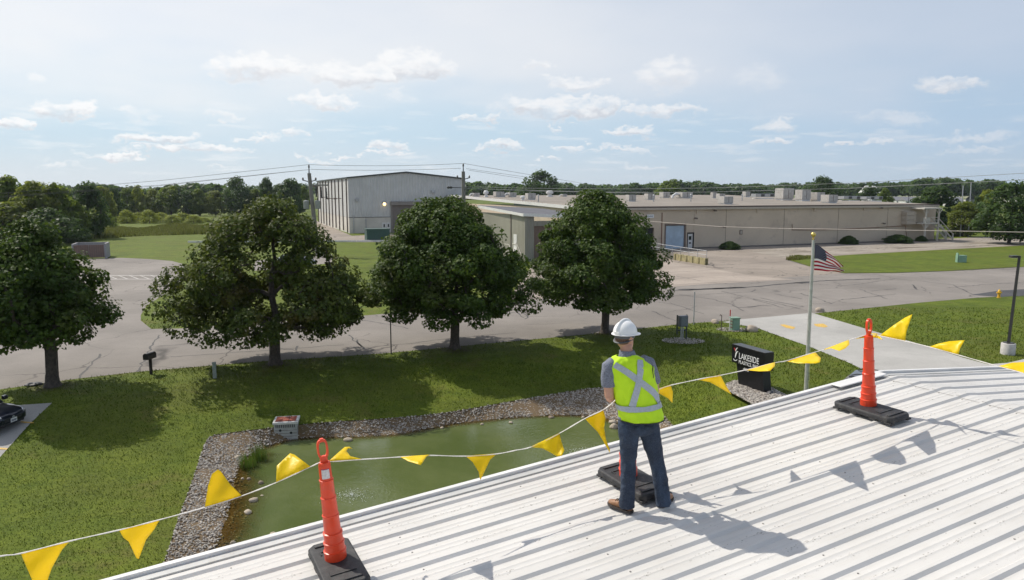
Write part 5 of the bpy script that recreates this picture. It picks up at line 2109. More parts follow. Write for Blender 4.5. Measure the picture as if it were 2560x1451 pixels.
# white fascia along the left flank, rising with the roof
m = MB()
vs = []
for (o_, z_) in ((-.30, .55), (-.22, .55), (-.30, -.45), (-.22, -.45)):
    for d_ in (-.3, RIDGE_D):
        vs.append(FC + FE * o_ + FN * d_ + ZUP * (FH + z_ * .5 + .08 + d_ * FSLOPE))
m.add(vs, [(0, 1, 3, 2), (4, 6, 7, 5), (0, 2, 6, 4), (1, 5, 7, 3), (0, 4, 5, 1), (2, 3, 7, 6)])
m.build('fascia', M_FASCIA_W, fac)
# ribs in the white gutter line
# dock door, personnel door, open dock, small things on the wall
m = MB()
m.boxf(FC, FE, FN, ZUP, sd0 + .05, sd1 - .05, .18, .28, 0, zdt - .05)
dd_ = m.build('dock_door', M_DOORBLUE, fac)
for kk in range(1, 5):
    m = MB()
    z_ = zdt * kk / 5
    m.boxf(FC, FE, FN, ZUP, sd0 + .06, sd1 - .06, .165, .178, z_ - .02, z_ + .02)
    m.build('door_rib', M_DOORBLUE, dd_)
m = MB()
m.boxf(FC, FE, FN, ZUP, sd0 - .22, sd0 + .04, -.03, .17, 0, zdt)
m.boxf(FC, FE, FN, ZUP, sd1 - .04, sd1 + .22, -.03, .17, 0, zdt)
m.boxf(FC, FE, FN, ZUP, sd0 - .22, sd1 + .22, -.03, .17, zdt + .002, zdt + .3)
m.build('dock_frame', plain('brown_dock_frame', (0.17, 0.125, 0.10), 0.7), fac)
m = MB()
m.boxf(FC, FE, FN, ZUP, so0 + .02, so1 - .02, .30, .34, 0, zot - .02)
od = m.build('dock_opening', M_DARK, fac)
m = MB()
m.boxf(FC, FE, FN, ZUP, so1 - 2.3, so1 - 1.0, .20, .299, .1, 2.6)
m.build('dock_leaf', M_WHITEM, od)
m = MB()
m.boxf(FC, FE, FN, ZUP, so1 - 1.95, so1 - 1.35, .18, .199, 1.6, 2.05)
m.build('pane', M_GLASS, od)
m = MB()
m.boxf(FC, FE, FN, ZUP, sp0 + .08, sp1 - .08, .12, .2, 0, zpt - .08)
pd_ = m.build('door', M_DOORW, fac)
for (a, b_, c_, d_) in ((.28, .72, .56, .82), (.35, .65, .30, .40)):
    m = MB()
    w_ = sp1 - sp0
    m.boxf(FC, FE, FN, ZUP, sp0 + w_ * a, sp0 + w_ * b_, .10, .119, zpt * c_, zpt * d_)
    m.build('pane', M_GLASS, pd_)
m = MB()
m.boxf(FC, FE, FN, ZUP, sp0 - .08, sp0 + .07, -.04, .11, 0, zpt)
m.boxf(FC, FE, FN, ZUP, sp1 - .07, sp1 + .08, -.04, .11, 0, zpt)
m.boxf(FC, FE, FN, ZUP, sp0 - .08, sp1 + .08, -.04, .11, zpt + .002, zpt + .16)
m.build('door_frame', M_DARK, fac)
m = MB()
s_, z_ = on_front(1626, 541)
m.boxf(FC, FE, FN, ZUP, s_ - .62, s_ + .62, -.06, -.01, z_ - .28, z_ + .28)
sg_ = m.build('wall_sign', M_WHITEM, fac)
m = MB()
for kk in range(5):
    m.boxf(FC, FE, FN, ZUP, s_ - .42 + kk * .18, s_ - .30 + kk * .18, -.075, -.061, z_ - .12, z_ + .10 - .05 * (kk % 2))
m.build('sign_lettering', plain('grey_lettering', (.3, .32, .38), .6), sg_)['kind'] = 'stuff'
for (px_, ya, yb) in ((1742, 522, 535), (1893, 518, 532), (2036, 517, 529), (2160, 514, 526)):
    s_, z1 = on_front(px_, ya)
    z0 = on_front(px_, yb)[1]
    m = MB()
    m.boxf(FC, FE, FN, ZUP, s_ - .1, s_ + .1, -.2, -.01, z0, z1)
    m.build('roof_outlet', M_BEIGE, fac)
for (px_, py_, w_, h_) in ((1852, 581, .55, .75), ):
    s_, z_ = on_front(px_, py_)
    m = MB()
    m.boxf(FC, FE, FN, ZUP, s_ - w_ / 2, s_ + w_ / 2, -.08, -.01, z_ - h_ / 2, z_ + h_ / 2)
    bx_ = m.build('notice_frame', M_JOINT, fac)
    m = MB()
    m.boxf(FC, FE, FN, ZUP, s_ - w_ / 2 + .1, s_ + w_ / 2 - .1, -.10, -.081, z_ - h_ / 2 + .1, z_ + h_ / 2 - .1)
    m.build('notice', M_FASCIA_L, bx_)
for (px_, py_) in ((1783, 527), (1735, 546), (2198, 520), (1805, 568), (2204, 559)):
    s_, z_ = on_front(px_, py_)
    m = MB()
    p = FC + FE * s_ + ZUP * z_
    m.tube([p, p - FN * .35 + ZUP * .1, p - FN * .6], [.05, .05, .05], 6)
    m.boxf(p - FN * .6, FE, FN, ZUP, -.2, .2, -.14, .14, -.12, .1)
    m.build('wall_lamp', M_JOINT, fac)
# pipe along the wall
m = MB()
pp = [on_front(*q) for q in ((1979, 560), (1980, 575), (2050, 575), (2150, 571), (2262, 565), (2266, 598))]
m.tube([FC + FE * a - FN * .12 + ZUP * z_ for a, z_ in pp], .055, 6)
m.build('wall_pipe', M_RUST, fac)
s_, zt = on_front(1655, 532)
m = MB()
m.boxf(FC, FE, FN, ZUP, s_ - .05, s_ + .05, -.12, -.01, .5, zt)
m.build('downspout', M_RUST, fac)
# foundation ledge, coloured dark to paint in the kerb shadow
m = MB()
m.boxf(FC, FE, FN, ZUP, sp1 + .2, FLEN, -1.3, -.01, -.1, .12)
m.build('wall_footing', plain('kerb_shadow_footing', (.13, .12, .11), .9), fac)
# box bay on the wall
sa, za = on_front(2254, 529)
sb_, zb = on_front(2275, 561)
for kk in range(3):
    m = MB()
    zz0 = zb + (za - zb) * kk / 3
    m.boxf(FC, FE, FN, ZUP, sa, sb_, -1.2, -.01, zz0 + .05, zb + (za - zb) * (kk + 1) / 3)
    m.build('duct_section', M_FASCIA_L, fac)

# rear wing beyond the right end
wing = thing('rear_wing', 'low dark brown wing recessed behind the right end of the factory', 'building', tuple(WALL_B + FN * 8))
W0 = WALL_B + FN * 9 + FE * .3
m = MB()
m.boxf(W0, FE, FN, ZUP, 0, 9.5, 0, 20, 0, 5.2)
m.build('wall', plain('dark_brown_wall', (.115, .10, .09), .8, scale=.4), wing)
m = MB()
m.boxf(W0, FE, FN, ZUP, -.2, 9.8, -.3, 20.3, 5.21, 5.55)
m.build('roof', M_FASCIA_L, wing)

# outside stair and porch
sx0, _ = on_front(2282, 590)
sx1, zpl = on_front(2316, 556)
sx2, _ = on_front(2352, 597)
_, zcan = on_front(2295, 519)
st = thing('outside_stair', 'weathered white timber stair and porch at the right end of the factory', 'staircase', tuple(FC + FE * sx0 - FN * 1.5))
m = MB()
m.boxf(FC, FE, FN, ZUP, sx0 - .6, sx1 + .1, -2.6, -.05, zpl - .2, zpl)
m.build('platform', M_WOODW, st)
m = MB()
m.boxf(FC, FE, FN, ZUP, sx0 - .9, sx1 + .3, -2.8, -.05, zcan - .25, zcan)
m.build('canopy', M_WOODW, st)
for s_ in (sx0, sx1):
    for o_ in (-2.45,):
        m = MB()
        m.boxf(FC, FE, FN, ZUP, s_ - .12, s_ + .12, o_ - .12, o_ + .12, 0, zcan - .26)
        ps = m.build('post', M_WOODW, st)
        for dz in (zcan - .3, zpl - .22):
            for sg in (-1, 1):
                m = MB()
                a = FC + FE * s_ + FN * o_ + ZUP * (dz - .95)
                m.tube([a, a + FE * sg * .85 + ZUP * .9], .075, 4, smooth=False)
                m.build('brace', M_WOODW, ps)
for zz_ in (.45, .95):
    m = MB()
    m.boxf(FC, FE, FN, ZUP, sx0 + .13, sx1 - .13, -2.5, -2.42, zpl + zz_, zpl + zz_ + .08)
    m.build('rail', M_WOODW, st)
m = MB()
m.boxf(FC, FE, FN, ZUP, sx0 - .5, sx0 + 1.2, -2.41, -2.37, zpl + .05, zpl + .95)
m.build('panel', M_WOODW, st)
for o_ in (-2.5, -1.1):
    for (dz, h_) in ((0, .3), (1.0, .16)):
        m = MB()
        a = FC + FE * sx1 + FN * o_ + ZUP * (zpl - .25 + dz)
        b_ = FC + FE * sx2 + FN * o_ + ZUP * (.05 + dz)
        m.add([a, b_, b_ + ZUP * h_, a + ZUP * h_] + [q + FN * .09 for q in (a, b_, b_ + ZUP * h_, a + ZUP * h_)], [(0, 1, 2, 3), (7, 6, 5, 4), (0, 4, 5, 1), (1, 5, 6, 2), (2, 6, 7, 3), (3, 7, 4, 0)])
        m.build('stringer' if dz == 0 else 'handrail', M_WOODW, st)
    m = MB()
    b_ = FC + FE * sx2 + FN * o_
    m.boxf(b_, FE, FN, ZUP, -.1, .1, -.02, .18, 0, 1.35)
    m.build('post', M_WOODW, st)
ns = 14
for k in range(ns):
    f_ = (k + .5) / ns
    m = MB()
    a = FC + FE * (sx1 + (sx2 - sx1) * f_) + ZUP * (zpl * (1 - f_))
    m.boxf(a, FE, FN, ZUP, -.16, .16, -2.4, -1.0, -.05, 0)
    m.build('tread', M_WOODW, st)

# rooftop units
ORD = ('first', 'second', 'third', 'fourth', 'fifth', 'sixth', 'seventh', 'eighth', 'ninth', 'tenth', 'eleventh', 'twelfth', 'thirteenth', 'fourteenth', 'fifteenth', 'sixteenth', 'seventeenth', 'eighteenth', 'nineteenth', 'twentieth', 'twenty-first', 'twenty-second', 'twenty-third', 'twenty-fourth', 'twenty-fifth', 'twenty-sixth')
units = [(1180, 1200, 483, 492, 'd'), (1208, 1222, 477, 493, 'f'), (1232, 1262, 480, 493, 'b'), (1268, 1292, 482, 493, 'd'), (1300, 1313, 490, 501, 'f'), (1312, 1340, 484, 500, 'b'), (1364, 1384, 477, 492, 'f'),
         (1402, 1418, 486, 492, 'd'), (1452, 1480, 483, 495, 'b'), (1563, 1590, 488, 504, 'b'), (1610, 1637, 485, 500, 'b'), (1648, 1675, 481, 495, 'b'), (1690, 1731, 481, 496, 'd'), (1776, 1792, 482, 496, 'b'), (1790, 1812, 485, 501, 'b'),
         (1795, 1832, 492, 511, 'b'), (1856, 1875, 480, 493, 'b'), (1878, 1935, 485, 497, 'l'), (1938, 1982, 472, 501, 'b'), (1988, 2025, 476, 503, 'b'), (2027, 2060, 482, 503, 'b'), (2053, 2092, 488, 508, 'b'), (2096, 2150, 491, 502, 'l'), (2152, 2205, 492, 503, 'l')]
names_u = {'b': 'pale boxy air unit', 'd': 'air unit with curved duct', 'f': 'domed exhaust fan', 'l': 'long low condenser'}
seen_u = {}
for (x0, x1, yt, yb, kd) in units:
    p = on_froof((x0 + x1) / 2, yb)
    dep = p.y / cos(PITCH)
    w_ = (x1 - x0) / F_PX * dep
    h_ = (yb - yt) / F_PX * dep
    # boxes show two faces: shrink so that the outline keeps its width
    wd = w_ / 1.35
    seen_u[kd] = seen_u.get(kd, 0) + 1
    t = thing('rooftop_unit', '%s %s from the left on the factory roof' % (ORD[seen_u[kd] - 1], names_u[kd]), 'roof unit', tuple(p), 'units on the factory roof')
    o_ = p
    m = MB()
    m.boxf(o_, FE, FN, ZUP, -wd * .44, wd * .44, -wd * .4, wd * .4, -.15, h_ * .13)
    m.build('curb', M_WHITEM, t)
    if kd in 'bd':
        m = MB()
        m.boxf(o_, FE, FN, ZUP, -wd / 2, wd / 2, -wd * .45, wd * .45, h_ * .131, h_)
        cb_ = m.build('cabinet', M_UNIT, t, bevel=.03)
        m = MB()
        m.boxf(o_, FE, FN, ZUP, wd / 2 + .001, wd / 2 + .03, -wd * .36, wd * .36, h_ * .3, h_ * .85)
        m.build('grille', M_UNITD, cb_)
        m = MB()
        m.boxf(o_, FE, FN, ZUP, -wd * .02, wd * .02, -wd * .45 - .02, -wd * .45 - .001, h_ * .2, h_ * .95)
        m.build('seam', M_JOINT, cb_)
        if kd == 'd':
            m = MB()
            m.tube([o_ - FE * wd * .5 + ZUP * h_ * .6, o_ - FE * wd * .8 + ZUP * h_ * .75, o_ - FE * wd * 1.1 + ZUP * h_ * .4, o_ - FE * wd * 1.15], h_ * .2, 8)
            m.build('duct', M_WHITEM, t)
    elif kd == 'f':
        m = MB()
        m.lathe([(wd * .35, h_ * .13), (wd * .35, h_ * .45), (wd * .6, h_ * .5), (wd * .62, h_ * .75), (wd * .5, h_ * .8), (wd * .5, h_ * .9), (wd * .3, h_), (.02, h_)], o_, n=14)
        m.build('fan_hood', M_WHITEM, t)
    else:
        m = MB()
        m.boxf(o_, FE, FN, ZUP, -w_ / 2, w_ / 2, -.8, .8, h_ * .35, h_)
        cb_ = m.build('cabinet', M_METAL, t)
        for kk in range(4):
            m = MB()
            m.boxf(o_, FE, FN, ZUP, -w_ / 2 + w_ * (kk + .12) / 4, -w_ / 2 + w_ * (kk + .88) / 4, -.83, -.801, h_ * .42, h_ * .92)
            m.build('grille', M_UNITD if kk % 2 else M_UNIT, cb_)
for i, (px_, yt, yb) in enumerate(((1634, 490, 505), (1346, 490, 506), (1727, 488, 505), (1855, 489, 503))):
    p = on_froof(px_, yb)
    m = MB()
    m.tube([p - ZUP * .1, p + ZUP * ((yb - yt) / F_PX * p.y)], .09, 8)
    m.lathe([(.16, 0), (.16, .08), (.05, .2)], p + ZUP * ((yb - yt) / F_PX * p.y), n=8)
    o = m.build('vent_pipe', M_METAL, None, loc=tuple(p))
    tag(o, '%s thin vent pipe from the left standing on the factory roof' % ORD[(1, 0, 2, 3)[i]], 'vent pipe', 'vent pipes on the factory roof')

# annex
AC = G(1312, 655)
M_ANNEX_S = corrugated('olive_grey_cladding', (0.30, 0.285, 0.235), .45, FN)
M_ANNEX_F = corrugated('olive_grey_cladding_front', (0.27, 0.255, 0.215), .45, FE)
ann = thing('annex', 'olive grey ribbed metal annex between the two rounder maples', 'building', tuple(AC))
AW, AD, AH = 10.5, 17.0, 6.0
m = MB()
m.boxf(AC, FE, FN, ZUP, 0, .2, .0, AD, 0, AH)
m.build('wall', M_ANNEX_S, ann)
m = MB()
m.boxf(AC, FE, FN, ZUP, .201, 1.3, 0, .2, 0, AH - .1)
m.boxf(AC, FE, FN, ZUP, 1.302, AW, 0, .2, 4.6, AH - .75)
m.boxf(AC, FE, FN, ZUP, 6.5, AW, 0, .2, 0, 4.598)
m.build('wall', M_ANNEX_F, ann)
m = MB()
m.boxf(AC, FE, FN, ZUP, 1.3, 6.5, .22, .3, 0, 5.2)
m.build('dock_door', plain('brown_door', (.16, .11, .085), .7), ann)
m = MB()
vs = [AC + FE * s_ + FN * d_ + ZUP * (AH + .02 - s_ * .055 + d_ * .045) for s_ in (-.3, AW) for d_ in (-.3, AD)]
vs += [v_ + ZUP * .22 for v_ in vs]
m.add(vs, [(0, 1, 3, 2), (4, 6, 7, 5), (0, 2, 6, 4), (1, 5, 7, 3), (0, 4, 5, 1), (2, 3, 7, 6)])
m.build('roof', plain('dark_membrane', (.10, .10, .115), .7, scale=.3), ann)
m = MB()
vs = [AC + FE * s_ + FN * d_ + ZUP * (AH - .12 - s_ * .055 + dz) for s_ in (-.36, AW) for d_ in (-.38, -.302) for dz in (0, .40)]
m.add(vs, [(0, 1, 3, 2), (4, 6, 7, 5), (0, 4, 5, 1), (2, 3, 7, 6), (0, 2, 6, 4), (1, 5, 7, 3)])
m.build('fascia', M_FASCIA_W, ann)
m = MB()
vs = [AC + FE * s_ + FN * d_ + ZUP * (AH - .12 + d_ * .045 + dz) for d_ in (-.30, AD) for s_ in (-.38, -.302) for dz in (0, .36)]
m.add(vs, [(0, 1, 3, 2), (4, 6, 7, 5), (0, 4, 5, 1), (2, 3, 7, 6), (0, 2, 6, 4), (1, 5, 7, 3)])
m.build('fascia', M_FASCIA_W, ann)
m = MB()
m.boxf(AC, FE, FN, ZUP, -.09, -.001, 4.6, 4.75, 0, AH)
m.build('downspout', M_JOINT, ann)
m = MB()
m.boxf(AC, FE, FN, ZUP, -.06, -.001, 2.6, 3.7, 1.2, 3.4)
ad = m.build('door', M_DOORW, ann)
m = MB()
m.boxf(AC, FE, FN, ZUP, -.10, -.061, 2.7, 2.8, 2.1, 2.3)
m.build('handle', M_JOINT, ad)
as_ = thing('entry_steps', 'short timber steps up to the white annex door', 'steps', tuple(AC - FE * 1.2 + FN * 3))
for k in range(6):
    m = MB()
    m.boxf(AC, FE, FN, ZUP, -1.2, -.12, 2.4 - .28 * k, 3.9 - .28 * k if k == 0 else 2.4 - .28 * (k - 1) - .002, 0 if k == 5 else .05, 1.2 - .2 * k)
    m.build('step', M_WOODW, as_)
for s_ in (-1.25, -.1):
    m = MB()
    m.tube([AC + FE * s_ + FN * 3.9 + ZUP * 2.1, AC + FE * s_ + FN * 2.4 + ZUP * 2.1, AC + FE * s_ + FN * 1.0 + ZUP * .95, AC + FE * s_ + FN * 1.0], .05, 6)
    m.build('handrail', M_WOODW, as_)

# warehouse
WC = G(874, 584)
WE = V((.935, .355, 0)).normalized()
WN = V((-WE.y, WE.x, 0))
WW, WD_, WHT, WAP, WB = 25.6, 60.0, 11.9, 13.15, 3.4
M_WH_F = corrugated('grey_cladding_front', (0.54, 0.545, 0.535), .62, WE)
M_WH_S = corrugated('sunlit_grey_cladding_side', (0.60, 0.60, 0.585), .62, WN)  # same cladding as the front, sunlight on the flank put into a paler colour
M_WH_B = plain('off_white_base_wall', (0.62, 0.59, 0.53), 0.8, scale=.3, dirt=((.42, .36, .28), .5, .5))
M_WH_TRIM = plain('dark_green_grey_trim', (0.045, 0.055, 0.055), .5)
wh = thing('warehouse', 'tall grey metal gabled warehouse with white base wall', 'building', tuple(WC))
m = MB()
m.boxf(WC, WE, WN, ZUP, 0, WW, 0, .3, 0, WB)
m.build('base_wall', M_WH_B, wh)
m = MB()
m.boxf(WC, WE, WN, ZUP, -.001, .299, .301, WD_, 0, WB)
m.build('base_wall', M_WH_B, wh)
m = MB()
m.prism([(-.03, WB + .12), (WW + .03, WB + .12), (WW + .03, WHT), (WW / 2, WAP), (-.03, WHT)], WC, WE, ZUP, WN, -.03, .27)
m.build('gable_wall', M_WH_F, wh)
m = MB()
m.boxf(WC, WE, WN, ZUP, -.031, .27, .271, WD_, WB + .05, WHT)
m.build('side_wall', M_WH_S, wh)
m = MB()
m.boxf(WC, WE, WN, ZUP, WW - .27, WW + .031, .271, WD_, 0, WHT)
m.build('side_wall', M_WH_S, wh)
m = MB()
m.boxf(WC, WE, WN, ZUP, -.05, WW + .05, -.06, .29, WB + .01, WB + .11)
m.build('base_trim', M_WH_TRIM, wh)
for sg in (0, 1):
    m = MB()
    a0, a1 = ((-.35, WHT - .05), (WW / 2, WAP + .02)) if sg == 0 else ((WW + .35, WHT - .05), (WW / 2, WAP + .02))
    vs = [WC + WE * a[0] + ZUP * (a[1] + dz) + WN * d_ for a in (a0, a1) for d_ in (-.35, WD_ + .3) for dz in (0.04, .32)]
    m.add(vs, [(0, 1, 3, 2), (4, 6, 7, 5), (0, 4, 5, 1), (2, 3, 7, 6), (0, 2, 6, 4), (1, 5, 7, 3)])
    m.build('roof', M_WH_TRIM, wh)
for k in range(10):
    m = MB()
    d_ = 2.0 + k * 6.2
    m.boxf(WC, WE, WN, ZUP, -.28, -.032, d_ - .05, d_ + .05, .3 if k % 2 else .1, WHT - .1)
    m.build('downspout', M_JOINT, wh)


def wfx(px, py):
    d = ray(px, py)
    p = CAMLOC + d * ((WC - CAMLOC).dot(WN) / d.dot(WN))
    return (p - WC).dot(WE), p.z


s0, z1 = wfx(980, 503)
s1 = s0 + 9.0
m = MB()
m.boxf(WC, WE, WN, ZUP, s0, s1, -.12, -.031, 0.02, z1 - .9)
m.build('roller_door', plain('brown_grey_roller_door', (.19, .165, .15), .6), wh)
m = MB()
m.boxf(WC, WE, WN, ZUP, s0 - .4, s1 + .4, -.8, -.032, z1 - .9, z1 - .1)
m.boxf(WC, WE, WN, ZUP, s0 - .35, s0 - .02, -.3, -.032, 0, z1 - .902)
m.build('door_hood', plain('grey_brown_hood', (.24, .22, .20), .6), wh)
s0, z1 = wfx(955, 557)
for k in range(2):
    m = MB()
    m.boxf(WC, WE, WN, ZUP, s0 + k * .95, s0 + k * .95 + .9, -.10, -.005, .02, z1)
    d_ = m.build('door', M_DOORW, wh)
    m = MB()
    m.boxf(WC, WE, WN, ZUP, s0 + k * .95 + .3, s0 + k * .95 + .6, -.12, -.101, z1 * .55, z1 * .85)
    m.build('pane', M_GLASS, d_)
for px_ in (884, 915):
    s_, _ = wfx(px_, 560)
    m = MB()
    m.boxf(WC, WE, WN, ZUP, s_ - .1, s_ + .1, -.2, -.062, .1, 3.2 if px_ == 915 else 4.0)
    m.build('downspout', M_METAL, wh)
for (px_, py_, lit_) in ((960, 510, True), (892, 503, False), (1082, 482, False)):
    s_, z_ = wfx(px_, py_)
    p = WC + WE * s_ + ZUP * z_ - WN * .03
    m = MB()
    m.boxf(p, WE, WN, ZUP, -.35, .35, -.5, 0, -.1, .55)
    lp = m.build('wall_lamp', M_METAL, wh, bevel=.05)
    if lit_:
        gm, n, b = material('lit_lamp_glass')
        b.inputs['Emission Color'].default_value = (1, .66, .25, 1)
        b.inputs['Emission Strength'].default_value = 3.0
        m = MB()
        m.lathe([(.36, 0), (.34, .1), (.2, .2), (.02, .24)], p - WN * .5 - ZUP * .05, WE, ZUP, -WN, 14)
        m.build('lamp_glass', gm, lp)
# side arms on the flank wall
for (k, z_) in ((1, 7.5), (3, 7.4), (5, 7.6), (8, 10.6)):
    m = MB()
    p = WC + WN * (5.0 + 6.2 * k) + ZUP * z_ - WE * .03
    m.tube([p, p - WE * 1.2], .09, 6)
    m.boxf(p - WE * 1.3, WE, WN, ZUP, -.35, .2, -.25, .25, -.25, .12)
    m.build('wall_lamp', M_JOINT, wh)

# dock ramp: barrier wall with buttresses and rail
P1, P2 = G(1766, 663), G(1688, 650)
RX = (P2 - P1).normalized()
RY = V((-RX.y, RX.x, 0))
ln = (P2 - P1).length
M_LICHEN = plain('lichen_stained_concrete', (.36, .315, .17), .9, var=.2, scale=1.3, dirt=((.12, .105, .05), 1.6, .7))
rp = thing('dock_barrier', 'lichen yellow concrete ramp wall with metal handrail by the dock', 'ramp wall', tuple(P1))
m = MB()
m.boxf(P1, RX, RY, ZUP, 0, ln, -.15, .15, 0, .80)
m.build('wall', M_LICHEN, rp)
for k in range(6):
    m = MB()
    a = k / 5 * (ln - .3) + .15
    m.boxf(P1, RX, RY, ZUP, a - .15, a + .15, -.24, .24, 0, .84)
    m.build('buttress', M_LICHEN, rp)
m = MB()
m.boxf(P1, RX, RY, ZUP, ln + .01, ln + 18, -.15, .15, 0, .85)
m.build('ramp_wall', plain('grey_concrete_wall', (.22, .2, .18), .9), rp)
for zz_ in (1.25, 1.75):
    m = MB()
    m.tube([P1 + ZUP * zz_, P1 + RX * (ln + 9) + ZUP * (zz_ + .1)], .035, 6)
    m.build('rail', M_METAL, rp)
for k in range(9):
    m = MB()
    a = P1 + RX * ((ln + 9) * k / 8)
    m.tube([a + ZUP * .8, a + ZUP * (1.75 + .1 * k / 8)], .035, 6)
    m.build('rail_post', M_METAL, rp)

# far small buildings
def gable_house(name, px, base, wpx, h, Y, wallc, roofc, label, depth=8.0, roof_h=2.5):
    c = AT(px, base, Y)
    c.z = 0
    w_ = wpx / F_PX * Y
    t = thing(name, label, 'building', tuple(c))
    X_, Y_ = V((1, 0, 0)), V((0, 1, 0))
    m = MB()
    m.boxf(c, X_, Y_, ZUP, -w_ / 2, w_ / 2, 0, depth, 0, h)
    m.build('wall', wallc, t)
    m = MB()
    m.prism([(-.4, h + .01), (depth + .4, h + .01), (depth / 2, h + roof_h)], c, Y_, ZUP, X_, -w_ / 2 - .4, w_ / 2 + .4)
    m.build('roof', roofc, t)
    for k in range(3):
        m = MB()
        m.boxf(c, X_, Y_, ZUP, -w_ / 2 + w_ * (k + .3) / 3, -w_ / 2 + w_ * (k + .6) / 3, -.06, -.001, h * .35, h * .75)
        m.build('window', M_GLASS, t)
    return t


M_HW = plain('white_siding', (.66, .66, .65), .6)
M_HR = plain('grey_shingle', (.20, .20, .22), .8)
M_HRW = plain('white_metal_roof', (.75, .75, .75), .4)
gable_house('barn', 2190, 482, 20, 8.5, 330, M_HW, M_HRW, 'barn with bright white metal roof above the trees', 12, 3.2)
gable_house('house', 2256, 482, 26, 3.4, 480, M_HW, M_HR, 'white house left of the pair beyond the factory', 9)
gable_house('house', 2283, 482, 34, 3.4, 470, M_HW, M_HR, 'long white house right of the pair beyond the factory', 9)
gable_house('house', 2395, 482, 30, 3.4, 460, M_HW, M_HR, 'white house between the broad dark tree and the thin poles', 9)
gable_house('shed', 1865, 482, 66, 4.2, 420, plain('grey_shed_wall', (.30, .33, .32), .7), M_HR, 'long grey shed above the roof units in the middle', 14, 1.6)
gable_house('shed', 1330, 490, 90, 5.2, 260, plain('green_grey_wall', (.16, .19, .17), .7), M_HR, 'dark low shed behind the left end of the factory roof', 14, 1.2)
gable_house('house', 2450, 478, 28, 3.6, 520, M_HW, M_HR, 'small white house on the far hill, right', 9)

# trash enclosure
E1 = G(262, 646)
EX = V((.93, .368, 0))
E0 = E1 - EX * 3.7
EY = V((-EX.y, EX.x, 0))
el_ = (E1 - E0).length
en = thing('trash_enclosure', 'brown gated trash enclosure with grey side wall beside the lawn', 'enclosure', tuple(E0))
for k in range(2):
    m = MB()
    m.boxf(E0, EX, EY, ZUP, el_ * k / 2 + .03, el_ * (k + 1) / 2 - .03, 0, .1, .12, 1.85)
    gt = m.build('gate', plain('reddish_brown_gate', (.21, .14, .115), .75, scale=1.0), en)
    m = MB()
    for j in range(7):
        a = el_ * k / 2 + el_ / 2 * (j + .5) / 7
        m.boxf(E0, EX, EY, ZUP, a - .02, a + .02, -.02, -.001, .15, 1.8)
    m.build('gate_groove', M_JOINT, gt)['kind'] = 'stuff'
for k, a in enumerate((-.15, el_ + .02)):
    m = MB()
    m.boxf(E0, EX, EY, ZUP, a, a + .22, -.05, 3.6, 0, 2.0)
    m.build('side_wall', plain('grey_block_wall_%d' % k, (.30, .29, .30), .85), en)
m = MB()
m.boxf(E0, EX, EY, ZUP, -.15, el_ + .24, 3.61, 3.85, 0, 2.0)
m.build('back_wall', plain('grey_block_wall_b', (.30, .29, .30), .85), en)

# ------------------------------------------------------------------ pond: rocks, pump box, reeds, splash
def rock_mesh(seed, mt):
    r = random.Random(seed)
    off = V((r.uniform(-9, 9), r.uniform(-9, 9), r.uniform(-9, 9)))
    me = bpy.data.meshes.new('rock')
    vs = []
    for v_ in ICO2_V:
        k = 1 + .22 * noise.noise(v_ * 1.1 + off) + .10 * noise.noise(v_ * 2.7 + off)
        vs.append((v_.x * k, v_.y * k, max(-.6, v_.z * k)))
    me.from_pydata(vs, [], ICO2_F)
    me.polygons.foreach_set('use_smooth', [True] * len(ICO2_F))
    me.set_sharp_from_angle(angle=radians(32))
    me.materials.append(mt)
    return me


ROCKS = [rock_mesh(i, M_WETROCK) for i in range(5)]


def rock(px, py, w_px, hfac, label, z=None, seed=0, group=None, mt=None, name='rock'):
    p = G(px, py, WATER_Z) if z is None else GT(px, py)
    w_ = w_px / F_PX * p.y / 2
    me = ROCKS[seed % 5] if mt is None else rock_mesh(100 + seed, mt)
    o = bpy.data.objects.new(name, me)
    COL.objects.link(o)
    o.location = p + ZUP * (w_ * hfac * .35)
    o.scale = (w_, w_ * .85, w_ * hfac)
    o.rotation_euler.z = seed * 1.3
    return tag(o, label, 'rock', group)


pr = 'rocks in and round the pond'
pond_rocks = [(870, 1102, 24, .5, 'rounded brown rock standing in the water below the far gravel bank'), (595, 1148, 20, .8, 'pale rock left of the reeds'), (652, 1209, 15, .7, 'dark rock in the shallows right of the standing pennant'),
              (634, 1253, 24, .6, 'flat dark tilted rock in the shallows'), (620, 1283, 22, .6, 'pale oval rock in the lower shallows'), (583, 1361, 16, .9, 'pale upright rock near the roof edge'), (606, 1198, 9, .7, 'small tan rock, left one of the pair below the reeds'),
              (622, 1199, 11, .7, 'small tan rock, right one of the pair below the reeds'), (1098, 1058, 13, .7, 'tan rock on the far gravel bank, left of the pair'), (1118, 1050, 17, .7, 'larger tan rock on the far gravel bank'), (1081, 1070, 9, .5, 'small pale stone at the far water edge, left'),
              (1105, 1071, 11, .6, 'small pale stone at the far water edge, right'), (1145, 1055, 12, .6, 'dark tan stone right of the larger bank rock'), (1205, 1062, 11, .6, 'small stone lying in the far shallows'), (1277, 1058, 11, .6, 'dark stone in the pale reflection'),
              (1363, 1024, 9, .7, 'whitish stone on the far bank'), (1428, 1034, 14, .7, 'tan rock at the far bank above the pennants'), (1378, 1045, 16, .5, 'flat tan rock in the far water'), (1458, 1045, 11, .7, 'tan stone where the rope crosses the bank'),
              (1531, 1058, 20, .6, 'upper of two stacked tan rocks beside the worker'), (1535, 1070, 24, .7, 'lower of two stacked tan rocks beside the worker'), (1035, 1065, 8, .6, 'small stone at the far left bank'), (988, 1082, 10, .5, 'low wet stone at the far left water edge'),
              (682, 1335, 18, .3, 'sunken rock just under the water near the roof'), (655, 1240, 8, .5, 'tiny stone beside the tilted rock')]
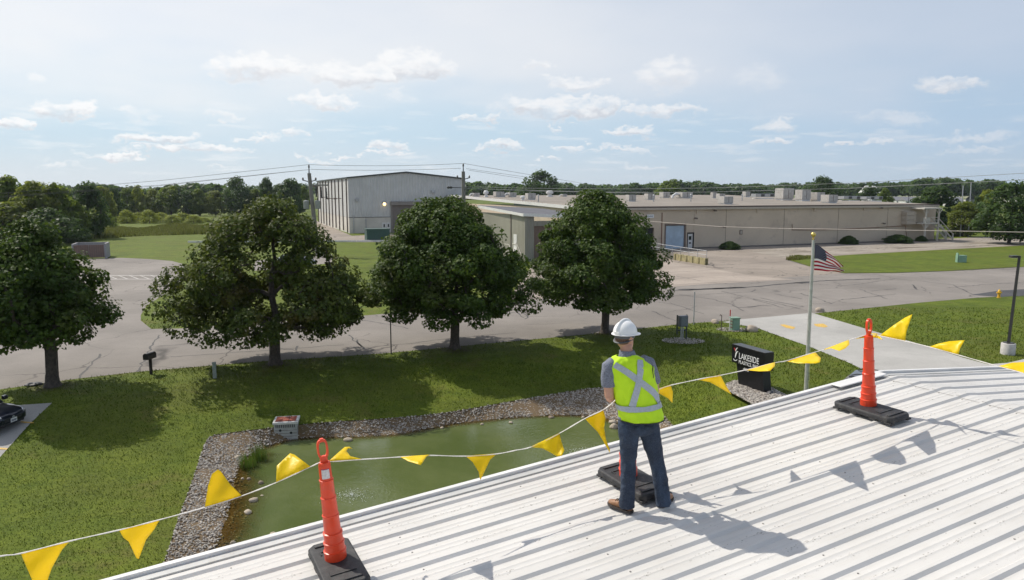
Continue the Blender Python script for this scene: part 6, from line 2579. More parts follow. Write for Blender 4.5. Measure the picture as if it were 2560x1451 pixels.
for i, (a, b_, c_, d_, lab) in enumerate(pond_rocks):
    rock(a, b_, c_, d_, lab, None, i, pr)
for i, (a, b_, c_, d_, lab) in enumerate([(1880, 829, 30, .8, 'big tan boulder beside the green pedestal'), (1788, 808, 23, .65, 'tan boulder on the left corner of the driveway'), (2050, 780, 21, .8, 'dark round boulder on the right corner of the driveway'),
                                         (1925, 985, 20, .6, 'dark boulder at the right foot of the black sign'), (1962, 1004, 22, .4, 'low dark boulder on the sign gravel near the roof'), (85, 963, 40, .25, 'long flat dark stone beside the left maple trunk')]):
    rock(a, b_, c_, d_, lab, 0.0, i, None, M_BOULDER if i < 3 else plain('dark_boulder_%d' % i, (.06, .06, .065), .6, scale=4), 'boulder')

# pump box with red grates
PB = G(715, 1100, WATER_Z)
pbx = thing('pump_box', 'grey concrete box with rust red grates standing at the pond edge', 'box', tuple(PB))
BX = V((.985, .17, 0))
BY = V((-.17, .985, 0))
M_PBOX = plain('wet_concrete', (.36, .37, .36), .7, var=.2, scale=3, dirt=((.16, .17, .15), 3, .6))
m = MB()
m.boxf(PB, BX, BY, ZUP, -.48, .48, 0, .85, -.5, .68)
m.build('box_body', M_PBOX, pbx, bevel=.015)
m = MB()
m.boxf(PB, BX, BY, ZUP, -.52, .52, -.04, .89, .681, .78)
lid = m.build('lid', plain('pale_lid', (.55, .55, .53), .6), pbx, bevel=.01)
for k in range(3):
    m = MB()
    x0 = -.42 + k * .285
    for j in range(5):
        m.boxf(PB, BX, BY, ZUP, x0, x0 + .26, .10 + j * .13, .19 + j * .13, .781, .815)
    m.boxf(PB, BX, BY, ZUP, x0, x0 + .03, .08, .76, .781, .81)
    m.boxf(PB, BX, BY, ZUP, x0 + .23, x0 + .26, .08, .76, .781, .81)
    m.build('grate', plain('rust_red_grate_%d' % k, (.30, .075, .045), .7, var=.25), lid)
for j in range(11):
    m = MB()
    x0 = -.40 + j * .075
    m.boxf(PB, BX, BY, ZUP, x0, x0 + .03, -.015, -.001, .54, .66)
    m.build('vent_slot', M_DARK, pbx)
for (a, b_) in ((-.22, .42), (.22, .30), (.0, .04)):
    m = MB()
    m.lathe([(.055, 0), (.055, .012)], PB + BX * a + ZUP * b_ - BY * .002, BX, ZUP, -BY, 12)
    m.build('pipe_hole', M_DARK, pbx)
for j in range(4):
    m = MB()
    m.boxf(PB, BX, BY, ZUP, -.46, .46, -.010, -.0005, .02 + j * .13, .035 + j * .13)
    m.build('groove', M_JOINT, pbx)

# reeds
M_REED = blade_material('reed_leaves', (.05, .10, .015), (.13, .20, .03), .3, .5)


def reeds(px, py, n, h, spread, label, seed):
    c = G(px, py, WATER_Z)
    r = random.Random(seed)
    m = MB()
    for k in range(n):
        a, q = r.uniform(0, 2 * pi), spread * sqrt(r.random())
        b0 = c + V((cos(a) * q * 1.2, sin(a) * q, -.15))
        la, le = r.uniform(0, 2 * pi), r.uniform(.03, .35)
        hh = h * r.uniform(.55, 1.1)
        w_ = V((cos(a + 1.5), sin(a + 1.5), 0)) * .008
        t1 = b0 + V((cos(la) * le * .3 * hh, sin(la) * le * .3 * hh, hh * .6))
        t2 = b0 + V((cos(la) * le * hh, sin(la) * le * hh, hh))
        m.add([b0 - w_, b0 + w_, t1 + w_ * .8, t1 - w_ * .8, t2], [(0, 1, 2, 3), (3, 2, 4)])
    o = m.build('reed_clump', M_REED, None, loc=tuple(c), fix=False)
    return tag(o, label, 'reeds')


reeds(648, 1150, 190, .85, .28, 'taller reed clump by the pump box', 1)
reeds(620, 1165, 190, .70, .30, 'broader reed clump left of the taller one', 2)
reeds(478, 1375, 160, .22, .45, 'sparse low weeds on the lower gravel bank', 3)
reeds(545, 1395, 110, .25, .35, 'brown weeds at the water line near the roof', 4)
# splash where the fountain falls
M_FOAM = plain('white_foam', (.75, .78, .72), .5)
for i, (sx, sy, a_) in enumerate(SPLASH):
    rs_ = np.random.RandomState(20 + i)
    sp_ = []
    for k in range(420):
        an, q = rs_.uniform(0, 2 * pi), abs(rs_.normal(0, .36))
        sp_.append((sx + cos(an) * q * 1.3, sy + sin(an) * q, WATER_Z + abs(rs_.normal(0, .035)) * max(0, 1 - q), rs_.choice([.004, .006, .009, .013])))
    pebble_field('fountain_splash', sp_, M_FOAM, ('white splash on the water right of the left cone', 'white splash on the water left of the worker')[i])

# ------------------------------------------------------------------ black company sign
SB_L, SB_R = G(1846, 961), G(1912, 984)
SX = (SB_R - SB_L).normalized()
SYv = V((SX.y, -SX.x, 0))
SYv = SYv if SYv.y < 0 else -SYv        # towards the viewer
sw = (SB_R - SB_L).length
SPX = F_PX / ((SB_L.y + SB_R.y) / 2)
sg_ = thing('monument_sign', 'black company sign on a tapered plinth beside the flagpole', 'sign', tuple(SB_L))
M_SIGN = plain('black_sign_panel', (.010, .010, .012), .3, var=.3)
M_SIGN_T = plain('dark_sign_top', (.05, .055, .062), .45)
M_LETTER = plain('white_letters', (.80, .80, .80), .5, var=.02)
M_RED = plain('red_mark', (.60, .03, .035), .5)
SH = 1.86
pw0, pw1 = sw, sw * 1.14
m = MB()
m.prism([(0, -.02), (sw * .96, -.02), (sw * .88, 1.0), (-.2, 1.0)], SB_L, SX, ZUP, SYv, -.45, 0)
m.build('plinth', M_SIGN, sg_, bevel=.008)
x0s, x1s = -.46, sw - .02
m = MB()
m.boxf(SB_L, SX, SYv, ZUP, x0s, x1s, -.45, .07, 1.001, SH - .006)
head_ = m.build('sign_box', M_SIGN, sg_, bevel=.006)
m = MB()
m.boxf(SB_L, SX, SYv, ZUP, x0s + .01, x1s - .01, -.44, .06, SH - .005, SH)
m.build('sign_top', M_SIGN_T, head_)
m = MB()
m.lathe([(.03, 0), (.03, .01)], SB_L + SX * (x1s - .12) + ZUP * 1.08 + SYv * .071, SX, ZUP, SYv, 10)
m.build('badge', M_RED, head_)


def text_part(body, size, x, z, mt, parent, name, width=None, track=1.0, off=.074):
    cu = bpy.data.curves.new(name, 'FONT')
    cu.body = body
    cu.size = size
    cu.extrude = 0.006
    cu.resolution_u = 3
    cu.space_character = track
    tmp = bpy.data.objects.new('tmp', cu)
    COL.objects.link(tmp)
    dg = bpy.context.evaluated_depsgraph_get()
    me = bpy.data.meshes.new_from_object(tmp.evaluated_get(dg))
    bpy.data.objects.remove(tmp)
    xs = [v_.co.x for v_ in me.vertices]
    k = (width / (max(xs) - min(xs))) if width else 1.0
    x_min = min(xs)
    p0 = SB_L + SX * x + ZUP * z + SYv * off - OFF[parent.name]
    for v_ in me.vertices:
        q = p0 + SX * ((v_.co.x - x_min) * k) + ZUP * v_.co.y + SYv * v_.co.z
        v_.co = q
    me.materials.append(mt)
    o = link(bpy.data.objects.new(name, me), parent)
    return o


bw = x1s - x0s
text_part('LAKESIDE', .40, x0s + bw * .235, SH - .60, M_LETTER, head_, 'lettering', bw * .60)
text_part('PLASTICS, INC.', .235, x0s + bw * .235, SH - .83, M_LETTER, head_, 'lettering', bw * .60)
text_part('450', .20, sw * .16, .74, M_LETTER, sg_, 'street_number', sw * .22, off=.004)
# the curved mark at the left of the panel


def ribbon(pts_, w_, mt, nm):
    m = MB()
    vs, fs = [], []
    for i, (x, z) in enumerate(pts_):
        a, b_ = pts_[max(0, i - 1)], pts_[min(len(pts_) - 1, i + 1)]
        dx, dz = b_[0] - a[0], b_[1] - a[1]
        l_ = math.hypot(dx, dz)
        ww = w_ * (1 - .55 * abs(2 * i / (len(pts_) - 1) - 1) ** 2)
        for s_ in (-1, 1):
            for d_ in (.0715, .079):
                vs.append(SB_L + SX * (x0s + bw * (x - dz / l_ * ww * s_)) + ZUP * (SH - .93 + .93 * (z + dx / l_ * ww * s_)) + SYv * d_)
    for i in range(len(pts_) - 1):
        a = 4 * i
        fs += [(a + 1, a + 3, a + 7, a + 5), (a, a + 4, a + 6, a + 2), (a, a + 1, a + 5, a + 4), (a + 2, a + 6, a + 7, a + 3)]
    m.add(vs, fs)
    m.build(nm, mt, head_)


ribbon([(.075, .83), (.09, .78), (.105, .73), (.115, .69)], .016, M_RED, 'emblem_stroke')
ribbon([(.19, .87), (.165, .86), (.14, .80), (.125, .72), (.118, .66)], .012, M_LETTER, 'emblem_stroke')
ribbon([(.205, .68), (.18, .69), (.155, .64), (.135, .55), (.125, .45), (.115, .34)], .018, M_LETTER, 'emblem_stroke')
ribbon([(.06, .26), (.085, .20), (.11, .18), (.14, .20), (.185, .27)], .016, M_LETTER, 'emblem_stroke')

# ------------------------------------------------------------------ flagpole and flag
FP = G(2011, 1044)
fpt = AT(2033, 600, FP.y).z
fp = thing('flagpole', 'white flagpole with a gold ball top beside the driveway', 'flagpole', tuple(FP))
lean_t = AT(2033, 600, FP.y)
lean_t = V((lean_t.x, FP.y, fpt))
m = MB()
m.tube([FP - ZUP * .1, FP.lerp(lean_t, .5), lean_t], [.075, .065, .045], 14)
m.build('pole', plain('pale_aluminium', (.60, .59, .57), .35, metal=.35), fp)
m = MB()
m.lathe([(.05, 0), (.05, .05), (.02, .07), (.02, .10), (.05, .115), (.085, .16), (.095, .20), (.085, .25), (.05, .285), (.005, .30)], lean_t, n=16)
m.build('ball', plain('gold_ball', (.75, .55, .16), .25, metal=.8), fp)
m = MB()
m.tube([FP + V((.10, -.03, .9)), FP.lerp(lean_t, .5) + V((.075, -.02, 0)), lean_t + V((.06, 0, -.1))], .008, 5)
m.build('halyard', M_ROPE, fp)
m = MB()
p = FP.lerp(lean_t, .12)
m.boxf(p + V((.06, -.05, 0)), V((1, 0, 0)), V((0, 1, 0)), ZUP, -.03, .06, -.02, .02, -.12, .12)
m.build('cleat', M_METAL, fp)


def flag_material():
    m, n, b = material('striped_flag_cloth')
    uv = n.n('ShaderNodeAttribute', attribute_name='flag_uv').outputs['Vector']
    s = n.n('ShaderNodeSeparateXYZ', ins={0: uv})
    u, v_ = s.outputs[0], s.outputs[1]          # u along the fly, v down the hoist
    st = n.math('MODULO', n.math('FLOOR', n.math('MULTIPLY', v_, 13.0)), 2.0)
    c = n.mix(st, (.30, .012, .03), (.62, .60, .60))
    # stars on a staggered grid
    gx = n.math('MULTIPLY', u, 1 / .4 * 6.0)
    gy = n.math('MULTIPLY', v_, 13 / 7 * 5.0)

    def dots(ox, oy):
        fx = n.math('SUBTRACT', n.math('FRACT', n.math('ADD', gx, ox)), 0.5)
        fy = n.math('SUBTRACT', n.math('FRACT', n.math('ADD', gy, oy)), 0.5)
        an = n.math('ARCTAN2', fx, fy)
        rr_ = n.math('SQRT', n.math('ADD', n.math('MULTIPLY', fx, fx), n.math('MULTIPLY', fy, fy)))
        lim = n.math('MULTIPLY_ADD', n.math('COSINE', n.math('MULTIPLY', an, 5.0)), .05, .15)
        return n.math('LESS_THAN', rr_, lim)
    star = n.math('MAXIMUM', dots(0, 0), dots(.5, .5))
    can = n.mix(star, (.005, .007, .035), (.34, .34, .38))
    inc = n.math('MULTIPLY', n.math('LESS_THAN', u, .4), n.math('LESS_THAN', v_, 7 / 13))
    c = n.mix(inc, c, can)
    n.put(b.inputs['Base Color'], c)
    b.inputs['Roughness'].default_value = .8
    tr = n.n('ShaderNodeBsdfTranslucent', ins={'Color': c})
    mx = n.n('ShaderNodeMixShader', ins={0: .3, 1: b.outputs[0], 2: tr.outputs[0]})
    out = [x for x in m.node_tree.nodes if x.type == 'OUTPUT_MATERIAL'][0]
    m.node_tree.links.new(mx.outputs[0], out.inputs[0])
    return m


NU, NV = 44, 26
hoist_t, hoist_b = AT(2037, 612, FP.y), AT(2035, 676, FP.y)
fdir = V((.93, .36, 0))
fnor = V((-.36, .93, 0))
vs, uvs, fs = [], [], []
for i in range(NU + 1):
    u = i / NU
    for j in range(NV + 1):
        w_ = j / NV
        top = hoist_t + fdir * (1.46 * u) - ZUP * (0.02 + .92 * max(0, u - .10) ** 1.15)
        bot = hoist_b + fdir * (1.44 * u) - ZUP * (.13 * u)
        p = top.lerp(bot, w_)
        # surplus cloth goes into folds
        slack = 1 - (top - bot).length / (hoist_t - hoist_b).length
        p = p + fnor * (.06 * sin(u * 8 + w_ * 2) * u + .17 * slack * sin(w_ * 11 + u * 3)) + ZUP * (.022 * sin(u * 9.5 + .6) * u)
        vs.append(p)
        uvs.append((u, w_))
for i in range(NU):
    for j in range(NV):
        a = i * (NV + 1) + j
        fs.append((a, a + 1, a + NV + 2, a + NV + 1))
m = MB()
m.add(vs, fs, True)
fo = m.build('flag', flag_material(), None, loc=tuple(hoist_t), fix=False)
at_ = fo.data.attributes.new('flag_uv', 'FLOAT_VECTOR', 'POINT')
for i, (u, w_) in enumerate(uvs):
    at_.data[i].vector = (min(.9999, u), min(.9999, w_), 0)
tag(fo, 'red white and blue striped flag with stars blowing from the flagpole', 'flag')

# ------------------------------------------------------------------ lamp post, hydrant, boxes, posts
LP = G(2519, 886)
ltop = AT(2549, 640, LP.y)
lp = thing('lamp_post', 'dark lamp post on a round concrete base at the right edge', 'lamp post', tuple(LP))
M_DKPOLE = plain('dark_bronze_pole', (.035, .034, .033), .4)
m = MB()
m.lathe([(.36, -.1), (.36, .60), (.34, .63), (.02, .63)], LP, n=28)
m.build('concrete_base', plain('lamp_base_concrete', (.50, .48, .46), .85, bump=.2), lp)
m = MB()
m.boxf(LP + ZUP * .63, V((1, 0, 0)), V((0, 1, 0)), ZUP, -.2, .2, -.2, .2, 0, .05)
m.build('base_plate', M_DKPOLE, lp)
m = MB()
a, b_ = LP + ZUP * .68, ltop
for q, hw in ((a, .075), (b_, .06)):
    pass
m.tube([a, b_], [.10, .085], 4, smooth=False)
m.build('pole', M_DKPOLE, lp)
m = MB()
m.boxf(ltop, V((1, 0, 0)), V((0, 1, 0)), ZUP, -.50, -.08, -.16, .16, -.10, .02)
hd_ = m.build('lamp_head', M_DKPOLE, lp, bevel=.02)
m = MB()
m.boxf(ltop, V((1, 0, 0)), V((0, 1, 0)), ZUP, -.46, -.16, -.12, .12, -.115, -.101)
m.build('lens', M_WHITEM, hd_)

HY_ = G(2497, 745)
hy = thing('fire_hydrant', 'yellow fire hydrant on the grass beside the road', 'hydrant', tuple(HY_))
M_HYD = plain('yellow_hydrant_paint', (.72, .42, .03), .5)
m = MB()
m.lathe([(.16, 0), (.16, .06), (.11, .07), (.11, .42), (.15, .43), (.15, .49), (.12, .50), (.11, .60), (.07, .68), (.03, .70), (.03, .76), (.005, .76)], HY_, n=18)
m.build('barrel', M_HYD, hy)
for d_ in (V((1, 0, 0)), V((-1, 0, 0)), V((0, -1, 0))):
    m = MB()
    m.tube([HY_ + ZUP * .45 + d_ * .08, HY_ + ZUP * .45 + d_ * .2], [.06, .065], 10)
    m.build('outlet', M_HYD, hy)

M_GRBOX = plain('pale_green_cabinet', (.22, .36, .27), .5, scale=1.5, dirt=((.14, .22, .17), 2, .4))
PD = G(1836, 826)
pd2 = thing('utility_pedestal', 'pale green utility cabinet beside the big tan boulder', 'utility box', tuple(PD))
m = MB()
m.boxf(PD, V((.95, .3, 0)), V((-.3, .95, 0)), ZUP, -.26, .26, -.22, .22, 0, .78)
bo = m.build('cabinet', M_GRBOX, pd2, bevel=.03)
m = MB()
m.boxf(PD, V((.95, .3, 0)), V((-.3, .95, 0)), ZUP, -.29, .29, -.25, .25, .781, .86)
m.build('cap', M_GRBOX, pd2, bevel=.02)
for k in range(3):
    m = MB()
    m.boxf(PD, V((.95, .3, 0)), V((-.3, .95, 0)), ZUP, -.268, -.261, -.15, .15, .15 + .2 * k, .27 + .2 * k)
    m.build('vent', M_JOINT, bo)
MK = G(1824, 827)
mkp = thing('marker_post', 'white marker post with a red top beside the green cabinet', 'marker post', tuple(MK))
m = MB()
m.tube([MK, MK + ZUP * .95], .03, 8)
m.build('post', M_WHITEM, mkp)
m = MB()
m.tube([MK + ZUP * .951, MK + ZUP * 1.38], .034, 8)
m.build('red_top', M_RED, mkp)
VP = G(1803, 827)
m = MB()
m.tube([VP, VP + ZUP * .95, VP + ZUP * 1.03 + V((-.03, 0, 0)), VP + ZUP * 1.05 + V((-.09, 0, 0)), VP + ZUP * .98 + V((-.12, 0, 0))], .025, 8)
tag(m.build('bent_pipe', plain('rusty_vent_pipe', (.10, .075, .06), .7), None, loc=tuple(VP)), 'thin rusty bent vent pipe left of the marker post', 'pipe')

MC = G(1706, 851)
mc = thing('meter_cabinet', 'grey meter cabinet on posts standing in a gravel patch', 'meter cabinet', tuple(MC))
X1, Y1 = V((.97, .24, 0)), V((-.24, .97, 0))
M_MGREY = plain('blue_grey_cabinet', (.12, .135, .16), .4, metal=.2)
m = MB()
m.boxf(MC, X1, Y1, ZUP, -.27, .27, -.16, .12, .86, 1.52)
cab = m.build('cabinet', M_MGREY, mc, bevel=.02)
m = MB()
m.boxf(MC, X1, Y1, ZUP, -.19, .22, -.18, -.161, .93, 1.46)
m.build('door', plain('cabinet_door', (.17, .19, .215), .35, metal=.2), cab)
for x_ in (-.10, .02):
    m = MB()
    m.tube([MC + X1 * x_, MC + X1 * x_ + ZUP * .86], .035, 8)
    m.build('conduit', M_METAL, mc)
for x_ in (-.30, .33):
    m = MB()
    m.boxf(MC, X1, Y1, ZUP, x_ - .035, x_ + .035, .13, .20, .35 if x_ < 0 else 0, 1.54)
    m.build('post', plain('dark_green_post%d' % (x_ > 0), (.05, .065, .055), .6), mc)
m = MB()
m.boxf(MC, X1, Y1, ZUP, -.27, .30, .14, .19, .55, .62)
m.build('cross_bar', M_DKPOLE, mc)

TB = G(2402, 657)
tb = thing('transformer', 'pale green transformer on the grass strip across the road', 'transformer', tuple(TB))
m = MB()
m.boxf(TB, V((1, 0, 0)), V((0, 1, 0)), ZUP, -.5, .5, -.4, .4, 0, .95)
m.build('cabinet', M_GRBOX, tb, bevel=.03)
m = MB()
m.boxf(TB, V((1, 0, 0)), V((0, 1, 0)), ZUP, -.62, -.51, -.3, .1, 0, 1.25)
m.build('marker', M_GRBOX, tb)
GB = G(945, 604)
gb = thing('green_transformer', 'large dark green transformer box at the warehouse curb', 'transformer', tuple(GB))
m = MB()
m.boxf(GB, WE, WN, ZUP, -2.0, 2.2, 0, 2.4, 0, 2.1)
m.build('cabinet', plain('dark_green_cabinet', (.035, .085, .075), .5), gb)
m = MB()
m.boxf(GB, WE, WN, ZUP, -2.1, 2.3, -.1, 2.5, 2.101, 2.3)
m.build('lid', plain('green_lid', (.06, .11, .095), .5), gb)

MBX = GT(378, 936)
mb = thing('mailbox', 'dark mailbox on a wooden post at the road edge', 'mailbox', tuple(MBX))
M_MAIL = plain('black_mailbox', (.03, .026, .024), .35)
m = MB()
m.boxf(MBX, V((1, 0, 0)), V((0, 1, 0)), ZUP, -.055, .055, -.055, .055, 0, .80)
m.build('post', plain('dark_post', (.025, .02, .018), .8), mb)
hx = V((.20, .98, 0))
hy_ = V((-.98, .20, 0))
pl_ = [(-.10, 0), (.10, 0), (.10, .13)] + [(.10 * cos(a), .13 + .10 * sin(a)) for a in [pi * k / 10 for k in range(1, 10)]] + [(-.10, .13)]
m = MB()
m.prism([(p[0] * 1.35, p[1] * 1.35) for p in pl_], MBX + ZUP * .80, hy_, ZUP, hx, -.32, .30)
mbx = m.build('box', M_MAIL, mb)
m = MB()
m.prism([(p[0] * 1.40, p[1] * 1.38) for p in pl_], MBX + ZUP * .797, hy_, ZUP, hx, -.345, -.321)
m.build('door', plain('mailbox_door', (.022, .02, .02), .4), mbx)
WP = GT(537, 946)
m = MB()
m.boxf(WP, V((.9, .44, 0)), V((-.44, .9, 0)), ZUP, -.085, .085, -.07, .07, 0, .74)
m.boxf(WP, V((.9, .44, 0)), V((-.44, .9, 0)), ZUP, -.095, .095, -.08, .08, .741, .80)
tag(m.build('bollard', plain('grey_green_post', (.26, .29, .26), .7), None, bevel=.01, loc=tuple(WP)), 'short grey square post on the grass right of the mailbox', 'bollard')
for (a, b_, t_, w_, lab) in ((978, 886, 770, .03, 'thin dark signpost on the verge between the two middle maples'), (1734, 812, 730, .035, 'thin grey signpost at the road edge behind the meter cabinet')):
    p = GT(a, b_)
    z_ = AT(a, t_, p.y).z
    m = MB()
    m.boxf(p, V((.9, .44, 0)), V((-.44, .9, 0)), ZUP, -w_, w_, -w_ * .5, w_ * .5, 0, z_ - p.z)
    tag(m.build('signpost', M_DKPOLE if a < 1000 else M_METAL, None, loc=tuple(p)), lab, 'signpost')

# shrubs along the factory wall
for i, (x0, x1, tp, bs) in enumerate(((1796, 1852, 604, 624), (2098, 2146, 590, 611), (2206, 2282, 587, 608), (2288, 2318, 590, 604), (2350, 2420, 572, 590), (2470, 2560, 564, 580))):
    p = G((x0 + x1) / 2, bs)
    h_ = (bs - tp) / F_PX * p.y
    far_tree('wall_shrub', 'hedge', p.x, p.y, h_, (x1 - x0) / F_PX * p.y, ('dark clipped shrub at the factory wall near the white door', 'dark clipped shrub at the middle of the factory wall', 'long dark shrub left of the outside stair', 'small dark shrub under the outside stair', 'dark hedge right of the outside stair', 'dark low shrubs under the large right-hand tree')[i], 'shrub', None, 200 + i)

# ------------------------------------------------------------------ utility poles and wires
M_POLE = plain('weathered_grey_pole', (.22, .205, .185), .85, scale=1.2, bump=.3, bscale=8)
M_WIRE = plain('dark_cable', (.05, .052, .055), .5)
M_WIRE_L = plain('pale_cable', (.26, .27, .27), .5)


def util_pole(top_px, foot_px, Y, label, transformer=False):
    tp = AT(*top_px, Y)
    ft = V((AT(*foot_px, Y).x, Y, 0))
    t = thing('utility_pole', label, 'utility pole', tuple(ft), 'utility poles by the warehouse')
    m = MB()
    m.tube([ft - ZUP * .2, tp - ZUP * 1.2], [.36, .26], 12)
    m.build('pole', M_POLE, t)
    m = MB()
    m.tube([tp - ZUP * 1.3, tp], [.09, .05], 8)
    m.lathe([(.10, 0), (.14, .1), (.10, .2), (.14, .3), (.05, .4)], tp - ZUP * .45, n=10)
    m.build('top_insulator', M_DKPOLE, t)
    for s_ in (-1, 1):
        m = MB()
        a = tp - ZUP * 2.4
        m.tube([a, a + V((s_ * .9, 0, .25))], .07, 6)
        m.lathe([(.09, 0), (.15, .1), (.09, .2), (.15, .3), (.05, .42)], a + V((s_ * .9, 0, .2)), n=10)
        m.build('bracket', M_DKPOLE, t)
    if transformer:
        c = tp.lerp(ft, .45)
        for k, dx in enumerate((-.85, .75)):
            m = MB()
            m.lathe([(.36, 0), (.38, .06), (.38, 1.0), (.40, 1.02), (.36, 1.12), (.1, 1.2)], c + V((dx, -.35, -.4)), n=16)
            tk = m.build('transformer_can', plain('grey_can_%d' % k, (.30, .31, .29), .5), t)
            m = MB()
            m.tube([c + V((dx, -.35, .78)), c + V((dx, -.35, 1.15))], [.07, .04], 8)
            m.build('bushing', M_DKPOLE, tk)
        c2 = tp.lerp(ft, .25)
        for k in range(3):
            m = MB()
            a = c2 + V((.7 + .7 * k, 0, .3 - .15 * k))
            m.tube([a, a - ZUP * 1.6], [.09, .12], 8)
            m.lathe([(.16, 0), (.08, .15), (.16, .3), (.08, .45), (.16, .6)], a - ZUP * 1.2, n=8)
            m.build('cutout', M_DKPOLE, t)
        m = MB()
        m.boxf(c2 + V((1.3, 0, .35)), V((1, 0, 0)), V((0, 1, 0)), ZUP, -1.5, 1.2, -.08, .08, -.1, .1)
        m.build('crossarm', M_POLE, t)
        m = MB()
        m.boxf(tp.lerp(ft, .72) + V((-.1, -.38, 0)), V((1, 0, 0)), V((0, 1, 0)), ZUP, -.45, .1, -.2, .1, -.4, .4)
        m.build('meter_box', M_METAL, t)
    else:
        c2 = tp.lerp(ft, .275)
        m = MB()
        m.tube([c2, c2 + V((-1.7, 0, .05))], .06, 6)
        m.lathe([(.13, 0), (.2, .2), (.13, .4), (.2, .6), (.1, .8)], c2 + V((-1.7, 0, .05)), V((0, 1, 0)), ZUP, V((-1, 0, 0)), 8)
        m.build('side_arm', M_DKPOLE, t)
    return t, tp


_, T1 = util_pole((772, 412), (796, 660), 105, 'leaning grey utility pole with transformer cans left of the warehouse', True)
_, T2 = util_pole((1158, 409), (1161, 640), 113, 'grey utility pole standing at the right corner of the warehouse')


def wire(pts_, label, r=.03, mt=None, sag=0.0):
    P_ = []
    for a, b_ in zip(pts_[:-1], pts_[1:]):
        for k in range(10):
            f_ = k / 10
            P_.append(V(a).lerp(V(b_), f_) - ZUP * (sag * 4 * f_ * (1 - f_)))
    P_.append(V(pts_[-1]))
    m = MB()
    m.tube(P_, r, 5)
    return tag(m.build('overhead_wire', mt or M_WIRE, None, loc=tuple(P_[0])), label, 'wire', 'overhead wires')


wire([AT(-150, 499, 100), AT(0, 484, 101), AT(400, 452, 103), T1], 'upper wire from the left pole to the left picture edge', .024)
wire([AT(-150, 508, 100), AT(0, 494, 101), AT(400, 465, 103), AT(768, 425, 105)], 'lower wire from the left pole to the left picture edge', .022)
wire([AT(-150, 505, 101), AT(0, 491, 102), AT(400, 463, 104), AT(776, 424, 105.5)], 'middle thin wire from the left pole to the left picture edge', .02)
wire([T1, T2], 'top wire between the two utility poles', .024, sag=.25)
wire([AT(778, 424, 105), AT(1152, 421, 113)], 'lower wire between the two utility poles', .024, sag=.2)
wire([T2, AT(1300, 433, 135), AT(1482, 463, 190)], 'top wire falling right from the right pole behind the tall maple', .028)
wire([AT(1166, 422, 113), AT(1300, 441, 135), AT(1470, 466, 185)], 'middle wire falling right from the right pole', .024)
wire([AT(1172, 426, 113), AT(1300, 446, 132), AT(1440, 468, 175)], 'lowest wire falling right from the right pole', .024)
wire([AT(1150, 467, 113), AT(1320, 471, 108), AT(1580, 473, 100), AT(1800, 470, 93), AT(2130, 458, 83), AT(2620, 430, 70)], 'upper pale wire crossing above the factory roof', .022, M_WIRE_L)
wire([AT(1152, 470, 113), AT(1320, 478, 107), AT(1580, 483, 99), AT(1800, 480, 92), AT(2130, 471, 82), AT(2620, 447, 68)], 'lower pale wire crossing above the factory roof', .022, M_WIRE_L)
wire([AT(1152, 472, 113), AT(1320, 476, 107), AT(1500, 481, 100), AT(1620, 481, 96)], 'short pale wire from the right pole into the tall maple', .022, M_WIRE_L)
wire([AT(1560, 546, 88), AT(1640, 555, 85), AT(1800, 567, 80), AT(1960, 572, 76), AT(2200, 575, 70), AT(2620, 582, 62)], 'pale cable hanging across the face of the factory', .032, plain('pale_tan_cable', (.48, .43, .38), .6))
for (px_, tp, bs, lab) in ((2408, 464, 575, 'thin pale pole left of the pair beyond the factory'), (2428, 456, 572, 'thin taller pole right of the pair beyond the factory'), (2273, 470, 503, 'thin dark far pole above the factory roof'), (1843, 470, 492, 'tiny far pole above the roof units')):
    Y_ = 150 if px_ > 2400 else 280
    a, b_ = AT(px_ - (6 if px_ > 2400 else 0), bs, Y_), AT(px_, tp, Y_)
    a.z = 0
    m = MB()
    m.tube([a, b_], [.14, .09], 8)
    tag(m.build('far_pole', M_METAL if px_ > 2400 else M_DKPOLE, None, loc=tuple(a)), lab, 'pole')

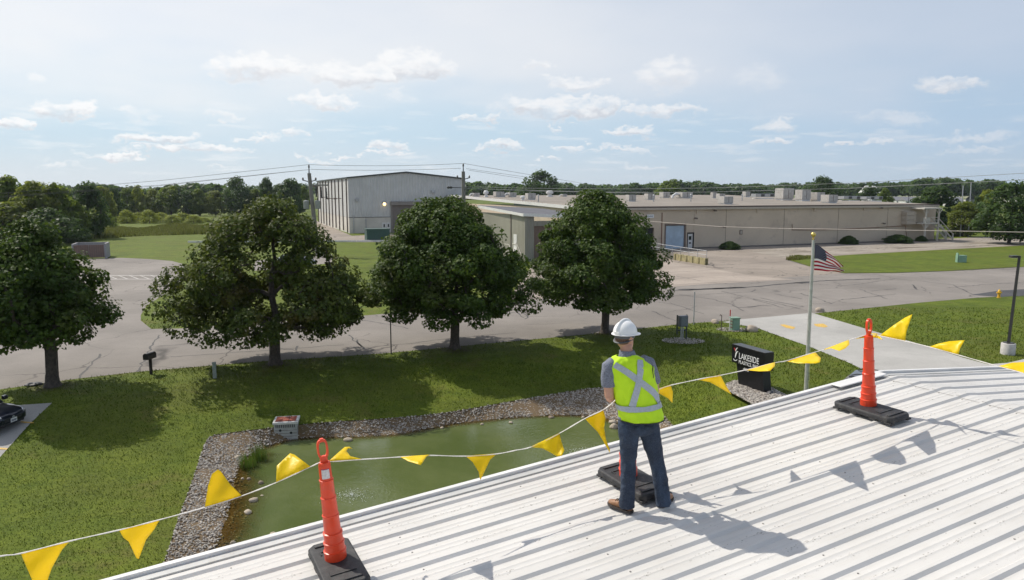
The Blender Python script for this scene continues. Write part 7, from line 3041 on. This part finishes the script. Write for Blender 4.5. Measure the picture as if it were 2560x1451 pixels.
# ------------------------------------------------------------------ cars
def car(name, label, loc, head, paint, length=4.6, width=1.86, height=1.70, plate=False):
    """box of curves: lower body, glasshouse, wheels, lamps, grille; head = direction of the nose"""
    X_ = V((head[0], head[1], 0)).normalized()
    Y_ = V((-X_.y, X_.x, 0))
    o_ = V(loc)
    t = thing(name, label, 'car', tuple(o_))
    hl, hw = length / 2, width / 2
    m = MB()
    secs = [(-hl, .74, .42, .86), (-hl + .08, .90, .34, .98), (-hl + .5, .98, .30, 1.04), (-.6, 1.0, .28, 1.05), (.6, 1.0, .28, 1.02), (hl - 1.25, 1.0, .28, .99), (hl - .7, .985, .28, .94), (hl - .28, .93, .30, .86), (hl - .08, .84, .34, .78), (hl, .66, .40, .68)]
    m.loft([(o_ + X_ * x + ZUP * ((z0 + z1) / 2), Y_ * (hw * k), ZUP * ((z1 - z0) / 2)) for (x, k, z0, z1) in secs], 24, power=5.0)
    b = m.build('body', paint, t)
    m = MB()
    gs = [(-hl + .12, .74, .98, 1.02), (-hl + .42, .80, .98, height - .22), (-hl + .75, .80, .98, height - .04), (-.3, .80, .98, height), (.35, .79, .98, height - .05), (.95, .77, .98, height - .42), (1.35, .75, .98, 1.02)]
    m.loft([(o_ + X_ * x + ZUP * ((z0 + z1) / 2), Y_ * (hw * k), ZUP * ((z1 - z0) / 2)) for (x, k, z0, z1) in gs], 24, power=4.0)
    m.build('glasshouse', M_GLASS, t)
    m = MB()
    rs2 = [(-hl + .62, .70, height - .09, height - .02), (-.9, .76, height - .06, height + .015), (-.2, .76, height - .06, height + .022), (.36, .72, height - .10, height - .03)]
    m.loft([(o_ + X_ * x + ZUP * ((z0 + z1) / 2), Y_ * (hw * k), ZUP * ((z1 - z0) / 2)) for (x, k, z0, z1) in rs2], 20, power=4.0)
    m.build('roof', paint, t)
    for s_ in (-1, 1):
        m = MB()
        m.tube([o_ + X_ * q + Y_ * (s_ * hw * .64) + ZUP * (height + dz) for q, dz in ((-hl + .7, 0), (-hl + .9, .07), (.0, .08), (.2, .01))], .022, 6)
        m.build('roof_rail', M_DKPOLE, t)
        m = MB()
        m.boxf(o_, X_, Y_, ZUP, 1.0, 1.16, s_ * (hw + .13) - .10, s_ * (hw + .13) + .10, 1.0, 1.17)
        m.build('mirror', paint, t, bevel=.03)
        m = MB()
        for q in (.35, -.75):
            m.tube([o_ + X_ * q + Y_ * (s_ * hw * .80) + ZUP * 1.02, o_ + X_ * (q - .1) + Y_ * (s_ * hw * .74) + ZUP * (height - .08)], .035, 6)
        m.build('pillar', paint, t)
        m = MB()
        m.loft([(o_ + X_ * (hl - .42) + Y_ * (s_ * hw * .86) + ZUP * .76, X_ * .05, ZUP * .05), (o_ + X_ * (hl - .24) + Y_ * (s_ * hw * .80) + ZUP * .74, X_ * .09, ZUP * .075), (o_ + X_ * (hl - .06) + Y_ * (s_ * hw * .62) + ZUP * .71, X_ * .05, ZUP * .055)], 12)
        m.build('headlight', plain('headlight_glass%d' % (s_ > 0), (.55, .57, .6), .12), t)
        for q in (-hl + .95, hl - .95):
            c = o_ + X_ * q + Y_ * (s_ * (hw - .13)) + ZUP * .36
            m = MB()
            m.lathe([(.22, -.12), (.33, -.12), (.36, -.09), (.36, .09), (.33, .12), (.22, .12)], c, X_, ZUP, Y_ * s_, 24)
            w = m.build('wheel', M_RUBBER, t)
            m = MB()
            m.lathe([(.23, .06), (.23, .121), (.20, .10), (.06, .09), (.05, .115), (.01, .115)], c, X_, ZUP, Y_ * s_, 20)
            m.build('rim', M_METAL, w)
    m = MB()
    m.boxf(o_, X_, Y_, ZUP, hl - .10, hl + .012, -hw * .48, hw * .48, .50, .64)
    m.build('grille', M_DARK, t, bevel=.02)
    m = MB()
    m.boxf(o_, X_, Y_, ZUP, hl - .12, hl + .010, -hw * .60, hw * .60, .33, .43)
    m.build('lower_intake', M_DARK, t, bevel=.02)
    m = MB()
    m.lathe([(.07, 0), (.075, .012), (.05, .016)], o_ + X_ * (hl + .012) + ZUP * .60, Y_, ZUP, X_, 16)
    m.build('badge', M_METAL, t)
    if plate:
        m = MB()
        m.boxf(o_, X_, Y_, ZUP, hl + .012, hl + .03, -.155, .155, .42, .575)
        pl__ = m.build('number_plate', M_WHITEM, t)
        m = MB()
        for k in range(6):
            m.boxf(o_, X_, Y_, ZUP, hl + .031, hl + .034, -.125 + k * .043, -.098 + k * .043, .455, .535)
        m.build('plate_mark', plain('plate_ink', (.05, .06, .12), .6), pl__)['kind'] = 'stuff'
    return t


def paint(name, col, metal=.4):
    m, n, b = material(name)
    b.inputs['Base Color'].default_value = (*col, 1)
    b.inputs['Roughness'].default_value = .28
    b.inputs['Metallic'].default_value = metal
    b.inputs['Coat Weight'].default_value = .8
    b.inputs['Coat Roughness'].default_value = .05
    return m


nose = GT(36, 1076)
hdv = V((.955, -.10, 0)).normalized()
car('parked_car', 'dark blue sport utility car nosing in at the left picture edge', nose - hdv * 2.3 - ZUP * .05, hdv, paint('dark_blue_paint', (.012, .016, .030)), plate=True, height=1.72)
top_c = G(2240, 947, 1.70)
car('parked_car', 'black car with roof rails half hidden behind the roof ridge', (top_c.x + .1, top_c.y, 0), (.80, -.6), paint('black_paint', (.010, .011, .012)), height=1.72)
pc = G(742, 668)
car('parked_car', 'silver car glimpsed through the thin top of the widest maple', (pc.x, pc.y, 0), (.94, .34), paint('silver_paint', (.45, .48, .52)), height=1.5)

# ------------------------------------------------------------------ air
hm = bpy.data.materials.new('thin_haze')
hm.use_nodes = True
ht = hm.node_tree
ht.nodes.clear()
hn = NT(ht)
pv = hn.n('ShaderNodeVolumePrincipled')
pv.inputs['Color'].default_value = (0.78, 0.87, 1.0, 1)
pv.inputs['Density'].default_value = 0.00009
pv.inputs['Anisotropy'].default_value = 0.3
ho = hn.n('ShaderNodeOutputMaterial')
ht.links.new(pv.outputs[0], ho.inputs['Volume'])
m = MB()
m.box((0, 0, 14.5), (8800, 8800, 35))
hz = m.build('haze', hm, None)
tag(hz, 'thin pale air over the whole place', kind='stuff')
